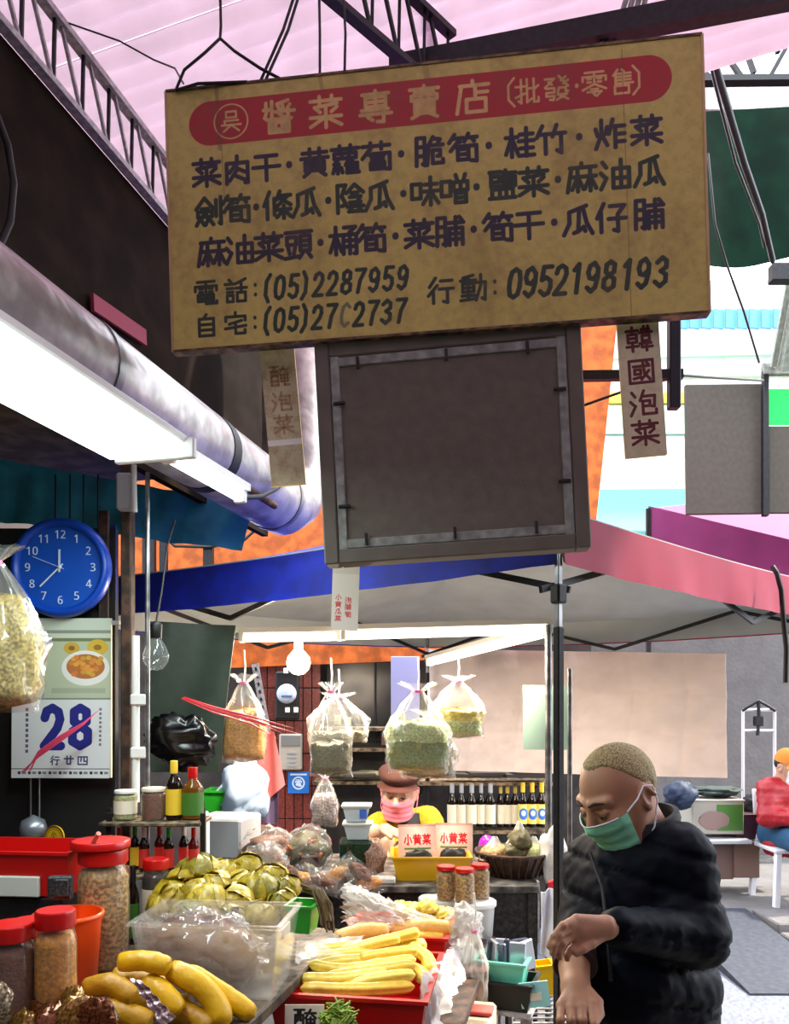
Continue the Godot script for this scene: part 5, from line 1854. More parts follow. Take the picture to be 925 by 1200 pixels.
	m.tube([Vector3(P(668, 0, 2.75).x, 0, -2.75), Vector3(P(668, 0, 2.75).x, 1.72, -2.75)], 0.008, 10)
	solo("bright_pole", "thin bright steel pole behind the old man's face", "pole", m, M.steel)
	# washing at the left: pink and purple cloths, a blue plastic bag, a grey box
	m = mb()
	sheet(m, P(300, 850, 4.2), P(322, 858, 4.2), P(334, 920, 4.2), P(305, 945, 4.2), 8, 8, func(s, q): return 0.02 * sin(s * 8.0 + q * 2.0), 0.004)
	solo("pink_cloth", "salmon pink cloth hanging beside the fuse cabinet", "cloth", m, mk(Color(0.90, 0.50, 0.50), 0.85))
	m = mb()
	sheet(m, P(312, 895, 4.25), P(328, 910, 4.25), P(326, 968, 4.25), P(305, 962, 4.25), 8, 8, func(s, q): return 0.02 * sin(s * 9.0 - q * 2.0), 0.004)
	solo("purple_cloth", "purple grey cloth hanging below the pink cloth", "cloth", m, mk(Color(0.45, 0.38, 0.52), 0.85))
	m = mb()
	blob(m, P(286, 928, 3.5), Vector3(0.105, 0.15, 0.08), 0.22, 31, 2.6, Basis(), 26, 18)
	solo("blue_white_bag", "crumpled pale blue plastic bag hanging below the amber bag", "bag", m, thin(Color(0.74, 0.83, 0.93), Color(0.5, 0.6, 0.7), 0.25))
	m = mb()
	m.box(P(266, 978, 3.15), Vector3(0.20, 0.15, 0.22), Basis(Vector3.UP, -0.2), 0.008)
	solo("grey_carton", "plain light grey box behind the mustard greens", "box", m, M.greyplastic)
	m = mb()
	tub(m, P(262, 962, 3.55), 0.14, 0.16, 0.14, 0.015, 0.004)
	solo("green_crate", "green plastic crate behind the grey box", "crate", m, M.greenplastic)
	m = mb()
	m.bar(P(270, 745, 3.12), P(646, 735, 3.08), 0.02, 0.02)
	solo("hanging_rail", "steel rail that carries the lamps and bags over the counter", "rail", m, M.steel)
	# bags on the rail
	bag("pickle_bag", "clear bag of amber pickles hanging left of the glowing bulb", P(286, 790, 3.02), 0.085, 0.33, 0.05, M.amber, 1.15, "", 3, null, M.amber)
	bag("pickle_bag", "clear bag of dark olive greens hanging over the two clear tubs", P(388, 800, 2.95), 0.078, 0.34, 0.045, M.olive, 0.7, "", 4)
	bag("pickle_bag", "wide clear bag with green brine flaring beside the dark olive bag", P(397, 812, 3.05), 0.11, 0.185, 0.05, M.olive, 0.4, "", 5)
	bag("pickle_bag", "large clear bag of pale shredded greens above the vendor's cap", P(490, 800, 2.95), 0.115, 0.33, 0.06, M.greens, 1.1, "", 6, null, M.palegreens)
	bag("pickle_bag", "clear bag of brownish greens low behind the large pale one", P(502, 832, 3.17), 0.11, 0.27, 0.05, M.olive, 1.2, "", 7)
	bag("pickle_bag", "clear bag with yellow green leaves hanging before the white cloth", P(537, 792, 3.05), 0.10, 0.235, 0.05, M.palegreens, 0.9, "", 8, null, M.mustardpale)
	bag("silver_bag", "small crinkled bag of silvery dried fish hanging near the tiled pillar", P(381, 906, 3.2), 0.052, 0.21, 0.035, mk(Color(0.58, 0.50, 0.50), 0.4, 0.2, M.g3, 14.0), 1.2, "", 9)

func cloth_folds(s: float, q: float) -> float:
	# sharp creases where it was folded, slack between the ties, and soft diagonal drag lines
	var h := 0.012 * sin(s * 9.0 + q * 2.0) + 0.016 * noise.get_noise_2d(s * 150.0, q * 60.0) + 0.008 * noise.get_noise_2d(s * 420.0 + q * 160.0, q * 160.0 - s * 60.0)
	for c in [0.17, 0.34, 0.55, 0.72, 0.88]:
		h -= 0.013 * exp(-absf(s - c - 0.01 * sin(q * 5.0)) / 0.012)
	for c in [0.33, 0.66]:
		h -= 0.012 * exp(-absf(q - c - 0.02 * sin(s * 7.0)) / 0.025)
	return h + 0.010 * sin((s * 2.2 - q) * 9.0) * exp(-pow((s - 0.75) / 0.2, 2.0))

func blue_label() -> StandardMaterial3D:
	if not M.has("bluel"):
		var cv := Canvas.new(64, 48, Color(0.93, 0.86, 0.45))
		for k in 2:
			cv.disc(Vector2(16 + 32 * k, 24), Vector2(10, 14), Color(0.20, 0.45, 0.85))
			cv.disc(Vector2(16 + 32 * k, 22), Vector2(5, 7), Color(0.93, 0.93, 0.93))
		M.bluel = print_mat(cv)
	return M.bluel

func shelf(label: String, u0: float, u1: float, v: float, d: float) -> void:
	var t := thing("wall_shelf", label, "shelf", P((u0 + u1) / 2, v, d))
	var m := mb(t)
	m.box(P((u0 + u1) / 2, v, d) - Vector3(0, 0.012, 0.06), Vector3((u1 - u0) * d / F, 0.024, 0.28), Basis(), 0.003)
	part("board", m, mk(Color(0.62, 0.52, 0.40), 0.7, 0, M.g3, 3.0), t)
	for s in [0.1, 0.9]:
		m = mb(t)
		m.bar(P(lerpf(u0, u1, s), v, d) + Vector3(0, -0.03, 0.02), P(lerpf(u0, u1, s), v, d) + Vector3(0, -0.10, -0.19), 0.012)
		part("bracket", m, M.darksteel, t)

# ---------------------------------------------------------------- past the gazebo on the right
func far_right() -> void:
	var m := mb()
	sheet(m, P(770, 134, 4.9), P(1010, 120, 4.9), P(1010, 296, 4.7), P(770, 318, 4.7), 20, 8, func(s, q): return 0.03 * sin(s * 11.0) * q, 0.005)
	solo("green_tarpaulin", "dark green tarpaulin hanging right of the shop sign", "tarpaulin", m, M.greentarp)
	m = mb()
	m.box(P(900, 113, 5.2), Vector3(2.0, 0.20, 0.04), Basis(), 0.004)
	solo("white_fascia", "white fascia board above the green tarpaulin", "board", m, M.whitesteel)
	# white building across the road
	var t := thing("white_building", "bright white building front across the road with yellow and cyan bands", "building", Vector3(5.2, 0, -12.2))
	m = mb(t)
	m.box(Vector3(5.6, 4.0, -12.4), Vector3(7.0, 8.0, 0.3))
	part("wall", m, M.whitewall, t)
	m = mb(t)
	m.box(Vector3(5.6, P(0, 467, 12.2).y, -12.2), Vector3(7.0, 0.16, 0.08))
	part("yellow_band", m, M.yellowtrim, t, "yellow band")
	m = mb(t)
	m.box(Vector3(5.6, P(0, 492, 12.2).y, -12.2), Vector3(7.0, 0.42, 0.05))
	part("lime_band", m, M.limewall, t, "pale green band")
	m = mb(t)
	sheet(m, P(640, 574, 12.1), P(1100, 570, 12.1), P(1100, 622, 11.4), P(640, 622, 11.4), 6, 2, func(s, q): return 0.0, 0.02)
	part("awning", m, M.cyan, t, "cyan awning")
	for k in 12:
		m = mb(t)
		m.box(P(800 + k * 14, 374, 11.6), Vector3(0.165, 0.27, 0.04), Basis(Vector3.UP, 0.25))
		part("blue_sheet", m, M.bluesheet, t)
	for k in 2:
		m = mb(t)
		m.bar(P(690, 420 + k * 22, 12.2), P(1000, 412 + k * 26, 12.2), 0.05, 0.04)
		part("trim_line", m, M.limewall, t)
	# dark boards on a steel frame
	t = thing("notice_frame", "two dark boards and a bright green pane on a steel frame", "board", P(880, 604, 4.8))
	m = mb(t)
	m.box(P(848, 527, 4.85), Vector3(0.455, 0.775, 0.03), Basis(Vector3(0, 0, 1), 0.012), 0.004)
	part("board", m, mk(Color(0.32, 0.30, 0.265), 0.9, 0, M.g6, 4.0), t)
	m = mb(t)
	m.box(P(955, 551, 4.86), Vector3(0.56, 0.52, 0.03), Basis(), 0.004)
	part("board", m, mk(Color(0.32, 0.30, 0.265), 0.9, 0, M.g6, 4.0), t)
	m = mb(t)
	m.box(P(940, 477, 4.86), Vector3(0.40, 0.215, 0.01), Basis(), 0.002)
	part("green_pane", m, M.greenlight, t, "bright green translucent pane")
	m = mb(t)
	m.box(P(897, 520, 4.8), Vector3(0.035, 0.86, 0.035), Basis(), 0.004)
	part("upright", m, M.darksteel, t)
	m = mb(t)
	m.box(P(945, 433, 4.8), Vector3(0.52, 0.07, 0.04), Basis(), 0.004)
	part("crossbar", m, M.aluminium, t)
	# perforated channel
	t = thing("perforated_channel", "pale green perforated steel channel slanting above the dark boards", "channel", P(920, 430, 4.6))
	var a := P(915, 432, 4.7)
	var b := P(985, 60, 3.9)
	m = mb(t)
	m.bar(a, b, 0.17, 0.05, Vector3.RIGHT)
	m.bar(a + Vector3(-0.055, 0, 0.03), b + Vector3(-0.055, 0, 0.03), 0.03, 0.03)
	part("web", m, mk(Color(0.66, 0.74, 0.66), 0.5, 0.2, M.g2, 2.0), t)
	for k in 26:
		m = mb(t)
		m.box(a.lerp(b, 0.03 + k * 0.036) + Vector3(0.0, 0, 0.092), Vector3(0.012, 0.022, 0.006), Basis(Vector3(0, 0, 1), -0.16))
		part("hole", m, M.black, t)
	m = mb(t)
	m.box(P(922, 321, 4.2), Vector3(0.17, 0.09, 0.06), Basis(), 0.004)
	part("bracket", m, M.darksteel, t)
	# hand truck
	t = thing("hand_truck", "folding hand truck with bright steel frame against the grey wall", "hand truck", P(889, 1010, 6.6))
	m = mb(t)
	for u in [871, 908]:
		m.tube([P(u, 1010, 6.6), P(u, 832, 6.6)], 0.014, 8)
	m.tube([P(871, 832, 6.6), P(908, 832, 6.6)], 0.014, 8)
	m.tube([P(871, 856, 6.6), P(908, 856, 6.6)], 0.011, 8)
	part("frame", m, mk(Color(0.86, 0.86, 0.88), 0.3, 0.4), t)
	m = mb(t)
	m.tube([P(870, 833, 6.58), P(880, 827, 6.56), P(889, 821, 6.56), P(898, 826, 6.56), P(909, 833, 6.58)], 0.013, 6)
	m.tube([P(889, 822, 6.56), P(890, 842, 6.56), P(888, 862, 6.56)], 0.014, 6)
	part("rope", m, M.black, t)
	m = mb(t)
	m.box(P(889, 845, 6.57), Vector3(0.07, 0.08, 0.05), Basis(), 0.006)
	part("buckle", m, M.darksteel, t)
	m = mb(t)
	m.box(P(889, 1008, 6.5), Vector3(0.28, 0.015, 0.2))
	part("toe_plate", m, M.steel, t)
	# boxes and crates against the wall
	for q in [["carton", "white carton with a green print beside the hand truck", 833, 955, 6.4, 0.40, 0.26, mk(Color(0.62, 0.60, 0.55), 0.8)], ["carton", "brown carton on the shop floor below the grey board", 826, 1005, 6.42, 0.34, 0.28, mk(Color(0.42, 0.33, 0.30), 0.8)], ["carton", "brown carton right of the others, next to the chair", 866, 1004, 6.40, 0.2, 0.27, mk(Color(0.45, 0.35, 0.31), 0.8)], ["crate", "dark plum plastic crate on top of the brown carton", 868, 966, 6.42, 0.2, 0.19, mk(Color(0.22, 0.10, 0.16), 0.5)]]:
		var bt := thing(q[0], q[1], "box", P(q[2], q[3], q[4]) - Vector3(0, q[6] / 2, 0))
		m = mb(bt)
		m.box(P(q[2], q[3], q[4]), Vector3(q[5], q[6], 0.3), Basis(), 0.006)
		part("body", m, q[7], bt)
		m = mb(bt)
		m.box(P(q[2], q[3], q[4]) + Vector3(0, q[6] / 2, 0), Vector3(q[5] + 0.012, 0.015, 0.312), Basis(), 0.003)
		part("lid", m, q[7], bt)
		if q[2] == 833:
			m = mb(bt)
			m.box(P(q[2], q[3], q[4]) + Vector3(0.09, 0.0, 0.152), Vector3(0.2, 0.2, 0.003))
			part("print", m, M.greenlabel, bt, "green print")
			m = mb(bt)
			blob(m, P(q[2], q[3], q[4]) + Vector3(-0.03, -0.02, 0.154), Vector3(0.12, 0.07, 0.003), 0.1, 4)
			part("print", m, mk(Color(0.55, 0.45, 0.42), 0.7), bt)
	m = mb()
	m.box(P(830, 982, 6.35), Vector3(0.52, 0.03, 0.4), Basis(), 0.004)
	solo("grey_board", "grey board between the cartons by the wall", "board", m, M.greyplastic)
	m = mb()
	blob(m, P(797, 932, 6.2), Vector3(0.13, 0.10, 0.1), 0.2, 5, 2.5, Basis(), 20, 14)
	solo("blue_bag", "crumpled dark blue bag behind the old man's shoulder", "bag", m, mk(Color(0.06, 0.14, 0.25), 0.6))
	m = mb()
	blob(m, P(838, 927, 6.4), Vector3(0.2, 0.04, 0.12), 0.25, 6, 3.0, Basis(), 20, 14)
	solo("folded_net", "dark heap of folded net on the white carton", "net", m, mk(Color(0.16, 0.22, 0.20), 0.8))
	m = mb()
	blob(m, P(882, 944, 6.45), Vector3(0.07, 0.09, 0.08), 0.3, 8, 3.0, Basis(), 20, 14)
	solo("dark_bundle", "small dark bundle beside the red jacket", "bundle", m, mk(Color(0.12, 0.11, 0.13), 0.7))

# ---------------------------------------------------------------- the vendor's counter
func pouch(label: String, at: Vector3, w: float, h: float, lean: float, turn: float, cv: Canvas, food: Material, group := "") -> void:
	# a pillow pouch standing up: printed upper half, food seen through the lower half
	var t := thing("food_pouch", label, "pouch", at, 0.0, group)
	var bs := Basis(Vector3.UP, turn) * Basis(Vector3.RIGHT, lean)
	for side in [1.0, -1.0]:
		var rows := []
		for i in 13:
			var row := []
			for j in 11:
				var s := j / 10.0
				var q := i / 12.0
				var fat := 0.020 * sin(PI * s) * sin(PI * clampf(q * 1.05, 0, 1)) * (0.5 + q) + 0.0006 + 0.003 * noise.get_noise_2d(i * 25.0 + at.x * 900.0, j * 25.0)
				row.append(bs * Vector3((s - 0.5) * w, (1.0 - q) * h, fat * side))
			rows.append(row)
		var m := mb()
		m.grid(rows)
		part("skin" if side < 0 else "printed_skin", m, M.filmthick if side < 0 else print_mat(cv, 0.2), t)
	var m2 := mb()
	blob(m2, bs * Vector3(0, h * 0.28, 0.014), Vector3(w * 0.36, h * 0.24, 0.018), 0.2, int(at.x * 100), 3.0, bs)
	part("contents", m2, food, t)

func counter_things() -> void:
	var yc := 0.953
	var t := thing("counter", "dark grey vendor's counter behind the trays", "counter", Vector3(-0.1, 0, -3.2))
	var m := mb(t)
	m.box(Vector3(-0.14, yc - 0.014, -3.2), Vector3(1.32, 0.028, 0.62), Basis(), 0.004)
	part("top", m, mk(Color(0.50, 0.48, 0.46), 0.5, 0.1, M.g3, 2.0), t)
	m = mb(t)
	m.box(Vector3(-0.14, yc - 0.13, -2.925), Vector3(1.28, 0.20, 0.02), Basis(), 0.003)
	part("apron", m, mk(Color(0.20, 0.19, 0.19), 0.6, 0, M.g3, 5.0, M.n1, 0.5), t)
	for q in [[-0.78, -2.92], [0.495, -2.92], [-0.78, -3.48], [0.495, -3.48]]:
		m = mb(t)
		m.box(Vector3(q[0], (yc - 0.03) / 2, q[1]), Vector3(0.036, yc - 0.03, 0.036), Basis(), 0.003)
		part("leg", m, mk(Color(0.24, 0.21, 0.19), 0.7, 0.2, M.g3, 6.0), t)
	m = mb(t)
	m.box(Vector3(-0.14, 0.70, -3.2), Vector3(1.26, 0.02, 0.56), Basis(), 0.003)
	part("lower_shelf", m, M.rust, t)
	m = mb(t)
	m.box(Vector3(0.516, yc - 0.1, -2.92), Vector3(0.006, 0.22, 0.04))
	part("edge_strip", m, M.whitesteel, t)
	# packets on the lower shelf
	for k in 7:
		m = mb()
		m.box(Vector3(0.12 + k * 0.055, 0.785, -2.99 - 0.02 * (k % 2)), Vector3(0.05, 0.13 + 0.02 * (k % 3), 0.10), Basis(Vector3(0, 0, 1), 0.12 * (k % 3 - 1)), 0.008)
		solo("foil_packet", "silver foil packet standing under the counter top", "packet", m, mk(Color(0.72, 0.73, 0.77) if k % 3 else Color(0.2, 0.22, 0.42), 0.2, 0.6), "foil packets under the counter")
	# yellow tub with two printed pouches
	t = thing("yellow_tub", "mustard yellow plastic tub holding two printed pouches", "tub", Vector3(P(505, 0, 3.02).x, yc, -3.05))
	m = mb(t)
	tub(m, t.position, 0.285, 0.2, 0.09, 0.018, 0.004)
	part("body", m, M.yellowplastic, t)
	for k in 2:
		var cv := Canvas.new(160, 170, Color(0.90, 0.76, 0.70))
		cv.rect(0, 0, 160, 8, Color(0.8, 0.6, 0.55))
		for q in [["小", 40], ["黃", 78], ["菜", 118]]:
			glyph(cv, q[0], Vector2(q[1], 52), Vector2(32, 34), 5, Color(0.78, 0.12, 0.14))
		cv.rect(24, 80, 136, 86, Color(0.35, 0.5, 0.25))
		cv.disc(Vector2(80, 128), Vector2(62, 38), Color(0.08, 0.12, 0.09))
		for j in 40:
			cv.disc(Vector2(80 + rng.randf_range(-50, 50), 128 + rng.randf_range(-30, 30)), Vector2(6, 3), Color(0.12 + rng.randf() * 0.12, 0.18 + rng.randf() * 0.12, 0.12))
		pouch(["printed pouch of dark seaweed standing upright in the yellow tub", "printed pouch of glossy black mushrooms leaning in the yellow tub"][k], Vector3(P([490, 533][k], 0, 3.03).x, yc + 0.008, -3.05 - 0.03 * k), 0.145, 0.185, -0.12, [0.15, -0.1][k], cv, M.black)
	m = mb()
	blob(m, P(437, 1004, 3.0), Vector3(0.05, 0.068, 0.05), 0.2, 44, 4.0)
	solo("nut_bag", "packed bag of pale pink peanuts beside the yellow tub", "bag of food", m, mk(Color(0.80, 0.60, 0.50), 0.4, 0, M.g3, 24.0, M.n1, 0.9))
	m = mb()
	m.box(Vector3(P(446, 0, 2.93).x, yc + 0.012, -2.93), Vector3(0.11, 0.024, 0.05), Basis(), 0.006)
	solo("foam_strip", "grey white strip of foam on the counter edge", "foam", m, mk(Color(0.80, 0.79, 0.76), 0.8))
	# round basket with bags
	var bc := Vector3(P(603, 0, 3.08).x, yc, -3.09)
	t = thing("round_basket", "round brown wicker basket of tied bags on the counter end", "basket", bc)
	m = mb(t)
	m.lathe([Vector2(0, 0.004), Vector2(0.105, 0.0), Vector2(0.145, 0.08), Vector2(0.150, 0.083), Vector2(0.150, 0.092), Vector2(0.142, 0.092), Vector2(0.103, 0.010), Vector2(0, 0.010)], bc, 32)
	part("bowl", m, mk(Color(0.36, 0.22, 0.13), 0.6, 0, M.g3, 6.0), t)
	for k in 28:
		var g := TAU * k / 28
		m = mb(t)
		m.tube([bc + Vector3(cos(g) * 0.108, 0.002, sin(g) * 0.108), bc + Vector3(cos(g) * 0.150, 0.082, sin(g) * 0.150)], 0.0035, 5)
		part("stave", m, M.wood, t)
	for q in [[580, 1003, 0.065, M.peanut, "tied bag of pale seeds at the left in the round basket"], [604, 1000, 0.062, M.olive, "tied bag of grey green leaves in the middle of the basket"], [626, 1003, 0.06, M.palegreens, "milky tied bag at the right in the round basket"], [609, 985, 0.045, M.olive, "small pointed bag on top of the basket heap"]]:
		var s := thing("tied_bag", q[4], "bag of food", P(q[0], q[1] + 20, 3.06))
		m = mb(s)
		blob(m, P(q[0], q[1], 3.06), Vector3(q[2], 0.045, 0.055), 0.16, int(q[0]), 3.0)
		part("contents", m, q[3], s)
		m = mb(s)
		var rows := []
		for i in 7:
			var row := []
			for j in 20:
				var g := TAU * j / 20
				var rr: float = q[2] * lerpf(1.08, 0.12, pow(i / 6.0, 0.8)) * (1.0 + 0.12 * sin(j * 2.6))
				row.append(P(q[0], q[1], 3.06) + Vector3(cos(g) * rr, lerpf(-0.01, 0.075, i / 6.0), sin(g) * rr * 0.8))
			rows.append(row)
		m.grid(rows, true, true)
		part("skin", m, M.filmthick, s)
	m = mb()
	blob(m, P(648, 1000, 3.02), Vector3(0.05, 0.10, 0.05), 0.22, 71, 3.0, Basis(), 22, 16)
	solo("white_plastic_bag", "crinkled white plastic bag hanging off the basket side", "bag", m, M.milky)
	m = mb()
	blob(m, P(572, 990, 3.3), Vector3(0.039, 0.039, 0.039), 0.06, 72, 2.0, Basis(), 22, 16)
	solo("purple_ball", "shiny round magenta bundle behind the basket", "bundle", m, mk(Color(0.78, 0.16, 0.72), 0.2))
	m = mb()
	m.box(P(608, 1000, 3.42), Vector3(0.24, 0.05, 0.12), Basis(), 0.006)
	solo("orange_box", "salmon orange box behind the round basket", "box", m, mk(Color(0.90, 0.42, 0.25), 0.6))
	# stacked clear tubs on a green package
	t = thing("green_package", "dark green leafy package under the clear tubs", "package", Vector3(P(418, 0, 3.0).x, yc, -3.02))
	m = mb(t)
	m.box(t.position + Vector3(0, 0.072, 0), Vector3(0.128, 0.144, 0.12), Basis(Vector3.UP, 0.08), 0.01)
	part("body", m, mk(Color(0.09, 0.27, 0.18), 0.3, 0, M.g3, 12.0, M.n1, 0.6), t)
	m = mb(t)
	m.box(t.position + Vector3(0.02, 0.03, 0.062), Vector3(0.055, 0.028, 0.003), Basis(Vector3.UP, 0.08))
	part("barcode", m, M.label, t)
	m = mb(t)
	m.bar(t.position + Vector3(-0.025, 0.005, 0.064), t.position + Vector3(-0.03, 0.14, 0.064), 0.006)
	part("stripe", m, M.rust, t)
	for k in 2:
		var p := t.position + Vector3(0.004 - 0.004 * k, 0.147 + 0.066 * k, 0)
		var s := thing("clear_tub", ["clear lidded tub standing on the green package", "clear lidded tub with a blue sticker on top of the stack"][k], "tub", p)
		m = mb(s)
		tub(m, p, 0.098, 0.085, 0.055, 0.012, 0.002)
		part("body", m, thin(Color(0.86, 0.90, 0.92), Color(0.7, 0.74, 0.76), 0.15), s)
		m = mb(s)
		m.box(p + Vector3(0, 0.0585, 0), Vector3(0.112, 0.008, 0.098), Basis(), 0.003)
		part("lid", m, M.whiteplastic, s)
		if k == 1:
			m = mb(s)
			m.box(p + Vector3(0.025, 0.03, 0.043), Vector3(0.026, 0.034, 0.003), Basis(Vector3.RIGHT, -0.2))
			part("sticker", m, M.bluelabel, s, "blue sticker")
	# large vegetable packs and small cellophane packets on the left of the counter
	for q in [[318, 985, 2.98, 0.115, 0.085, M.brownfood, "large clear pack of brown pickled leaves on the counter"], [362, 984, 2.95, 0.085, 0.09, M.olive, "large clear pack of dark green leaves with red flecks"]]:
		var s := thing("leaf_pack", q[6], "bag of food", Vector3(P(q[0], 0, q[2]).x, yc, -q[2]))
		m = mb(s)
		blob(m, P(q[0], q[1] + 14, q[2]), Vector3(q[3] * 0.9, q[4] * 0.75, 0.07), 0.2, int(q[0]), 3.5, Basis(Vector3(0, 0, 1), -0.1), 24, 14)
		part("contents", m, q[5], s)
		m = mb(s)
		blob(m, P(q[0], q[1] + 12, q[2]), Vector3(q[3], q[4], 0.085), 0.14, int(q[0]) + 3, 4.0, Basis(Vector3(0, 0, 1), -0.15), 26, 16)
		part("skin", m, M.film, s)
		m = mb(s)
		for k in 9:
			blob(m, P(q[0] + rng.randf_range(-30, 30), q[1] + rng.randf_range(-2, 18), q[2]) + Vector3(0, 0, 0.066), Vector3(0.012, 0.006, 0.006), 0.2, k, 3.0, Basis(Vector3(0, 0, 1), rng.randf() * 3.0), 8, 6)
		part("flecks", m, mk(Color(0.80, 0.42, 0.20), 0.5), s)
	m = mb()
	m.box(P(363, 1010, 2.86), Vector3(0.07, 0.05, 0.03), Basis(Vector3.UP, 0.1), 0.006)
	solo("dark_card_reader", "small dark box with a red rim among the packets", "device", m, mk(Color(0.18, 0.06, 0.07), 0.4))
	for k in 9:
		var u: float = [338, 352, 366, 380, 393, 408, 422, 432, 400][k]
		var v: float = [1022, 1030, 1024, 1034, 1026, 1032, 1022, 1036, 1018][k]
		var d := 2.72 + 0.03 * (k % 3)
		var s := thing("snack_packet", ["small cellophane packet of brown snacks in the heap before the counter", "small cellophane packet of amber snacks in the heap before the counter", "small cellophane packet of olive snacks in the heap before the counter"][k % 3], "packet", P(u, v + 9, d), 0.0, "cellophane packets before the counter")
		var bs := Basis(Vector3(0, 0, 1), rng.randf_range(-0.9, 0.9)) * Basis(Vector3.RIGHT, rng.randf_range(-0.7, 0.2))
		m = mb(s)
		blob(m, P(u, v, d), Vector3(0.045, 0.022, 0.02), 0.25, k, 4.0, bs, 16, 10)
		part("contents", m, [M.brownfood, M.amber, M.olive][k % 3], s)
		m = mb(s)
		sheet(m, P(u, v, d) + bs * Vector3(-0.065, 0.035, 0.02), P(u, v, d) + bs * Vector3(0.065, 0.032, 0.02), P(u, v, d) + bs * Vector3(0.06, -0.032, 0.024), P(u, v, d) + bs * Vector3(-0.06, -0.035, 0.024), 8, 6, func(a, b): return 0.010 * sin(a * 9.0 + k) * sin(b * 7.0))
		part("skin", m, M.film, s)
	# peanut jars on two white buckets
	for q in [[557, 2.80, "white lidded bucket under the peanut jars, right one"], [515, 2.84, "white lidded bucket under the peanut jars, left one"]]:
		var p := Vector3(P(q[0], 0, q[1]).x, 0.802, -q[1])
		t = thing("white_bucket", q[2], "bucket", p)
		m = mb(t)
		m.lathe([Vector2(0, 0), Vector2(0.060, 0), Vector2(0.068, 0.108)], p, 24)
		part("body", m, thin(Color(0.80, 0.80, 0.79), Color(0.4, 0.4, 0.4), 0.35), t)
		m = mb(t)
		m.lathe([Vector2(0.073, 0.104), Vector2(0.074, 0.108), Vector2(0.074, 0.118), Vector2(0.070, 0.121), Vector2(0, 0.121)], p, 24)
		part("lid", m, M.whiteplastic, t)
	for q in [[523, 2.80], [545, 2.76], [563, 2.83]]:
		jar("peanut_jar", "glass jar of pale peanuts with a red lid on the white buckets", Vector3(P(q[0], 0, q[1]).x, 0.924, -q[1]), 0.034, 0.118, M.peanut, M.redplastic, "peanut jars with red lids")
	# mint baskets at the right on a stand
	var mp := Vector3(P(594, 0, 2.46).x, 0.69, -2.46)
	t = thing("mint_basket", "mint green plastic basket with a pale label plate on a stand", "basket", mp)
	m = mb(t)
	tub(m, mp, 0.17, 0.13, 0.085, 0.012, 0.004, Basis(Vector3.UP, -0.35))
	part("body", m, M.black, t, "black lower basket")
	m = mb(t)
	tub(m, mp + Vector3(-0.01, 0.055, -0.01), 0.15, 0.11, 0.085, 0.012, 0.004, Basis(Vector3.UP, -0.35))
	part("liner", m, M.mint, t, "mint green liner")
	m = mb(t)
	m.box(mp + Vector3(0.072, 0.055, 0.075), Vector3(0.085, 0.075, 0.004), Basis(Vector3.UP, -0.1) * Basis(Vector3(0, 0, 1), 0.14))
	part("label_plate", m, M.palemint, t, "pale mint label plate")
	m = mb(t)
	m.box(mp + Vector3(0.075, 0.05, 0.078), Vector3(0.034, 0.022, 0.004), Basis(Vector3.UP, -0.1) * Basis(Vector3(0, 0, 1), 0.14))
	part("label", m, M.label, t)
	for k in 8:
		m = mb()
		m.box(mp + Vector3(-0.055 + k * 0.017, 0.145, -0.03 + 0.02 * (k % 3)), Vector3(0.012, 0.09, 0.05), Basis(Vector3(0, 0, 1), 0.1 * (k % 4 - 1.5)) * Basis(Vector3.UP, 0.3 * k), 0.003)
		solo("spice_sachet", "silver grey sachet standing in the mint basket", "sachet", m, mk(Color(0.75, 0.76, 0.80) if k % 2 else Color(0.35, 0.38, 0.45), 0.2, 0.5), "sachets in the mint basket")
	t = thing("basket_stand", "white metal stand under the mint basket", "stand", Vector3(mp.x, 0, mp.z))
	for q in [[-0.05, 0.04], [0.06, 0.04], [-0.05, -0.04], [0.06, -0.04]]:
		m = mb(t)
		m.box(Vector3(mp.x + q[0], 0.34, mp.z + q[1]), Vector3(0.022, 0.68, 0.022), Basis(), 0.003)
		part("leg", m, M.whitesteel, t)
	m = mb(t)
	m.box(Vector3(mp.x, 0.683, mp.z), Vector3(0.17, 0.012, 0.13), Basis(Vector3.UP, -0.35))
	part("top", m, M.whitesteel, t)
	# white bag with brown goods hanging at the table corner
	bag("white_bag", "milky white bag with brown goods hanging beside the mint basket", P(556, 1082, 2.40), 0.042, 0.24, 0.035, M.brownfood, 0.9, "", 61, M.filmthick)
	m = mb()
	blob(m, P(543, 1085, 2.45), Vector3(0.055, 0.06, 0.05), 0.28, 62, 3.4, Basis(), 24, 18)
	solo("crinkled_film", "ball of crinkled clear film beside the second red tray", "plastic film", m, M.filmthick)
	# low shelf at the bottom right: foam box, fruit, wire rack, yellow basket, white cloth bag
	t = thing("foam_box", "cream foam box under the table corner", "box", Vector3(P(552, 0, 2.28).x, 0, -2.28))
	m = mb(t)
	m.box(t.position + Vector3(0, 0.37, 0), Vector3(0.13, 0.74, 0.16), Basis(Vector3.UP, AYAW), 0.01)
	part("body", m, mk(Color(0.86, 0.78, 0.66), 0.8, 0, M.g1, 4.0), t)
	m = mb(t)
	m.box(t.position + Vector3(0.01, 0.748, 0.02), Vector3(0.10, 0.012, 0.06), Basis(Vector3.UP, AYAW), 0.003)
	part("red_cover", m, mk(Color(0.80, 0.28, 0.25), 0.6), t)
	t = thing("wire_rack", "white wire rack below the old man's hand", "rack", Vector3(P(628, 0, 2.66).x, 0, -2.66))
	for k in 7:
		m = mb(t)
		m.tube([t.position + Vector3(-0.10, 0.60, -0.12 + k * 0.04), t.position + Vector3(0.10, 0.60, -0.12 + k * 0.04)], 0.004, 6)
		part("wire", m, M.whitesteel, t)
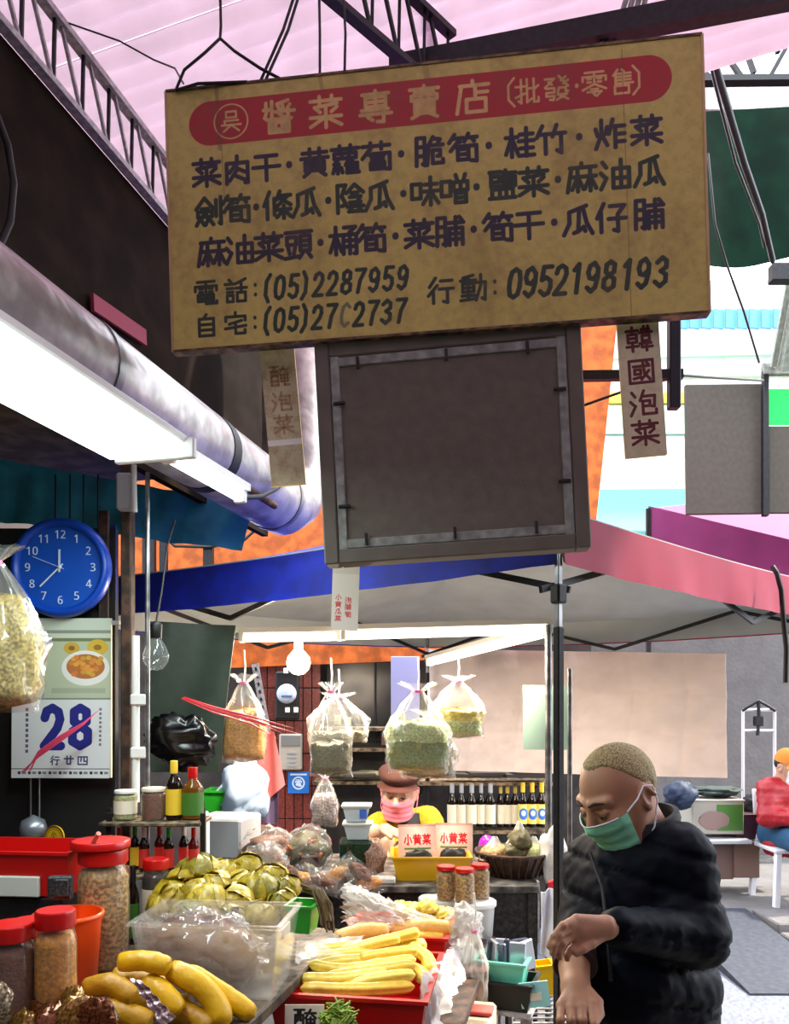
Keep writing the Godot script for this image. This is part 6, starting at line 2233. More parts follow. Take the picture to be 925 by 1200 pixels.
	for q in [[-0.1, -0.13], [0.1, -0.13], [-0.1, 0.13], [0.1, 0.13]]:
		m = mb(t)
		m.tube([t.position + Vector3(q[0], 0, q[1]), t.position + Vector3(q[0], 0.66, q[1])], 0.007, 8)
		part("leg", m, M.whitesteel, t)
	for q in [[600, 1188, 0.030], [616, 1190, 0.028], [608, 1196, 0.03], [590, 1194, 0.028]]:
		m = mb()
		blob(m, Vector3(P(q[0], 0, 2.62).x, 0.604 + q[2], -2.62), Vector3(q[2], q[2], q[2]), 0.1, int(q[0]), 2.0)
		solo("red_onion", "brownish red onion on the wire rack", "onion", m, mk(Color(0.50, 0.20, 0.17), 0.4), "onions on the rack")
	t = thing("yellow_basket", "bright yellow plastic scoop basket beside the black pole", "basket", P(641, 1166, 2.62))
	m = mb(t)
	tub(m, P(641, 1164, 2.62), 0.055, 0.06, 0.10, 0.010, 0.003, Basis(Vector3(0, 0, 1), 0.12))
	part("body", m, M.brightyellow, t)
	m = mb()
	sheet(m, P(634, 1045, 2.72), P(654, 1040, 2.72), P(656, 1130, 2.72), P(633, 1118, 2.72), 8, 10, func(s, q): return 0.018 * sin(s * 9.0 + q * 3.0), 0.003)
	solo("white_apron", "white cloth hanging between counter and black pole", "cloth", m, mk(Color(0.90, 0.91, 0.95), 0.85))
	m = mb()
	m.box(P(648, 1040, 2.76), Vector3(0.025, 0.05, 0.02), Basis(Vector3(0, 0, 1), 0.3), 0.004)
	solo("red_tag", "small red tag above the white cloth", "tag", m, mk(Color(0.80, 0.12, 0.18), 0.5))

# ---------------------------------------------------------------- the display of pickles
func mustard(label: String, p: Vector3, r: float, sd: int, core: Material, leaf: Material) -> void:
	var t := thing("mustard_green", label, "pickled vegetable", p - Vector3(0, r * 0.8, 0), 0.0, "pickled mustard greens in the heap")
	rng.seed = sd * 13
	var turn := Basis(Vector3.UP, rng.randf() * TAU) * Basis(Vector3.RIGHT, rng.randf_range(0.2, 1.2))
	var m := mb(t)
	blob(m, p, Vector3(r * 0.92, r * 0.80, r * 0.92), 0.10, sd, 1.6, turn, 18, 12)
	part("heart", m, core, t)
	# overlapping leaves that wrap the heart, with a raised rib and a curled edge
	for k in 5:
		m = mb(t)
		var yaw := TAU * k / 5.0 + rng.randf_range(-0.4, 0.4)
		var rows := []
		for i in 9:
			var row := []
			var th := lerpf(2.75, 0.35 + rng.randf() * 0.02, i / 8.0)
			for j in 9:
				var s := j / 4.0 - 1.0
				var ph := yaw + s * 0.85 * sin(PI * clampf((i + 1.5) / 10.0, 0.0, 1.0))
				var rr := r * (1.0 + 0.03 * k / 5.0 + 0.10 * pow(absf(s), 3.0) + 0.05 * exp(-s * s * 30.0) + 0.05 * sin(i * 1.9 + s * 4.0 + sd) * absf(s))
				row.append(p + turn * Vector3(sin(th) * cos(ph) * rr, cos(th) * rr * 0.9, sin(th) * sin(ph) * rr))
			rows.append(row)
		m.grid(rows)
		part("leaf", m, leaf if (k + sd) % 2 else core, t)

func rod(called: String, label: String, cat: String, pts: Array, r: float, mat: Material, group := "", rib := 0.0) -> void:
	# a bent vegetable with rounded ends, slightly uneven
	var c := Curve3D.new()
	for i in pts.size():
		var tan: Vector3 = (pts[mini(i + 1, pts.size() - 1)] - pts[maxi(i - 1, 0)]) / 6.0
		c.add_point(pts[i], -tan, tan)
	var n := 16
	var path := []
	var rad := []
	for i in n + 1:
		var s := float(i) / n
		path.append(c.sample_baked(c.get_baked_length() * s, true))
		rad.append(r * sqrt(maxf(0.02, 1.0 - pow(absf(s * 2.0 - 1.0), 7.0))) * (1.0 + 0.10 * noise.get_noise_2d(i * 26.0, pts[0].x * 4000.0)))
	var m := mb()
	m.tube(path, rad, 24 if rib > 0.0 else 12, true, 0.85 if rib > 0.0 else 1.0, rib)
	solo(called, label, cat, m, mat, group)

func produce() -> void:
	var m: MB
	# the two tables
	var bs := Basis(Vector3.UP, AYAW)
	var t := thing("display_table", "low table under the red trays", "table", AL(2.0, -0.47, 0))
	m = mb(t)
	m.box(AL(1.945, -0.47, 0.785), Vector3(0.36, 0.03, 1.71), bs, 0.004)
	part("top", m, M.wood, t)
	for q in [[1.15, -0.62], [1.15, -0.32], [2.7, -0.62], [2.7, -0.32]]:
		m = mb(t)
		m.box(AL(q[0], q[1], 0.385), Vector3(0.04, 0.77, 0.04), bs, 0.003)
		part("leg", m, M.darksteel, t)
	t = thing("display_table", "higher table under the white bin and the mustard greens", "table", AL(1.8, -1.15, 0))
	m = mb(t)
	m.box(AL(1.575, -1.20, 0.935), Vector3(1.08, 0.03, 1.35), bs, 0.004)
	part("top", m, mk(Color(0.45, 0.38, 0.30), 0.6, 0, M.g3, 3.0), t)
	for q in [[0.95, -1.7], [0.95, -0.7], [2.2, -1.7], [2.2, -0.7]]:
		m = mb(t)
		m.box(AL(q[0], q[1], 0.46), Vector3(0.04, 0.92, 0.04), bs, 0.003)
		part("leg", m, M.darksteel, t)
	# red trays
	t = thing("red_tray", "red plastic tray of yellow pickled stalks", "tray", Vector3(-0.085, 0.802, -2.06))
	m = mb(t)
	tub(m, t.position, 0.37, 0.36, 0.12, 0.016, 0.005, Basis(Vector3.UP, -0.16))
	part("body", m, M.redplastic, t)
	t = thing("red_tray", "red plastic tray with film wrapped gourds behind the stalks", "tray", Vector3(0.02, 0.802, -2.50))
	m = mb(t)
	tub(m, t.position, 0.30, 0.26, 0.12, 0.014, 0.005, Basis(Vector3.UP, -0.16))
	part("body", m, M.redplastic, t)
	# bed of stalks, each one a vegetable
	var sl := "long yellow pickled mustard stalk in the red tray"
	var rows := [
		[[352, 1158, 1.93], [420, 1160, 1.93], [486, 1156, 1.95], 0.019], [[398, 1156, 1.96], [440, 1148, 1.96], [487, 1142, 1.97], 0.019], [[352, 1147, 1.97], [400, 1148, 1.97], [455, 1140, 1.98], 0.020],
		[[380, 1146, 1.99], [430, 1140, 2.0], [488, 1131, 2.01], 0.020], [[362, 1130, 2.02], [400, 1137, 2.02], [445, 1131, 2.03], [488, 1124, 2.04], 0.019], [[352, 1137, 2.04], [400, 1128, 2.06], [440, 1126, 2.07], 0.021],
		[[420, 1124, 2.06], [455, 1118, 2.07], [490, 1114, 2.08], 0.018], [[352, 1126, 2.10], [396, 1120, 2.10], [440, 1116, 2.12], 0.020], [[398, 1119, 2.12], [436, 1107, 2.13], [470, 1099, 2.14], 0.020], [[440, 1106, 2.14], [470, 1098, 2.15], [492, 1092, 2.16], 0.018],
		[[470, 1128, 2.10], [492, 1140, 2.04], [497, 1150, 2.0], 0.019], [[480, 1108, 2.14], [500, 1122, 2.10], [504, 1138, 2.06], 0.018], [[352, 1115, 2.16], [395, 1112, 2.17], [430, 1108, 2.18], 0.020], [[440, 1122, 2.14], [470, 1112, 2.15], [500, 1106, 2.17], 0.02],
	]
	for i in rows.size():
		var q: Array = rows[i]
		rod("pickled_stalk", sl if i % 3 else "orange tinged pickled mustard stalk among the yellow ones in the red tray", "pickled vegetable", q.slice(0, -1).map(func(w): return P(w[0], w[1], w[2])), q[-1], M.stalk if i % 3 else M.stalk2, "yellow stalks in the red tray", 0.22)
	# film draped over the far end of the stalks
	m = mb()
	sheet(m, P(348, 1103, 2.20), P(430, 1096, 2.20), P(414, 1122, 2.06), P(346, 1128, 2.02), 10, 6, func(s, q): return 0.012 * sin(s * 8.0) * sin(q * 5.0))
	solo("film_sheet", "sheet of milky film lying over the ends of the stalks", "plastic film", m, M.filmthick)
	# gourds in film
	rod("pickled_gourd", "orange yellow pickled gourd in the second tray, the right one", "pickled vegetable", [P(458, 1092, 2.44), P(495, 1088, 2.43), P(531, 1090, 2.42)], 0.030, M.gourd)
	rod("pickled_gourd", "orange yellow pickled gourd lying flat, the left one", "pickled vegetable", [P(392, 1102, 2.30), P(425, 1093, 2.32), P(456, 1092, 2.34)], 0.027, M.gourd)
	rod("pickled_gourd", "small pale gourd below the others in the second tray", "pickled vegetable", [P(480, 1100, 2.40), P(500, 1100, 2.40), P(522, 1100, 2.40)], 0.022, M.stalk2)
	t = thing("film_bag", "large open milky film bag lying over the gourds", "bag", P(440, 1095, 2.5))
	m = mb(t)
	rows = []
	for i in 25:
		var s := i / 24.0
		var row := []
		for j in 40:
			var g := TAU * j / 40
			var wr := 1.0 + 0.10 * sin(j * 2.2 + i * 0.3) + 0.45 * noise.get_noise_2d(j * 16.0, i * 22.0)
			var ce := P(lerpf(404, 512, s), lerpf(1058, 1086, s), lerpf(2.46, 2.50, s))
			row.append(ce + Vector3(0.014 * sin(j * 1.7) * (1.0 - s), cos(g) * lerpf(0.056, 0.020, s) * wr, sin(g) * lerpf(0.05, 0.07, s) * wr))
		rows.append(row)
	m.grid(rows, true, true)
	part("skin", m, M.filmthick, t)
	for q in [[478, 1067, 0.040], [500, 1063, 0.036], [520, 1072, 0.034], [490, 1076, 0.035], [468, 1062, 0.026]]:
		m = mb()
		blob(m, P(q[0], q[1], 2.58), Vector3(q[2], q[2] * 0.66, q[2]), 0.3, int(q[0]), 3.5, Basis(), 22, 14)
		solo("yellow_pickle", "crumpled bright yellow pickled leaf ball behind the gourds", "pickled vegetable", m, M.stalk, "yellow pickled leaf balls")
	# white plastic draped along the right side of the trays
	m = mb()
	sheet(m, P(494, 1146, 1.90), P(546, 1094, 2.66), P(588, 1170, 2.66), P(502, 1290, 1.90), 90, 24, func(s, q): return 0.016 * sin(s * 44.0 + q * 3.0) * (0.25 + q) + 0.030 * noise.get_noise_2d(s * 700.0, q * 60.0) + 0.010 * noise.get_noise_2d(s * 1800.0, q * 300.0), 0.0)
	solo("plastic_drape", "shiny white plastic sheet draped down the side of the trays", "plastic sheet", m, M.milky)
	# price card and green shreds in front of the tray
	var cv := Canvas.new(128, 96, Color(0.88, 0.86, 0.78))
	glyph(cv, "醃", Vector2(66, 52), Vector2(70, 70), 8, Color(0.08, 0.07, 0.07))
	t = thing("price_card", "cream price card with a black brush written character", "card", P(357, 1212, 1.82))
	m = mb(t)
	panel_uv(m, Transform3D(Basis(Vector3.RIGHT, -0.12), P(357, 1194, 1.82)), 0.088, 0.062, 0.002)
	part("print", m, print_mat(cv), t)
	m = mb(t)
	m.box(P(357, 1194, 1.82), Vector3(0.088, 0.062, 0.003), Basis(Vector3.RIGHT, -0.12))
	part("card", m, M.paper, t)
	t = thing("green_shreds", "small heap of light green shredded pickle before the red tray", "pickled vegetable", P(398, 1210, 1.84))
	m = mb(t)
	rng.seed = 5
	for k in 90:
		var p := P(397 + rng.randf_range(-17, 17), 1200 + rng.randf_range(-8, 12), 1.80 + rng.randf_range(-0.03, 0.03))
		p.y += 0.03 * cos((p.x - P(397, 0, 1.8).x) * 40.0)
		var d := Vector3(rng.randf_range(-1, 1), rng.randf_range(-0.6, 0.6), rng.randf_range(-1, 1)).normalized() * 0.02
		m.tube([p - d, p + Vector3(0, 0.006, 0), p + d], 0.0022, 5)
	var sh := part("shreds", m, M.shred, t)
	sh.set_meta("kind", "stuff")
	m = mb(t)
	blob(m, P(398, 1206, 1.80), Vector3(0.035, 0.045, 0.035), 0.1, 3)
	part("heap", m, M.shred, t)
	# translucent bin
	var bp := Vector3(-0.405, 0.952, -1.87)
	t = thing("clear_bin", "translucent white plastic bin holding a bag of brown pickles", "bin", bp)
	m = mb(t)
	tub(m, bp, 0.33, 0.21, 0.168, 0.020, 0.004, Basis(Vector3.UP, -0.10))
	part("body", m, film(Color(0.94, 0.93, 0.90), 0.09, 0.15), t)
	m = mb(t)
	m.box(bp + Vector3(0.158, 0.135, 0.03), Vector3(0.006, 0.022, 0.07), Basis(Vector3.UP, -0.10), 0.002)
	part("grip", m, M.bin, t)
	t = thing("brown_pickle_bag", "milky bag of brown pickled radish lying in the clear bin", "bag of food", bp + Vector3(-0.05, 0.02, 0))
	m = mb(t)
	blob(m, bp + Vector3(-0.03, 0.082, 0.0), Vector3(0.125, 0.075, 0.075), 0.14, 81, 3.0, Basis(Vector3(0, 0, 1), -0.25), 26, 16)
	part("contents", m, mk(Color(0.40, 0.22, 0.10), 0.6, 0, M.g4, 12.0, M.n1, 0.8), t)
	m = mb(t)
	blob(m, bp + Vector3(-0.030, 0.086, 0.0), Vector3(0.136, 0.084, 0.082), 0.20, 82, 5.0, Basis(Vector3(0, 0, 1), -0.25), 34, 22)
	part("skin", m, M.film, t)
	# yellow radishes in front of the bin
	var dl := "yellow pickled radish in the heap before the clear bin"
	for q in [[[[138, 1128, 1.62], [170, 1126, 1.62], [200, 1134, 1.62]], 0.021, 0], [[[196, 1134, 1.64], [235, 1155, 1.63], [255, 1180, 1.62], [262, 1204, 1.60]], 0.024, 0], [[[216, 1136, 1.68], [250, 1158, 1.68], [280, 1178, 1.67], [298, 1192, 1.66]], 0.022, 0], [[[170, 1150, 1.62], [192, 1165, 1.60], [210, 1188, 1.59]], 0.023, 0], [[[97, 1160, 1.58], [130, 1154, 1.58], [160, 1172, 1.57]], 0.022, 1], [[[105, 1184, 1.56], [140, 1186, 1.56], [178, 1202, 1.56]], 0.024, 1], [[[130, 1145, 1.66], [165, 1150, 1.66], [195, 1160, 1.66]], 0.024, 1], [[[190, 1180, 1.62], [225, 1190, 1.62], [252, 1206, 1.60]], 0.023, 1], [[[150, 1168, 1.64], [185, 1180, 1.64], [225, 1178, 1.65]], 0.026, 1]]:
		rod("pickled_radish", dl if q[2] == 0 else "brownish yellow pickled radish low in the heap before the clear bin", "pickled vegetable", q[0].map(func(w): return P(w[0], w[1], w[2])), q[1], M.daikon if q[2] == 0 else M.daikondark, "yellow pickled radishes")
	m = mb()
	sheet(m, P(152, 1146, 1.52), P(168, 1150, 1.52), P(206, 1192, 1.50), P(190, 1204, 1.50), 8, 14, func(s, q): return 0.010 * sin(q * 24.0) + 0.006 * sin(s * 14.0), 0.002)
	solo("silver_wrapper", "crinkled silver pink wrapper lying on the yellow radishes", "wrapper", m, mk(Color(0.86, 0.78, 0.80), 0.2, 0.5, null, 3.0, M.n1, 0.6))
	# heap of pickled mustard greens
	var heap := [[204, 1052, 2.12, 25], [233, 1026, 2.26, 27], [262, 1030, 2.30, 26], [288, 1020, 2.34, 22], [302, 1046, 2.16, 27], [274, 1062, 2.08, 26], [243, 1062, 2.06, 27], [222, 1076, 2.02, 23], [192, 1062, 2.10, 19], [318, 1032, 2.26, 22], [330, 1058, 2.12, 19], [306, 1076, 2.02, 22], [252, 1044, 2.16, 25], [270, 1082, 2.0, 22], [232, 1048, 2.14, 24], [284, 1042, 2.18, 22], [336, 1040, 2.22, 17], [214, 1036, 2.22, 20]]
	for i in heap.size():
		var q: Array = heap[i]
		mustard(["olive yellow pickled mustard green in the heap behind the clear bin", "dark olive pickled mustard green in the heap behind the clear bin", "pale yellow pickled mustard green in the heap behind the clear bin"][i % 3], P(q[0], q[1], q[2]), q[3] * q[2] / F * 0.98, i + 3, [M.mustard, M.mustarddark, M.mustardpale][i % 3], [M.mustardpale, M.mustard, M.mustard][i % 3])
	rng.seed = 19
	m = mb()
	blob(m, P(310, 1008, 2.42), Vector3(0.07, 0.05, 0.05), 0.22, 91, 3.5, Basis(), 26, 18)
	solo("clear_bag", "empty clear crinkled bag on top of the mustard greens", "bag", m, M.film)
	# green basket and the bunch of dried stalks
	t = thing("green_basket", "small bright green plastic basket beside the mustard greens", "basket", P(356, 1092, 2.02))
	m = mb(t)
	tub(m, P(356, 1090, 2.02), 0.066, 0.08, 0.07, 0.008, 0.003, Basis(Vector3.UP, -0.2))
	part("body", m, M.greenplastic, t)
	t = thing("dried_stalk_bunch", "drooping bunch of thin brown dried stalks beside the green basket", "dried vegetable", P(380, 1100, 2.0))
	for k in 26:
		m = mb(t)
		var u := 352 + rng.randf_range(0, 14)
		var e := rng.randf_range(0, 1)
		m.tube([P(u, 1040 + rng.randf_range(-4, 6), 2.05), P(u + 10 + e * 8, 1044 + rng.randf_range(-2, 8), 2.02), P(u + 18 + e * 10, 1062 + rng.randf_range(-4, 6), 2.0), P(u + 20 + e * 12, 1078 + rng.randf_range(-2, 16), 1.98 + rng.randf_range(-0.02, 0.02))], [0.003, 0.0042, 0.004, 0.0025], 5)
		part("stalk", m, M.drystalk, t)

# ---------------------------------------------------------------- jars and bottles at the left
func left_goods() -> void:
	var m: MB
	# rack with two shelves
	var t := thing("bottle_rack", "two tier wooden rack of sauce bottles and jars by the post", "rack", P(183, 1090, 2.35))
	for v in [962, 1022]:
		m = mb(t)
		m.box(P(184, v, 2.38), Vector3(0.29, 0.012, 0.15), Basis(), 0.003)
		part("shelf_board", m, mk(Color(0.58, 0.50, 0.38), 0.6, 0, M.g3, 4.0), t)
	for q in [[128, 2.33], [238, 2.33], [128, 2.44], [238, 2.44]]:
		m = mb(t)
		m.box(Vector3(P(q[0], 0, q[1]).x, (P(0, 950, 2.38).y + 0.95) / 2, -q[1]), Vector3(0.014, P(0, 950, 2.38).y - 0.95, 0.014))
		part("upright", m, M.darksteel, t)
	var top := P(0, 961, 2.38).y + 0.006
	var low := P(0, 1021, 2.38).y + 0.006
	jar("square_jar", "clear jar with a pale label, left on the upper rack shelf", Vector3(P(147, 0, 2.36).x, top, -2.36), 0.033, 0.085, M.palegreens, M.whiteplastic, "", M.label)
	jar("brown_jar", "wide jar of dark brown paste on the upper rack shelf", Vector3(P(180, 0, 2.36).x, top, -2.36), 0.036, 0.092, M.brownfood, M.label, "", null)
	bottle("tall dark soy bottle with yellow label on the upper rack shelf", Vector3(P(204, 0, 2.36).x, top, -2.36), 0.024, 0.17, M.bottleglass, M.yellowlabel, M.yellowlabel, "")
	bottle("amber oil bottle with green label and red cap on the upper rack shelf", Vector3(P(226, 0, 2.37).x, top, -2.37), 0.032, 0.15, mk(Color(0.40, 0.24, 0.05), 0.15), M.greenlabel, M.redplastic, "", "oil_bottle")
	for k in 7:
		bottle("small chilli sauce bottle with red label on the lower rack shelf" if k > 1 else "small bottle with yellow green label on the lower rack shelf", Vector3(P(140 + k * 14.5, 0, 2.36).x, low, -2.36 - 0.03 * (k % 2)), 0.0155, 0.125, M.bottleglass if k % 3 else mk(Color(0.35, 0.06, 0.03), 0.15), M.redlabel if k > 1 else M.yellowlabel, [M.redplastic, M.greenplastic, M.whiteplastic][k % 3], "chilli sauce bottles" if k > 1 else "yellow labelled bottles")
	jar("paste_jar", "dark sauce jar with a square cream label before the rack", Vector3(P(183, 0, 2.22).x, 0.952, -2.22), 0.038, 0.225, M.sauce, M.redplastic, "", M.label)
	for k in 2:
		bottle("slim dark bottle with a green label in front of the rack", Vector3(P(140 + k * 16, 0, 2.2).x, 0.952, -2.2), 0.017, 0.21, M.bottleglass, M.greenlabel, M.black, "slim bottles before the rack")
	m = mb()
	m.box(P(231, 985, 2.55), Vector3(0.07, 0.18, 0.06), Basis(), 0.008)
	solo("white_canister", "white plastic canister right of the bottle rack", "canister", m, thin(Color(0.82, 0.83, 0.83), Color(0.3, 0.3, 0.3), 0.35))
	# big jars with red lids, orange tub and red trays at the far left
	jar("pickle_jar", "large jar of pale ginger pickles with a red lid beside the bottle rack", Vector3(P(121, 0, 1.98).x, 0.952, -1.98), 0.062, 0.295, M.peanut, M.redplastic, "", null)
	jar("pickle_jar", "tall jar of amber pickles with a red lid before the orange tub", Vector3(P(65, 0, 1.5).x, 0.95, -1.5), 0.038, 0.27, M.amber, M.redplastic, "", null)
	for q in [[12, 1.48, 0.25], [36, 1.56, 0.235]]:
		jar("pickle_jar", "jar of dark pickles with a wide red lid at the table's outer end", Vector3(P(q[0], 0, q[1]).x, 0.95, -q[1]), 0.043, q[2], M.brownfood, M.redplastic, "dark pickle jars with red lids", null)
	t = thing("orange_tub", "orange plastic tub between the red lidded jars", "tub", Vector3(P(80, 0, 1.85).x, 0.952, -1.85))
	m = mb(t)
	m.lathe([Vector2(0, 0), Vector2(0.062, 0.0), Vector2(0.072, 0.16), Vector2(0.078, 0.162), Vector2(0.078, 0.172), Vector2(0.069, 0.172), Vector2(0.06, 0.01), Vector2(0, 0.01)], t.position, 26)
	part("body", m, M.orangeplastic, t)
	t = thing("red_crate", "red plastic crate with a pale band above the orange tub", "crate", Vector3(P(30, 0, 2.05).x, 1.13, -2.08))
	m = mb(t)
	tub(m, t.position, 0.30, 0.2, 0.11, 0.01, 0.004, Basis(Vector3.UP, -0.1))
	part("body", m, M.redplastic, t)
	m = mb(t)
	m.box(t.position + Vector3(-0.03, 0.025, 0.098), Vector3(0.2, 0.05, 0.012), Basis(Vector3.UP, -0.1), 0.003)
	part("band", m, mk(Color(0.80, 0.82, 0.78), 0.5), t, "pale band")
	m = mb()
	m.box(Vector3(P(30, 0, 2.05).x, 1.04, -2.08), Vector3(0.26, 0.176, 0.18), Basis(Vector3.UP, -0.1), 0.006)
	solo("stacking_box", "dark box under the red crate", "box", m, M.darksteel)
	m = mb()
	m.box(P(71, 1040, 1.88), Vector3(0.055, 0.055, 0.02), Basis(Vector3.UP, 0.1), 0.004)
	m.box(P(73, 1040, 1.87), Vector3(0.03, 0.04, 0.02), Basis(Vector3.UP, 0.1), 0.002)
	solo("kitchen_timer", "small grey and black timer on the orange tub's rim", "timer", m, mk(Color(0.32, 0.33, 0.34), 0.4, 0.2, M.g3, 20.0))
	t = thing("red_dish", "shallow red lid with a pale spoon on the large ginger jar", "dish", P(118, 1000, 1.95))  # loose red lid on the jar, with a straw-like handle
	m = mb(t)
	m.lathe([Vector2(0, 0), Vector2(0.068, 0), Vector2(0.070, 0.004), Vector2(0.070, 0.018), Vector2(0.064, 0.02), Vector2(0, 0.02)], Vector3(P(118, 0, 1.98).x, 1.249, -1.98), 24)
	part("disc", m, M.redplastic, t)
	m = mb(t)
	m.tube([Vector3(P(118, 0, 1.98).x, 1.268, -1.93), Vector3(P(128, 0, 1.98).x, 1.295, -1.91)], 0.006, 8)
	part("spoon", m, mk(Color(0.90, 0.45, 0.38), 0.4), t)
	# shiny snack packets filling the nearest corner
	rng.seed = 77
	for k in 12:
		var u := rng.randf_range(-5, 118)
		var d := rng.randf_range(1.40, 1.50)
		var v := rng.randf_range(1172, 1212)
		var s := thing("gold_packet", ["shiny gold snack packet in the front corner of the table", "shiny red brown snack packet in the front corner of the table", "shiny cream snack packet in the front corner of the table"][k % 3], "packet", P(u, v + 14, d), 0.0, "gold packets in the front corner")
		var bb := Basis(Vector3.UP, rng.randf_range(-0.6, 0.6)) * Basis(Vector3(0, 0, 1), rng.randf_range(-0.6, 0.6)) * Basis(Vector3.RIGHT, rng.randf_range(-0.8, 0.0))
		m = mb(s)
		blob(m, P(u, v, d), Vector3(0.034, 0.040, 0.014), 0.16, k, 5.0, bb, 22, 14)
		part("wrapper", m, mk([Color(0.70, 0.50, 0.24), Color(0.55, 0.30, 0.16), Color(0.82, 0.74, 0.60)][k % 3], 0.18, 0.45, M.g3, 20.0), s)

# ---------------------------------------------------------------- people
func head_shape(skin: MB, xf: Transform3D, cell := 0.0042) -> Field:
	# faces +z, the origin lies between the ears; crown at y 0.125, chin at -0.128
	var f := Field.new(Vector3(-0.108, -0.165, -0.125), Vector3(0.108, 0.142, 0.15), cell)
	f.ell(Vector3(0, 0.030, -0.014), Vector3(0.077, 0.095, 0.099), 0.01)
	f.ell(Vector3(0, -0.040, 0.028), Vector3(0.060, 0.085, 0.066), 0.03)
	f.cap(Vector3(-0.030, -0.098, 0.050), Vector3(0.030, -0.098, 0.050), 0.026, 0.026, 0.03)
	f.cap(Vector3(0, -0.108, 0.064), Vector3(0, -0.108, 0.066), 0.018, 0.018, 0.02)
	for s in [-1.0, 1.0]:
		f.cap(Vector3(s * 0.052, -0.020, 0.010), Vector3(s * 0.040, -0.085, 0.030), 0.020, 0.018, 0.04)
		f.ell(Vector3(s * 0.042, -0.022, 0.064), Vector3(0.022, 0.020, 0.018), 0.03)
		f.cap(Vector3(s * 0.012, 0.032, 0.086), Vector3(s * 0.048, 0.034, 0.070), 0.011, 0.010, 0.014)
		f.ell(Vector3(s * 0.031, 0.010, 0.096), Vector3(0.017, 0.012, 0.016), 0.012, Basis(), true)
		f.ell(Vector3(s * 0.031, 0.008, 0.078), Vector3(0.0155, 0.0125, 0.0125), 0.003)
		f.cap(Vector3(s * 0.020, 0.014, 0.088), Vector3(s * 0.044, 0.013, 0.081), 0.0042, 0.004, 0.004)
		# ear: an outer rim round a hollow
		f.ell(Vector3(s * 0.079, -0.004, -0.012), Vector3(0.010, 0.033, 0.020), 0.008, Basis(Vector3.UP, s * 0.35))
		f.cap(Vector3(s * 0.084, 0.022, -0.020), Vector3(s * 0.088, -0.004, -0.032), 0.006, 0.006, 0.006)
		f.cap(Vector3(s * 0.084, 0.024, -0.016), Vector3(s * 0.082, 0.016, 0.002), 0.0055, 0.005, 0.005)
		f.ell(Vector3(s * 0.090, 0.002, -0.010), Vector3(0.007, 0.017, 0.010), 0.004, Basis(Vector3.UP, s * 0.35), true)
	f.cap(Vector3(0, 0.022, 0.086), Vector3(0, -0.022, 0.110), 0.009, 0.012, 0.012)
	f.ell(Vector3(0, -0.026, 0.106), Vector3(0.017, 0.011, 0.013), 0.008)
	f.cap(Vector3(-0.02, -0.066, 0.086), Vector3(0.02, -0.066, 0.086), 0.008, 0.008, 0.006)
	f.cap(Vector3(-0.018, -0.076, 0.085), Vector3(0.018, -0.076, 0.085), 0.008, 0.008, 0.006)
	f.cap(Vector3(0, -0.05, -0.025), Vector3(0, -0.17, -0.035), 0.056, 0.058, 0.03)
	f.mesh(skin, xf)
	return f

func hair_shape(m: MB, xf: Transform3D, puff: float, front: float, _cell := 0.005) -> void:
	# a cropped cap of hair on the skull; front is how far down the forehead it comes, 0 = the crown
	var rows := []
	for i in 17:
		var row := []
		for j in 56:
			var ph := TAU * j / 56
			var c := cos(ph)                       # 1 in front, -1 at the nape
			var side := 1.0 - c * c
			var low := lerpf(2.15, front, smoothstep(-0.75, 0.85, c)) - 0.08 * side * smoothstep(-0.3, 0.3, c) + 0.02 * sin(ph * 23.0)
			if absf(c) < 0.42:
				low = minf(low, 1.62 - 0.10 * cos(ph * 2.0))
			var th := low * i / 16.0
			var k := 1.0 + puff / 0.09 if i < 15 else 1.0 + puff / 0.09 * 0.4 if i == 15 else 0.97
			k += 0.010 * noise.get_noise_3d(j * 60.0, i * 70.0, 5.0)
			row.append(xf * (Vector3(0, 0.030, -0.014) + Vector3(sin(th) * sin(ph) * 0.077, cos(th) * 0.095, sin(th) * c * 0.099) * k))
		rows.append(row)
	m.grid(rows, true, true)

func mask_shape(m: MB, xf: Transform3D, f: Field, wide := 0.98) -> Array:
	# laid on the face from the nose bridge to under the chin, then stretched taut between the high spots
	var R := []
	for i in 17:
		var row := []
		for j in 25:
			var ph := (j / 12.0 - 1.0) * wide
			var y := lerpf(-0.010, -0.112, i / 16.0)
			var r := 0.16
			while r > 0.03 and f._at(Vector3(sin(ph) * r, y, cos(ph) * r)) > 0.0035:
				r -= 0.0015
			row.append(r)
		R.append(row)
	for k in 30:
		for i in 17:
			for j in range(1, 24):
				var av: float = (R[maxi(i - 1, 0)][j] + R[mini(i + 1, 16)][j] + R[i][j - 1] + R[i][j + 1]) / 4.0
				R[i][j] = maxf(R[i][j], av)
	var rows := []
	for i in 17:
		var row := []
		for j in 25:
			var ph := (j / 12.0 - 1.0) * wide
			var r: float = R[i][j] + (0.0025 if i in [4, 8, 12] else 0.0)
			row.append(xf * Vector3(sin(ph) * r, lerpf(-0.010, -0.112, i / 16.0) + 0.008 * sin(ph) * sin(ph), cos(ph) * r))
		rows.append(row)
	m.grid(rows)
	return [rows[0][0], rows[0][24], rows[16][0], rows[16][24], rows[0]]

func loop_shape(m: MB, xf: Transform3D, s: float, ends: Array) -> void:
	var k := 0 if s < 0 else 1
	m.tube([ends[k], ends[k].lerp(xf * Vector3(s * 0.086, 0.030, -0.012), 0.5) + xf.basis * Vector3(s * 0.008, 0, 0), xf * Vector3(s * 0.088, 0.030, -0.012), xf * Vector3(s * 0.090, 0.018, -0.034), xf * Vector3(s * 0.086, -0.022, -0.034), ends[k + 2].lerp(xf * Vector3(s * 0.086, -0.022, -0.034), 0.5) + xf.basis * Vector3(s * 0.010, -0.008, 0), ends[k + 2]], 0.0020, 6)

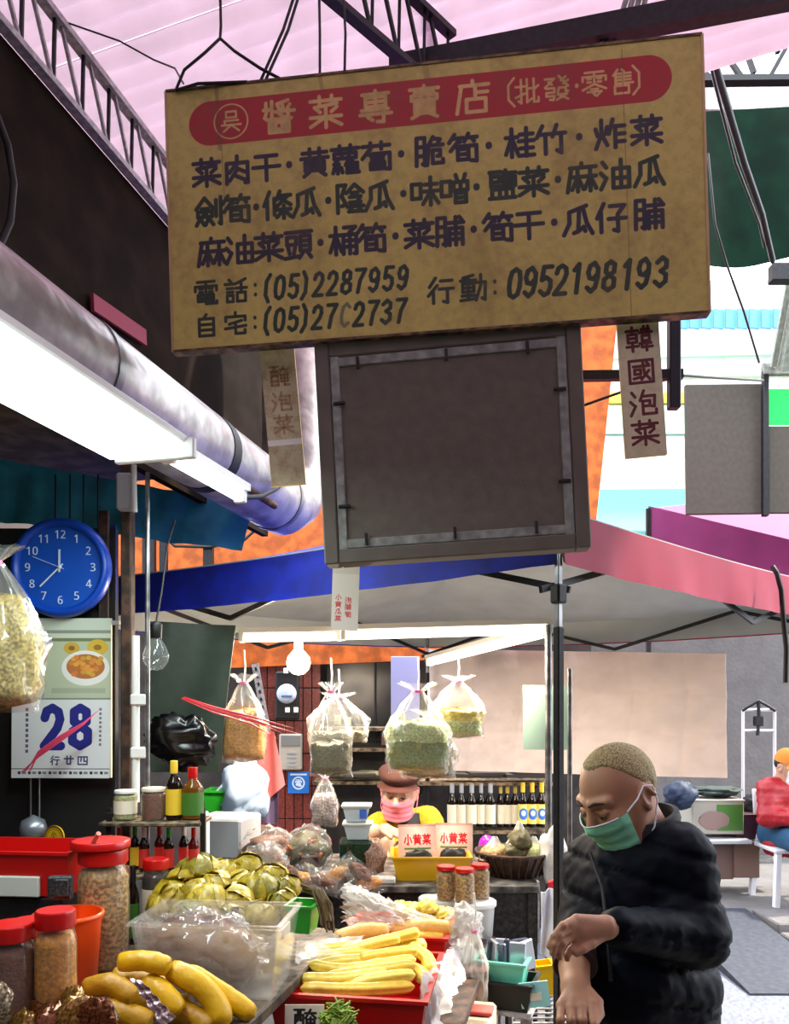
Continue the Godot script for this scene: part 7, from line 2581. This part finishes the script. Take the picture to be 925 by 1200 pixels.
func finger(f: Field, pts: Array, r: float) -> void:
	for i in pts.size() - 1:
		f.cap(pts[i], pts[i + 1], r * (1.0 - 0.09 * i), r * (1.0 - 0.09 * (i + 1)), 0.003)

func box_of(pts: Array, pad: float) -> Array:
	var lo: Vector3 = pts[0]
	var hi: Vector3 = pts[0]
	for p in pts:
		lo = lo.min(p)
		hi = hi.max(p)
	return [lo - Vector3(pad, pad, pad), hi + Vector3(pad, pad, pad)]

func old_man() -> void:
	var t := thing("person", "old man in a dark padded jacket and green face mask, arms folded low", "person", Vector3(0.56, 0, -1.86))
	var hx := Transform3D(Basis(Vector3.UP, -1.08) * Basis(Vector3.RIGHT, 0.50) * Basis(Vector3(0, 0, 1), 0.04), P(725, 934, 1.84))
	hx.basis = hx.basis.scaled(Vector3(0.94, 0.94, 0.94))
	# skin: head, both hands with wrists, a core under the clothes; one mesh
	var skin := mb(t)
	var hf := head_shape(skin, hx)
	# his left hand, laid over the other wrist
	var w0 := P(730, 1087, 1.605)
	var kn := [P(676, 1077, 1.555), P(669, 1086, 1.548), P(670, 1096, 1.548), P(677, 1105, 1.552)]
	var fg := [[kn[0], P(660, 1085, 1.535), P(650, 1097, 1.530), P(644, 1109, 1.530)], [kn[1], P(656, 1096, 1.530), P(650, 1107, 1.525), P(648, 1117, 1.525)], [kn[2], P(660, 1106, 1.532), P(656, 1115, 1.53), P(656, 1122, 1.53)], [kn[3], P(669, 1113, 1.542), P(665, 1119, 1.54), P(665, 1124, 1.54)]]
	var th := [P(708, 1096, 1.57), P(694, 1106, 1.552), P(684, 1112, 1.542), P(676, 1117, 1.538)]
	var bx := box_of([w0, fg[0][3], fg[3][3], P(700, 1068, 1.58), th[3]], 0.045)
	var f := Field.new(bx[0], bx[1], 0.0030)
	f.cap(w0, P(712, 1087, 1.578), 0.024, 0.022, 0.01)
	for i in 4:
		f.cap(P(710, 1081 + i * 3.6, 1.574), kn[i], 0.0135, 0.0102, 0.010)
		finger(f, fg[i], [0.0088, 0.0090, 0.0086, 0.0076][i])
	f.cap(P(702, 1087, 1.570), P(682, 1091, 1.557), 0.014, 0.011, 0.012)
	finger(f, th, 0.0100)
	f.mesh(skin)
	# his right forearm and fist
	var e0 := P(672, 1118, 1.70)
	var e1 := P(675, 1158, 1.60)
	kn = [P(694, 1176, 1.555), P(682, 1180, 1.548), P(670, 1181, 1.550), P(658, 1178, 1.560)]
	fg = []
	for i in 4:
		var u: float = [696, 683, 670, 657][i]
		fg.append([kn[i], P(u, 1195, 1.528), P(u + 1, 1210, 1.54), P(u + 2, 1214, 1.57)])
	th = [P(690, 1162, 1.58), P(701, 1174, 1.56), P(703, 1188, 1.54), P(697, 1199, 1.520)]
	bx = box_of([e0, P(656, 1214, 1.525), P(704, 1214, 1.58)], 0.05)
	f = Field.new(bx[0], bx[1], 0.0032)
	f.cap(e0, e1, 0.036, 0.027, 0.01)
	f.cap(e1, P(675, 1174, 1.57), 0.026, 0.022, 0.014)
	for i in 4:
		f.cap(P(684 - i * 5, 1164, 1.585), kn[i], 0.0140, 0.0108, 0.008)
		finger(f, fg[i], [0.0096, 0.0098, 0.0095, 0.0086][i])
	finger(f, th, 0.0110)
	f.mesh(skin)
	f = Field.new(Vector3(0.35, 0.05, -2.05), Vector3(0.80, 1.36, -1.62), 0.02)
	f.cap(P(742, 985, 1.87), P(752, 1160, 1.88), 0.06, 0.10, 0.05)
	f.cap(Vector3(0.50, 0.85, -1.88), Vector3(0.47, 0.10, -1.90), 0.08, 0.045, 0.04)
	f.cap(Vector3(0.63, 0.85, -1.84), Vector3(0.64, 0.10, -1.82), 0.08, 0.045, 0.04)
	f.mesh(skin)
	part("body", skin, M.skin, t)
	# dark eyes under lowered lids
	var m := mb(t)
	for s in [-1.0, 1.0]:
		m.tube([hx * Vector3(s * 0.021, 0.003, 0.0905), hx * Vector3(s * 0.031, 0.0005, 0.0925), hx * Vector3(s * 0.042, 0.003, 0.0865)], [0.0012, 0.0028, 0.001], 6)
	part("eye", m, M.eye, t)
	m = mb(t)
	for s in [-1.0, 1.0]:
		m.tube([hx * Vector3(s * 0.012, 0.034, 0.0985), hx * Vector3(s * 0.030, 0.040, 0.0930), hx * Vector3(s * 0.050, 0.034, 0.0775)], [0.003, 0.0042, 0.0015], 6)
	part("eyebrow", m, mk(Color(0.25, 0.20, 0.15), 0.9), t)
	m = mb(t)
	hair_shape(m, hx, 0.0035, 0.72)
	part("hair", m, M.hairgrey, t, "cropped grey yellow hair")
	# green surgical mask
	m = mb(t)
	var ends := mask_shape(m, hx, hf)
	var mk_ := part("face_mask", m, M.maskgreen, t, "green surgical mask")
	for s in [-1.0, 1.0]:
		m = mb(t)
		loop_shape(m, hx, s, ends)
		part("ear_loop", m, M.maskwhite, mk_)
	m = mb(t)
	m.tube(ends[4].slice(3, 22), 0.0016, 5)
	part("nose_wire", m, M.maskwhite, mk_)
	# padded jacket
	f = Field.new(Vector3(0.26, 0.80, -2.14), Vector3(0.86, 1.36, -1.50), 0.011)
	f.cap(P(742, 1030, 1.89), P(757, 1150, 1.88), 0.125, 0.150, 0.04)
	f.cap(P(735, 1060, 1.83), P(735, 1145, 1.80), 0.100, 0.128, 0.05)
	f.cap(P(700, 1012, 1.95), P(792, 1006, 1.79), 0.075, 0.082, 0.05)
	f.cap(P(742, 985, 1.88), P(744, 1010, 1.87), 0.072, 0.090, 0.04)
	# his left arm (right in the picture)
	f.cap(P(800, 1012, 1.78), P(820, 1098, 1.72), 0.068, 0.062, 0.03)
	f.cap(P(820, 1098, 1.72), P(724, 1087, 1.60), 0.060, 0.040, 0.02)
	# his right arm
	f.cap(P(694, 1016, 1.94), P(680, 1098, 1.83), 0.062, 0.056, 0.03)
	f.cap(P(680, 1098, 1.83), P(674, 1120, 1.71), 0.054, 0.046, 0.02)
	# hem
	f.cap(P(745, 1160, 1.88), P(770, 1160, 1.87), 0.146, 0.142, 0.03)
	m = mb(t)
	f.mesh(m, Transform3D(), func(p: Vector3, n: Vector3) -> float:
		var k := fposmod(p.y + 0.25 * p.x, 0.082) - 0.041
		return 0.004 * noise.get_noise_3dv(p * 900.0) + 0.004 * noise.get_noise_3dv(p * 1600.0) - 0.009 * exp(-k * k / 0.00004))
	var jk := part("jacket", m, M.jacket, t, "dark navy quilted down jacket")
	m = mb(t)
	m.tube([P(692, 1000, 1.80), P(706, 1040, 1.735), P(712, 1090, 1.675), P(716, 1150, 1.655)], 0.004, 6)
	part("zip", m, M.darksteel, jk)
	m = mb(t)
	for i in 5:
		var c0 := P(673, 1114, 1.712).lerp(P(674, 1130, 1.672), i / 4.0)
		var c1 := P(673, 1114, 1.712).lerp(P(674, 1130, 1.672), (i + 0.8) / 4.0)
		m.tube([c0, c0.lerp(c1, 0.5), c1], [0.043, 0.0465, 0.043], 20, true)
	part("cuff", m, mk(Color(0.22, 0.13, 0.14), 0.9), jk, "ribbed knit cuff")
	# stand-up collar, open at the throat
	m = mb(t)
	var nb := P(748, 984, 1.875)
	var cols := []
	for side in [0.0, 0.012]:
		var rows := []
		for i in 7:
			var q := i / 6.0
			var row := []
			for j in 29:
				var g := -0.98 + 0.62 + (TAU - 1.24) * j / 28.0
				var rr: float = lerpf(0.094, 0.076, q) + side + 0.004 * sin(q * 9.0)
				row.append(nb + Vector3(sin(g) * rr, -0.035 + q * 0.095 - 0.02 * cos(g + 0.98) , cos(g) * rr))
			rows.append(row)
		cols.append(rows)
		m.grid(rows)
	for j in 28:
		m.quad(cols[0][6][j], cols[0][6][j + 1], cols[1][6][j + 1], cols[1][6][j])
	for i in 6:
		for j in [0, 28]:
			m.quad(cols[0][i][j], cols[0][i + 1][j], cols[1][i + 1][j], cols[1][i][j])
	part("collar", m, M.collar, jk, "dark grey stand-up collar")
	m = mb(t)
	blob(m, P(736, 1004, 1.84), Vector3(0.045, 0.034, 0.05), 0.1, 5, 2.0)
	part("shirt", m, M.redshirt, t, "red shirt at the throat")
	# trousers and shoes
	f = Field.new(Vector3(0.34, 0.05, -2.06), Vector3(0.80, 1.0, -1.66), 0.014)
	f.cap(P(735, 1172, 1.89), P(775, 1172, 1.86), 0.125, 0.125, 0.04)
	f.cap(Vector3(0.50, 0.85, -1.89), Vector3(0.47, 0.10, -1.91), 0.095, 0.062, 0.04)
	f.cap(Vector3(0.63, 0.85, -1.84), Vector3(0.64, 0.10, -1.83), 0.095, 0.062, 0.04)
	m = mb(t)
	f.mesh(m, Transform3D(), func(p: Vector3, n: Vector3) -> float: return 0.006 * noise.get_noise_3dv(p * 700.0))
	part("trousers", m, M.trousers, t)
	for q in [Vector3(0.45, 0.04, -1.87), Vector3(0.62, 0.04, -1.78)]:
		m = mb(t)
		blob(m, q, Vector3(0.05, 0.04, 0.13), 0.04, 3, 1.0, Basis(Vector3.UP, -0.9))
		part("shoe", m, M.black, t)

func vendor() -> void:
	var t := thing("person", "vendor in brown cap, pink mask and yellow shirt bending over the counter", "person", Vector3(0.05, 0, -3.75))
	var hx := Transform3D(Basis(Vector3.UP, -0.16) * Basis(Vector3.RIGHT, 0.20) * Basis(Vector3(0, 0, 1), -0.06), P(468, 929, 3.62))
	hx.basis = hx.basis.scaled(Vector3(0.95, 0.95, 0.95))
	var skin := mb(t)
	var hf := head_shape(skin, hx, 0.0055)
	# forearms and hands reaching forward over the counter
	var hands := [[P(424, 985, 3.55), P(452, 972, 3.42), P(470, 978, 3.36), 1.0], [P(515, 985, 3.55), P(492, 990, 3.42), P(478, 988, 3.37), -1.0]]
	for q in hands:
		var bx := box_of([q[0], q[1], q[2]], 0.07)
		var f := Field.new(bx[0], bx[1], 0.0055)
		f.cap(q[0], q[1], 0.034, 0.026, 0.01)
		var d: Vector3 = (q[2] - q[1]).normalized()
		var side := d.cross(Vector3.UP).normalized()
		for i in 4:
			var o := side * (i - 1.5) * 0.017
			var k: Vector3 = q[1] + d * 0.075 + o
			f.cap(q[1] + o * 0.5, k, 0.015, 0.012, 0.012)
			finger(f, [k, k + d * 0.030 - Vector3(0, 0.006, 0), k + d * 0.048 - Vector3(0, 0.022, 0), k + d * 0.052 - Vector3(0, 0.038, 0)], 0.0092)
		finger(f, [q[1] + side * 0.02 * q[3], q[1] + d * 0.04 + side * 0.045 * q[3], q[1] + d * 0.07 + side * 0.04 * q[3] - Vector3(0, 0.014, 0)], 0.011)
		f.mesh(skin)
	var f := Field.new(Vector3(-0.25, 0.0, -3.95), Vector3(0.35, 1.2, -3.5), 0.025)
	f.cap(P(470, 960, 3.68), P(470, 1040, 3.75), 0.06, 0.10, 0.05)
	f.cap(Vector3(-0.05, 0.8, -3.75), Vector3(-0.06, 0.06, -3.75), 0.08, 0.05, 0.04)
	f.cap(Vector3(0.12, 0.8, -3.75), Vector3(0.13, 0.06, -3.75), 0.08, 0.05, 0.04)
	f.mesh(skin)
	part("body", skin, M.skin2, t)
	var m := mb(t)
	for s in [-1.0, 1.0]:
		m.tube([hx * Vector3(s * 0.020, 0.004, 0.0905), hx * Vector3(s * 0.031, 0.003, 0.0925), hx * Vector3(s * 0.043, 0.005, 0.0860)], [0.0015, 0.0045, 0.0012], 6)
		m.tube([hx * Vector3(s * 0.012, 0.032, 0.0985), hx * Vector3(s * 0.030, 0.038, 0.0930), hx * Vector3(s * 0.050, 0.033, 0.0775)], [0.003, 0.004, 0.0015], 6)
	part("eyes_and_brows", m, M.eye, t)
	m = mb(t)
	hair_shape(m, hx, 0.008, 1.15)
	part("hair", m, M.hairblack, t)
	m = mb(t)
	var ends := mask_shape(m, hx, hf)
	var pm := part("face_mask", m, M.maskpink, t, "pink face mask")
	for s in [-1.0, 1.0]:
		m = mb(t)
		loop_shape(m, hx, s, ends)
		part("ear_loop", m, M.maskpink, pm)
	# soft cap with a brim
	m = mb(t)
	var rows := []
	for i in 9:
		var q := i / 8.0
		var row := []
		for j in 28:
			var g := TAU * j / 28
			var rr := lerpf(0.092, 0.002, pow(q, 2.2)) * (1.0 + 0.05 * sin(j * 0.9) * sin(PI * q)) + 0.032 * sin(PI * clampf(q * 1.25, 0, 1))
			row.append(hx * Vector3(cos(g) * rr * 0.90, 0.058 + 0.080 * sin(q * PI / 2), -0.012 + sin(g) * rr * 1.12))
		rows.append(row)
	m.grid(rows, true, true)
	var cap := part("cap", m, mk(Color(0.33, 0.16, 0.11), 0.85, 0, M.g2, 10.0), t, "brown cloth cap")
	m = mb(t)
	rows = []
	for i in 4:
		var row := []
		for j in 13:
			var g := PI * (0.12 + 0.76 * j / 12.0)
			var rr := lerpf(0.088, 0.118, i / 3.0)
			row.append(hx * Vector3(cos(g) * rr * 0.92, 0.064 - 0.026 * i / 3.0, -0.008 + sin(g) * rr * 1.08))
		rows.append(row)
	m.grid(rows)
	part("brim", m, mk(Color(0.30, 0.14, 0.10), 0.85), cap)
	# yellow shirt over a black collar
	f = Field.new(Vector3(-0.30, 0.72, -4.0), Vector3(0.42, 1.16, -3.40), 0.013)
	f.cap(P(470, 985, 3.74), P(470, 1060, 3.78), 0.135, 0.15, 0.04)
	f.cap(P(446, 968, 3.70), P(500, 962, 3.70), 0.062, 0.066, 0.04)
	f.cap(P(502, 962, 3.68), P(520, 995, 3.62), 0.060, 0.052, 0.03)
	f.cap(P(520, 995, 3.62), P(508, 988, 3.52), 0.048, 0.042, 0.02)
	f.cap(P(444, 968, 3.68), P(422, 990, 3.62), 0.058, 0.052, 0.03)
	f.cap(P(422, 990, 3.62), P(430, 983, 3.52), 0.048, 0.042, 0.02)
	m = mb(t)
	f.mesh(m, Transform3D(), func(p: Vector3, n: Vector3) -> float: return 0.006 * noise.get_noise_3dv(p * 800.0))
	part("shirt", m, mk(Color(0.88, 0.72, 0.10), 0.85, 0, M.g1, 6.0), t, "yellow shirt")
	m = mb(t)
	m.tube([P(474, 964, 3.66), P(475, 951, 3.66)], [0.085, 0.066], 20)
	part("collar", m, M.black, t, "black high collar")
	m = mb(t)
	sheet(m, P(434, 965, 3.50), P(462, 972, 3.50), P(462, 1010, 3.44), P(432, 1010, 3.44), 8, 8, func(s, q): return 0.02 * sin(s * 7.0 + q * 3.0), 0.004)
	part("apron_bib", m, mk(Color(0.93, 0.80, 0.68), 0.85), t, "cream apron cloth")
	f = Field.new(Vector3(-0.25, 0.04, -3.95), Vector3(0.35, 0.95, -3.55), 0.018)
	f.cap(P(455, 1070, 3.78), P(490, 1070, 3.78), 0.13, 0.13, 0.04)
	f.cap(Vector3(-0.05, 0.7, -3.76), Vector3(-0.06, 0.08, -3.76), 0.09, 0.06, 0.04)
	f.cap(Vector3(0.12, 0.7, -3.76), Vector3(0.13, 0.08, -3.76), 0.09, 0.06, 0.04)
	m = mb(t)
	f.mesh(m)
	part("trousers", m, M.trousers, t)

func seated_person() -> void:
	var fy := 0.12
	# white plastic chair
	var cp := Vector3(P(930, 0, 6.1).x, fy, -6.1)
	var t := thing("plastic_chair", "white plastic chair on the grey shop floor", "chair", cp)
	var wp := mk(Color(0.88, 0.88, 0.90), 0.4)
	var m := mb(t)
	m.box(cp + Vector3(0, 0.405, 0), Vector3(0.46, 0.03, 0.42), Basis(), 0.012)
	part("seat", m, wp, t)
	for q in [[-0.2, 0.18], [0.2, 0.18], [-0.2, -0.18], [0.2, -0.18]]:
		m = mb(t)
		m.bar(cp + Vector3(q[0], 0.40, q[1]), cp + Vector3(q[0] * 1.12, 0.0, q[1] * 1.12), 0.05, 0.035)
		part("leg", m, wp, t)
	m = mb(t)
	m.box(cp + Vector3(0, 0.62, -0.20), Vector3(0.42, 0.40, 0.025), Basis(Vector3.RIGHT, -0.12), 0.01)
	part("backrest", m, wp, t)
	# the person on it, seen at the frame's edge
	var p := thing("person", "seated person in a red jacket, blue jeans and ochre cap", "person", cp + Vector3(0, 0.0, 0))
	var hx := Transform3D(Basis(Vector3.UP, 0.5) * Basis(Vector3.RIGHT, 0.25), P(925, 900, 6.05))
	var skin := mb(p)
	var hf := head_shape(skin, hx, 0.008)
	for q in [[P(930, 960, 5.88), P(948, 962, 5.80)], [P(955, 962, 5.88), P(950, 968, 5.80)]]:
		var b := box_of(q, 0.10)
		var g := Field.new(b[0], b[1], 0.008)
		g.cap(q[0], q[1], 0.03, 0.03, 0.01)
		for i in 4:
			finger(g, [q[1] + Vector3(0, 0.018 - i * 0.014, 0.01), q[1] + Vector3(0.035, 0.014 - i * 0.014, 0.03), q[1] + Vector3(0.055, 0.004 - i * 0.013, 0.02)], 0.010)
		finger(g, [q[1] + Vector3(0, 0.02, 0.0), q[1] + Vector3(0.02, 0.045, 0.02), q[1] + Vector3(0.035, 0.05, 0.02)], 0.011)
		g.mesh(skin)
	var f := Field.new(Vector3(2.75, fy, -6.35), Vector3(3.35, 1.15, -5.5), 0.03)
	f.cap(P(922, 915, 6.08), P(922, 985, 6.12), 0.06, 0.11, 0.05)
	for s in [-0.1, 0.1]:
		f.cap(cp + Vector3(s, 0.48, 0.0), cp + Vector3(s, 0.46, 0.38), 0.06, 0.05, 0.03)
		f.cap(cp + Vector3(s, 0.46, 0.38), cp + Vector3(s, 0.08, 0.40), 0.05, 0.04, 0.03)
	f.mesh(skin)
	part("body", skin, M.skin2, p)
	m = mb(p)
	hair_shape(m, hx, 0.006, 1.1)
	part("hair", m, M.hairblack, p)
	m = mb(p)
	var ends := mask_shape(m, hx, hf)
	part("face_mask", m, M.maskwhite, p, "white face mask")
	m = mb(p)
	var rows := []
	for i in 8:
		var q := i / 7.0
		var row := []
		for j in 24:
			var g := TAU * j / 24
			var rr := lerpf(0.098, 0.002, pow(q, 2.4))
			row.append(hx * Vector3(cos(g) * rr * 0.9, 0.04 + 0.105 * sin(q * PI / 2), -0.012 + sin(g) * rr * 1.12))
		rows.append(row)
	m.grid(rows, true, true)
	var cap := part("cap", m, mk(Color(0.80, 0.48, 0.14), 0.8), p, "ochre cap")
	m = mb(p)
	rows = []
	for i in 3:
		var row := []
		for j in 11:
			var g := PI * (0.15 + 0.7 * j / 10.0)
			var rr := lerpf(0.096, 0.16, i / 2.0)
			row.append(hx * Vector3(cos(g) * rr * 0.9, 0.043 - 0.02 * i / 2.0, -0.01 + sin(g) * rr * 1.05))
		rows.append(row)
	m.grid(rows)
	part("brim", m, mk(Color(0.72, 0.42, 0.12), 0.8), cap)
	f = Field.new(Vector3(2.60, 0.45, -6.45), Vector3(3.50, 1.20, -5.68), 0.018)
	f.cap(P(922, 935, 6.10), P(920, 985, 6.12), 0.15, 0.17, 0.05)
	f.cap(P(902, 925, 6.08), P(945, 925, 6.08), 0.09, 0.09, 0.05)
	f.cap(P(902, 926, 6.06), P(900, 958, 6.0), 0.085, 0.075, 0.04)
	f.cap(P(900, 958, 6.0), P(930, 960, 5.88), 0.072, 0.055, 0.03)
	f.cap(P(946, 926, 6.06), P(955, 958, 6.0), 0.085, 0.075, 0.04)
	f.cap(P(955, 958, 6.0), P(955, 962, 5.88), 0.072, 0.055, 0.03)
	m = mb(p)
	f.mesh(m, Transform3D(), func(q: Vector3, n: Vector3) -> float:
		var k := fposmod(q.y, 0.09) - 0.045
		return 0.008 * noise.get_noise_3dv(q * 700.0) - 0.008 * exp(-k * k / 0.00008))
	part("jacket", m, mk(Color(0.72, 0.08, 0.13), 0.5, 0, M.g1, 5.0), p, "red padded jacket")
	f = Field.new(Vector3(2.60, 0.15, -6.4), Vector3(3.45, 0.80, -5.45), 0.02)
	f.cap(cp + Vector3(-0.12, 0.50, -0.05), cp + Vector3(0.1, 0.50, -0.05), 0.125, 0.12, 0.05)
	for s in [-0.11, 0.11]:
		f.cap(cp + Vector3(s, 0.50, 0.0), cp + Vector3(s, 0.49, 0.38), 0.10, 0.082, 0.04)
		f.cap(cp + Vector3(s, 0.49, 0.38), cp + Vector3(s, 0.12, 0.42), 0.08, 0.065, 0.04)
	m = mb(p)
	f.mesh(m, Transform3D(), func(q: Vector3, n: Vector3) -> float: return 0.006 * noise.get_noise_3dv(q * 600.0))
	part("jeans", m, mk(Color(0.14, 0.36, 0.52), 0.85, 0, M.g2, 6.0), p, "blue jeans")
	for s in [-0.11, 0.11]:
		m = mb(p)
		blob(m, cp + Vector3(s, 0.045, 0.47), Vector3(0.05, 0.045, 0.13), 0.03, 3, 1.0)
		part("shoe", m, M.black, p)
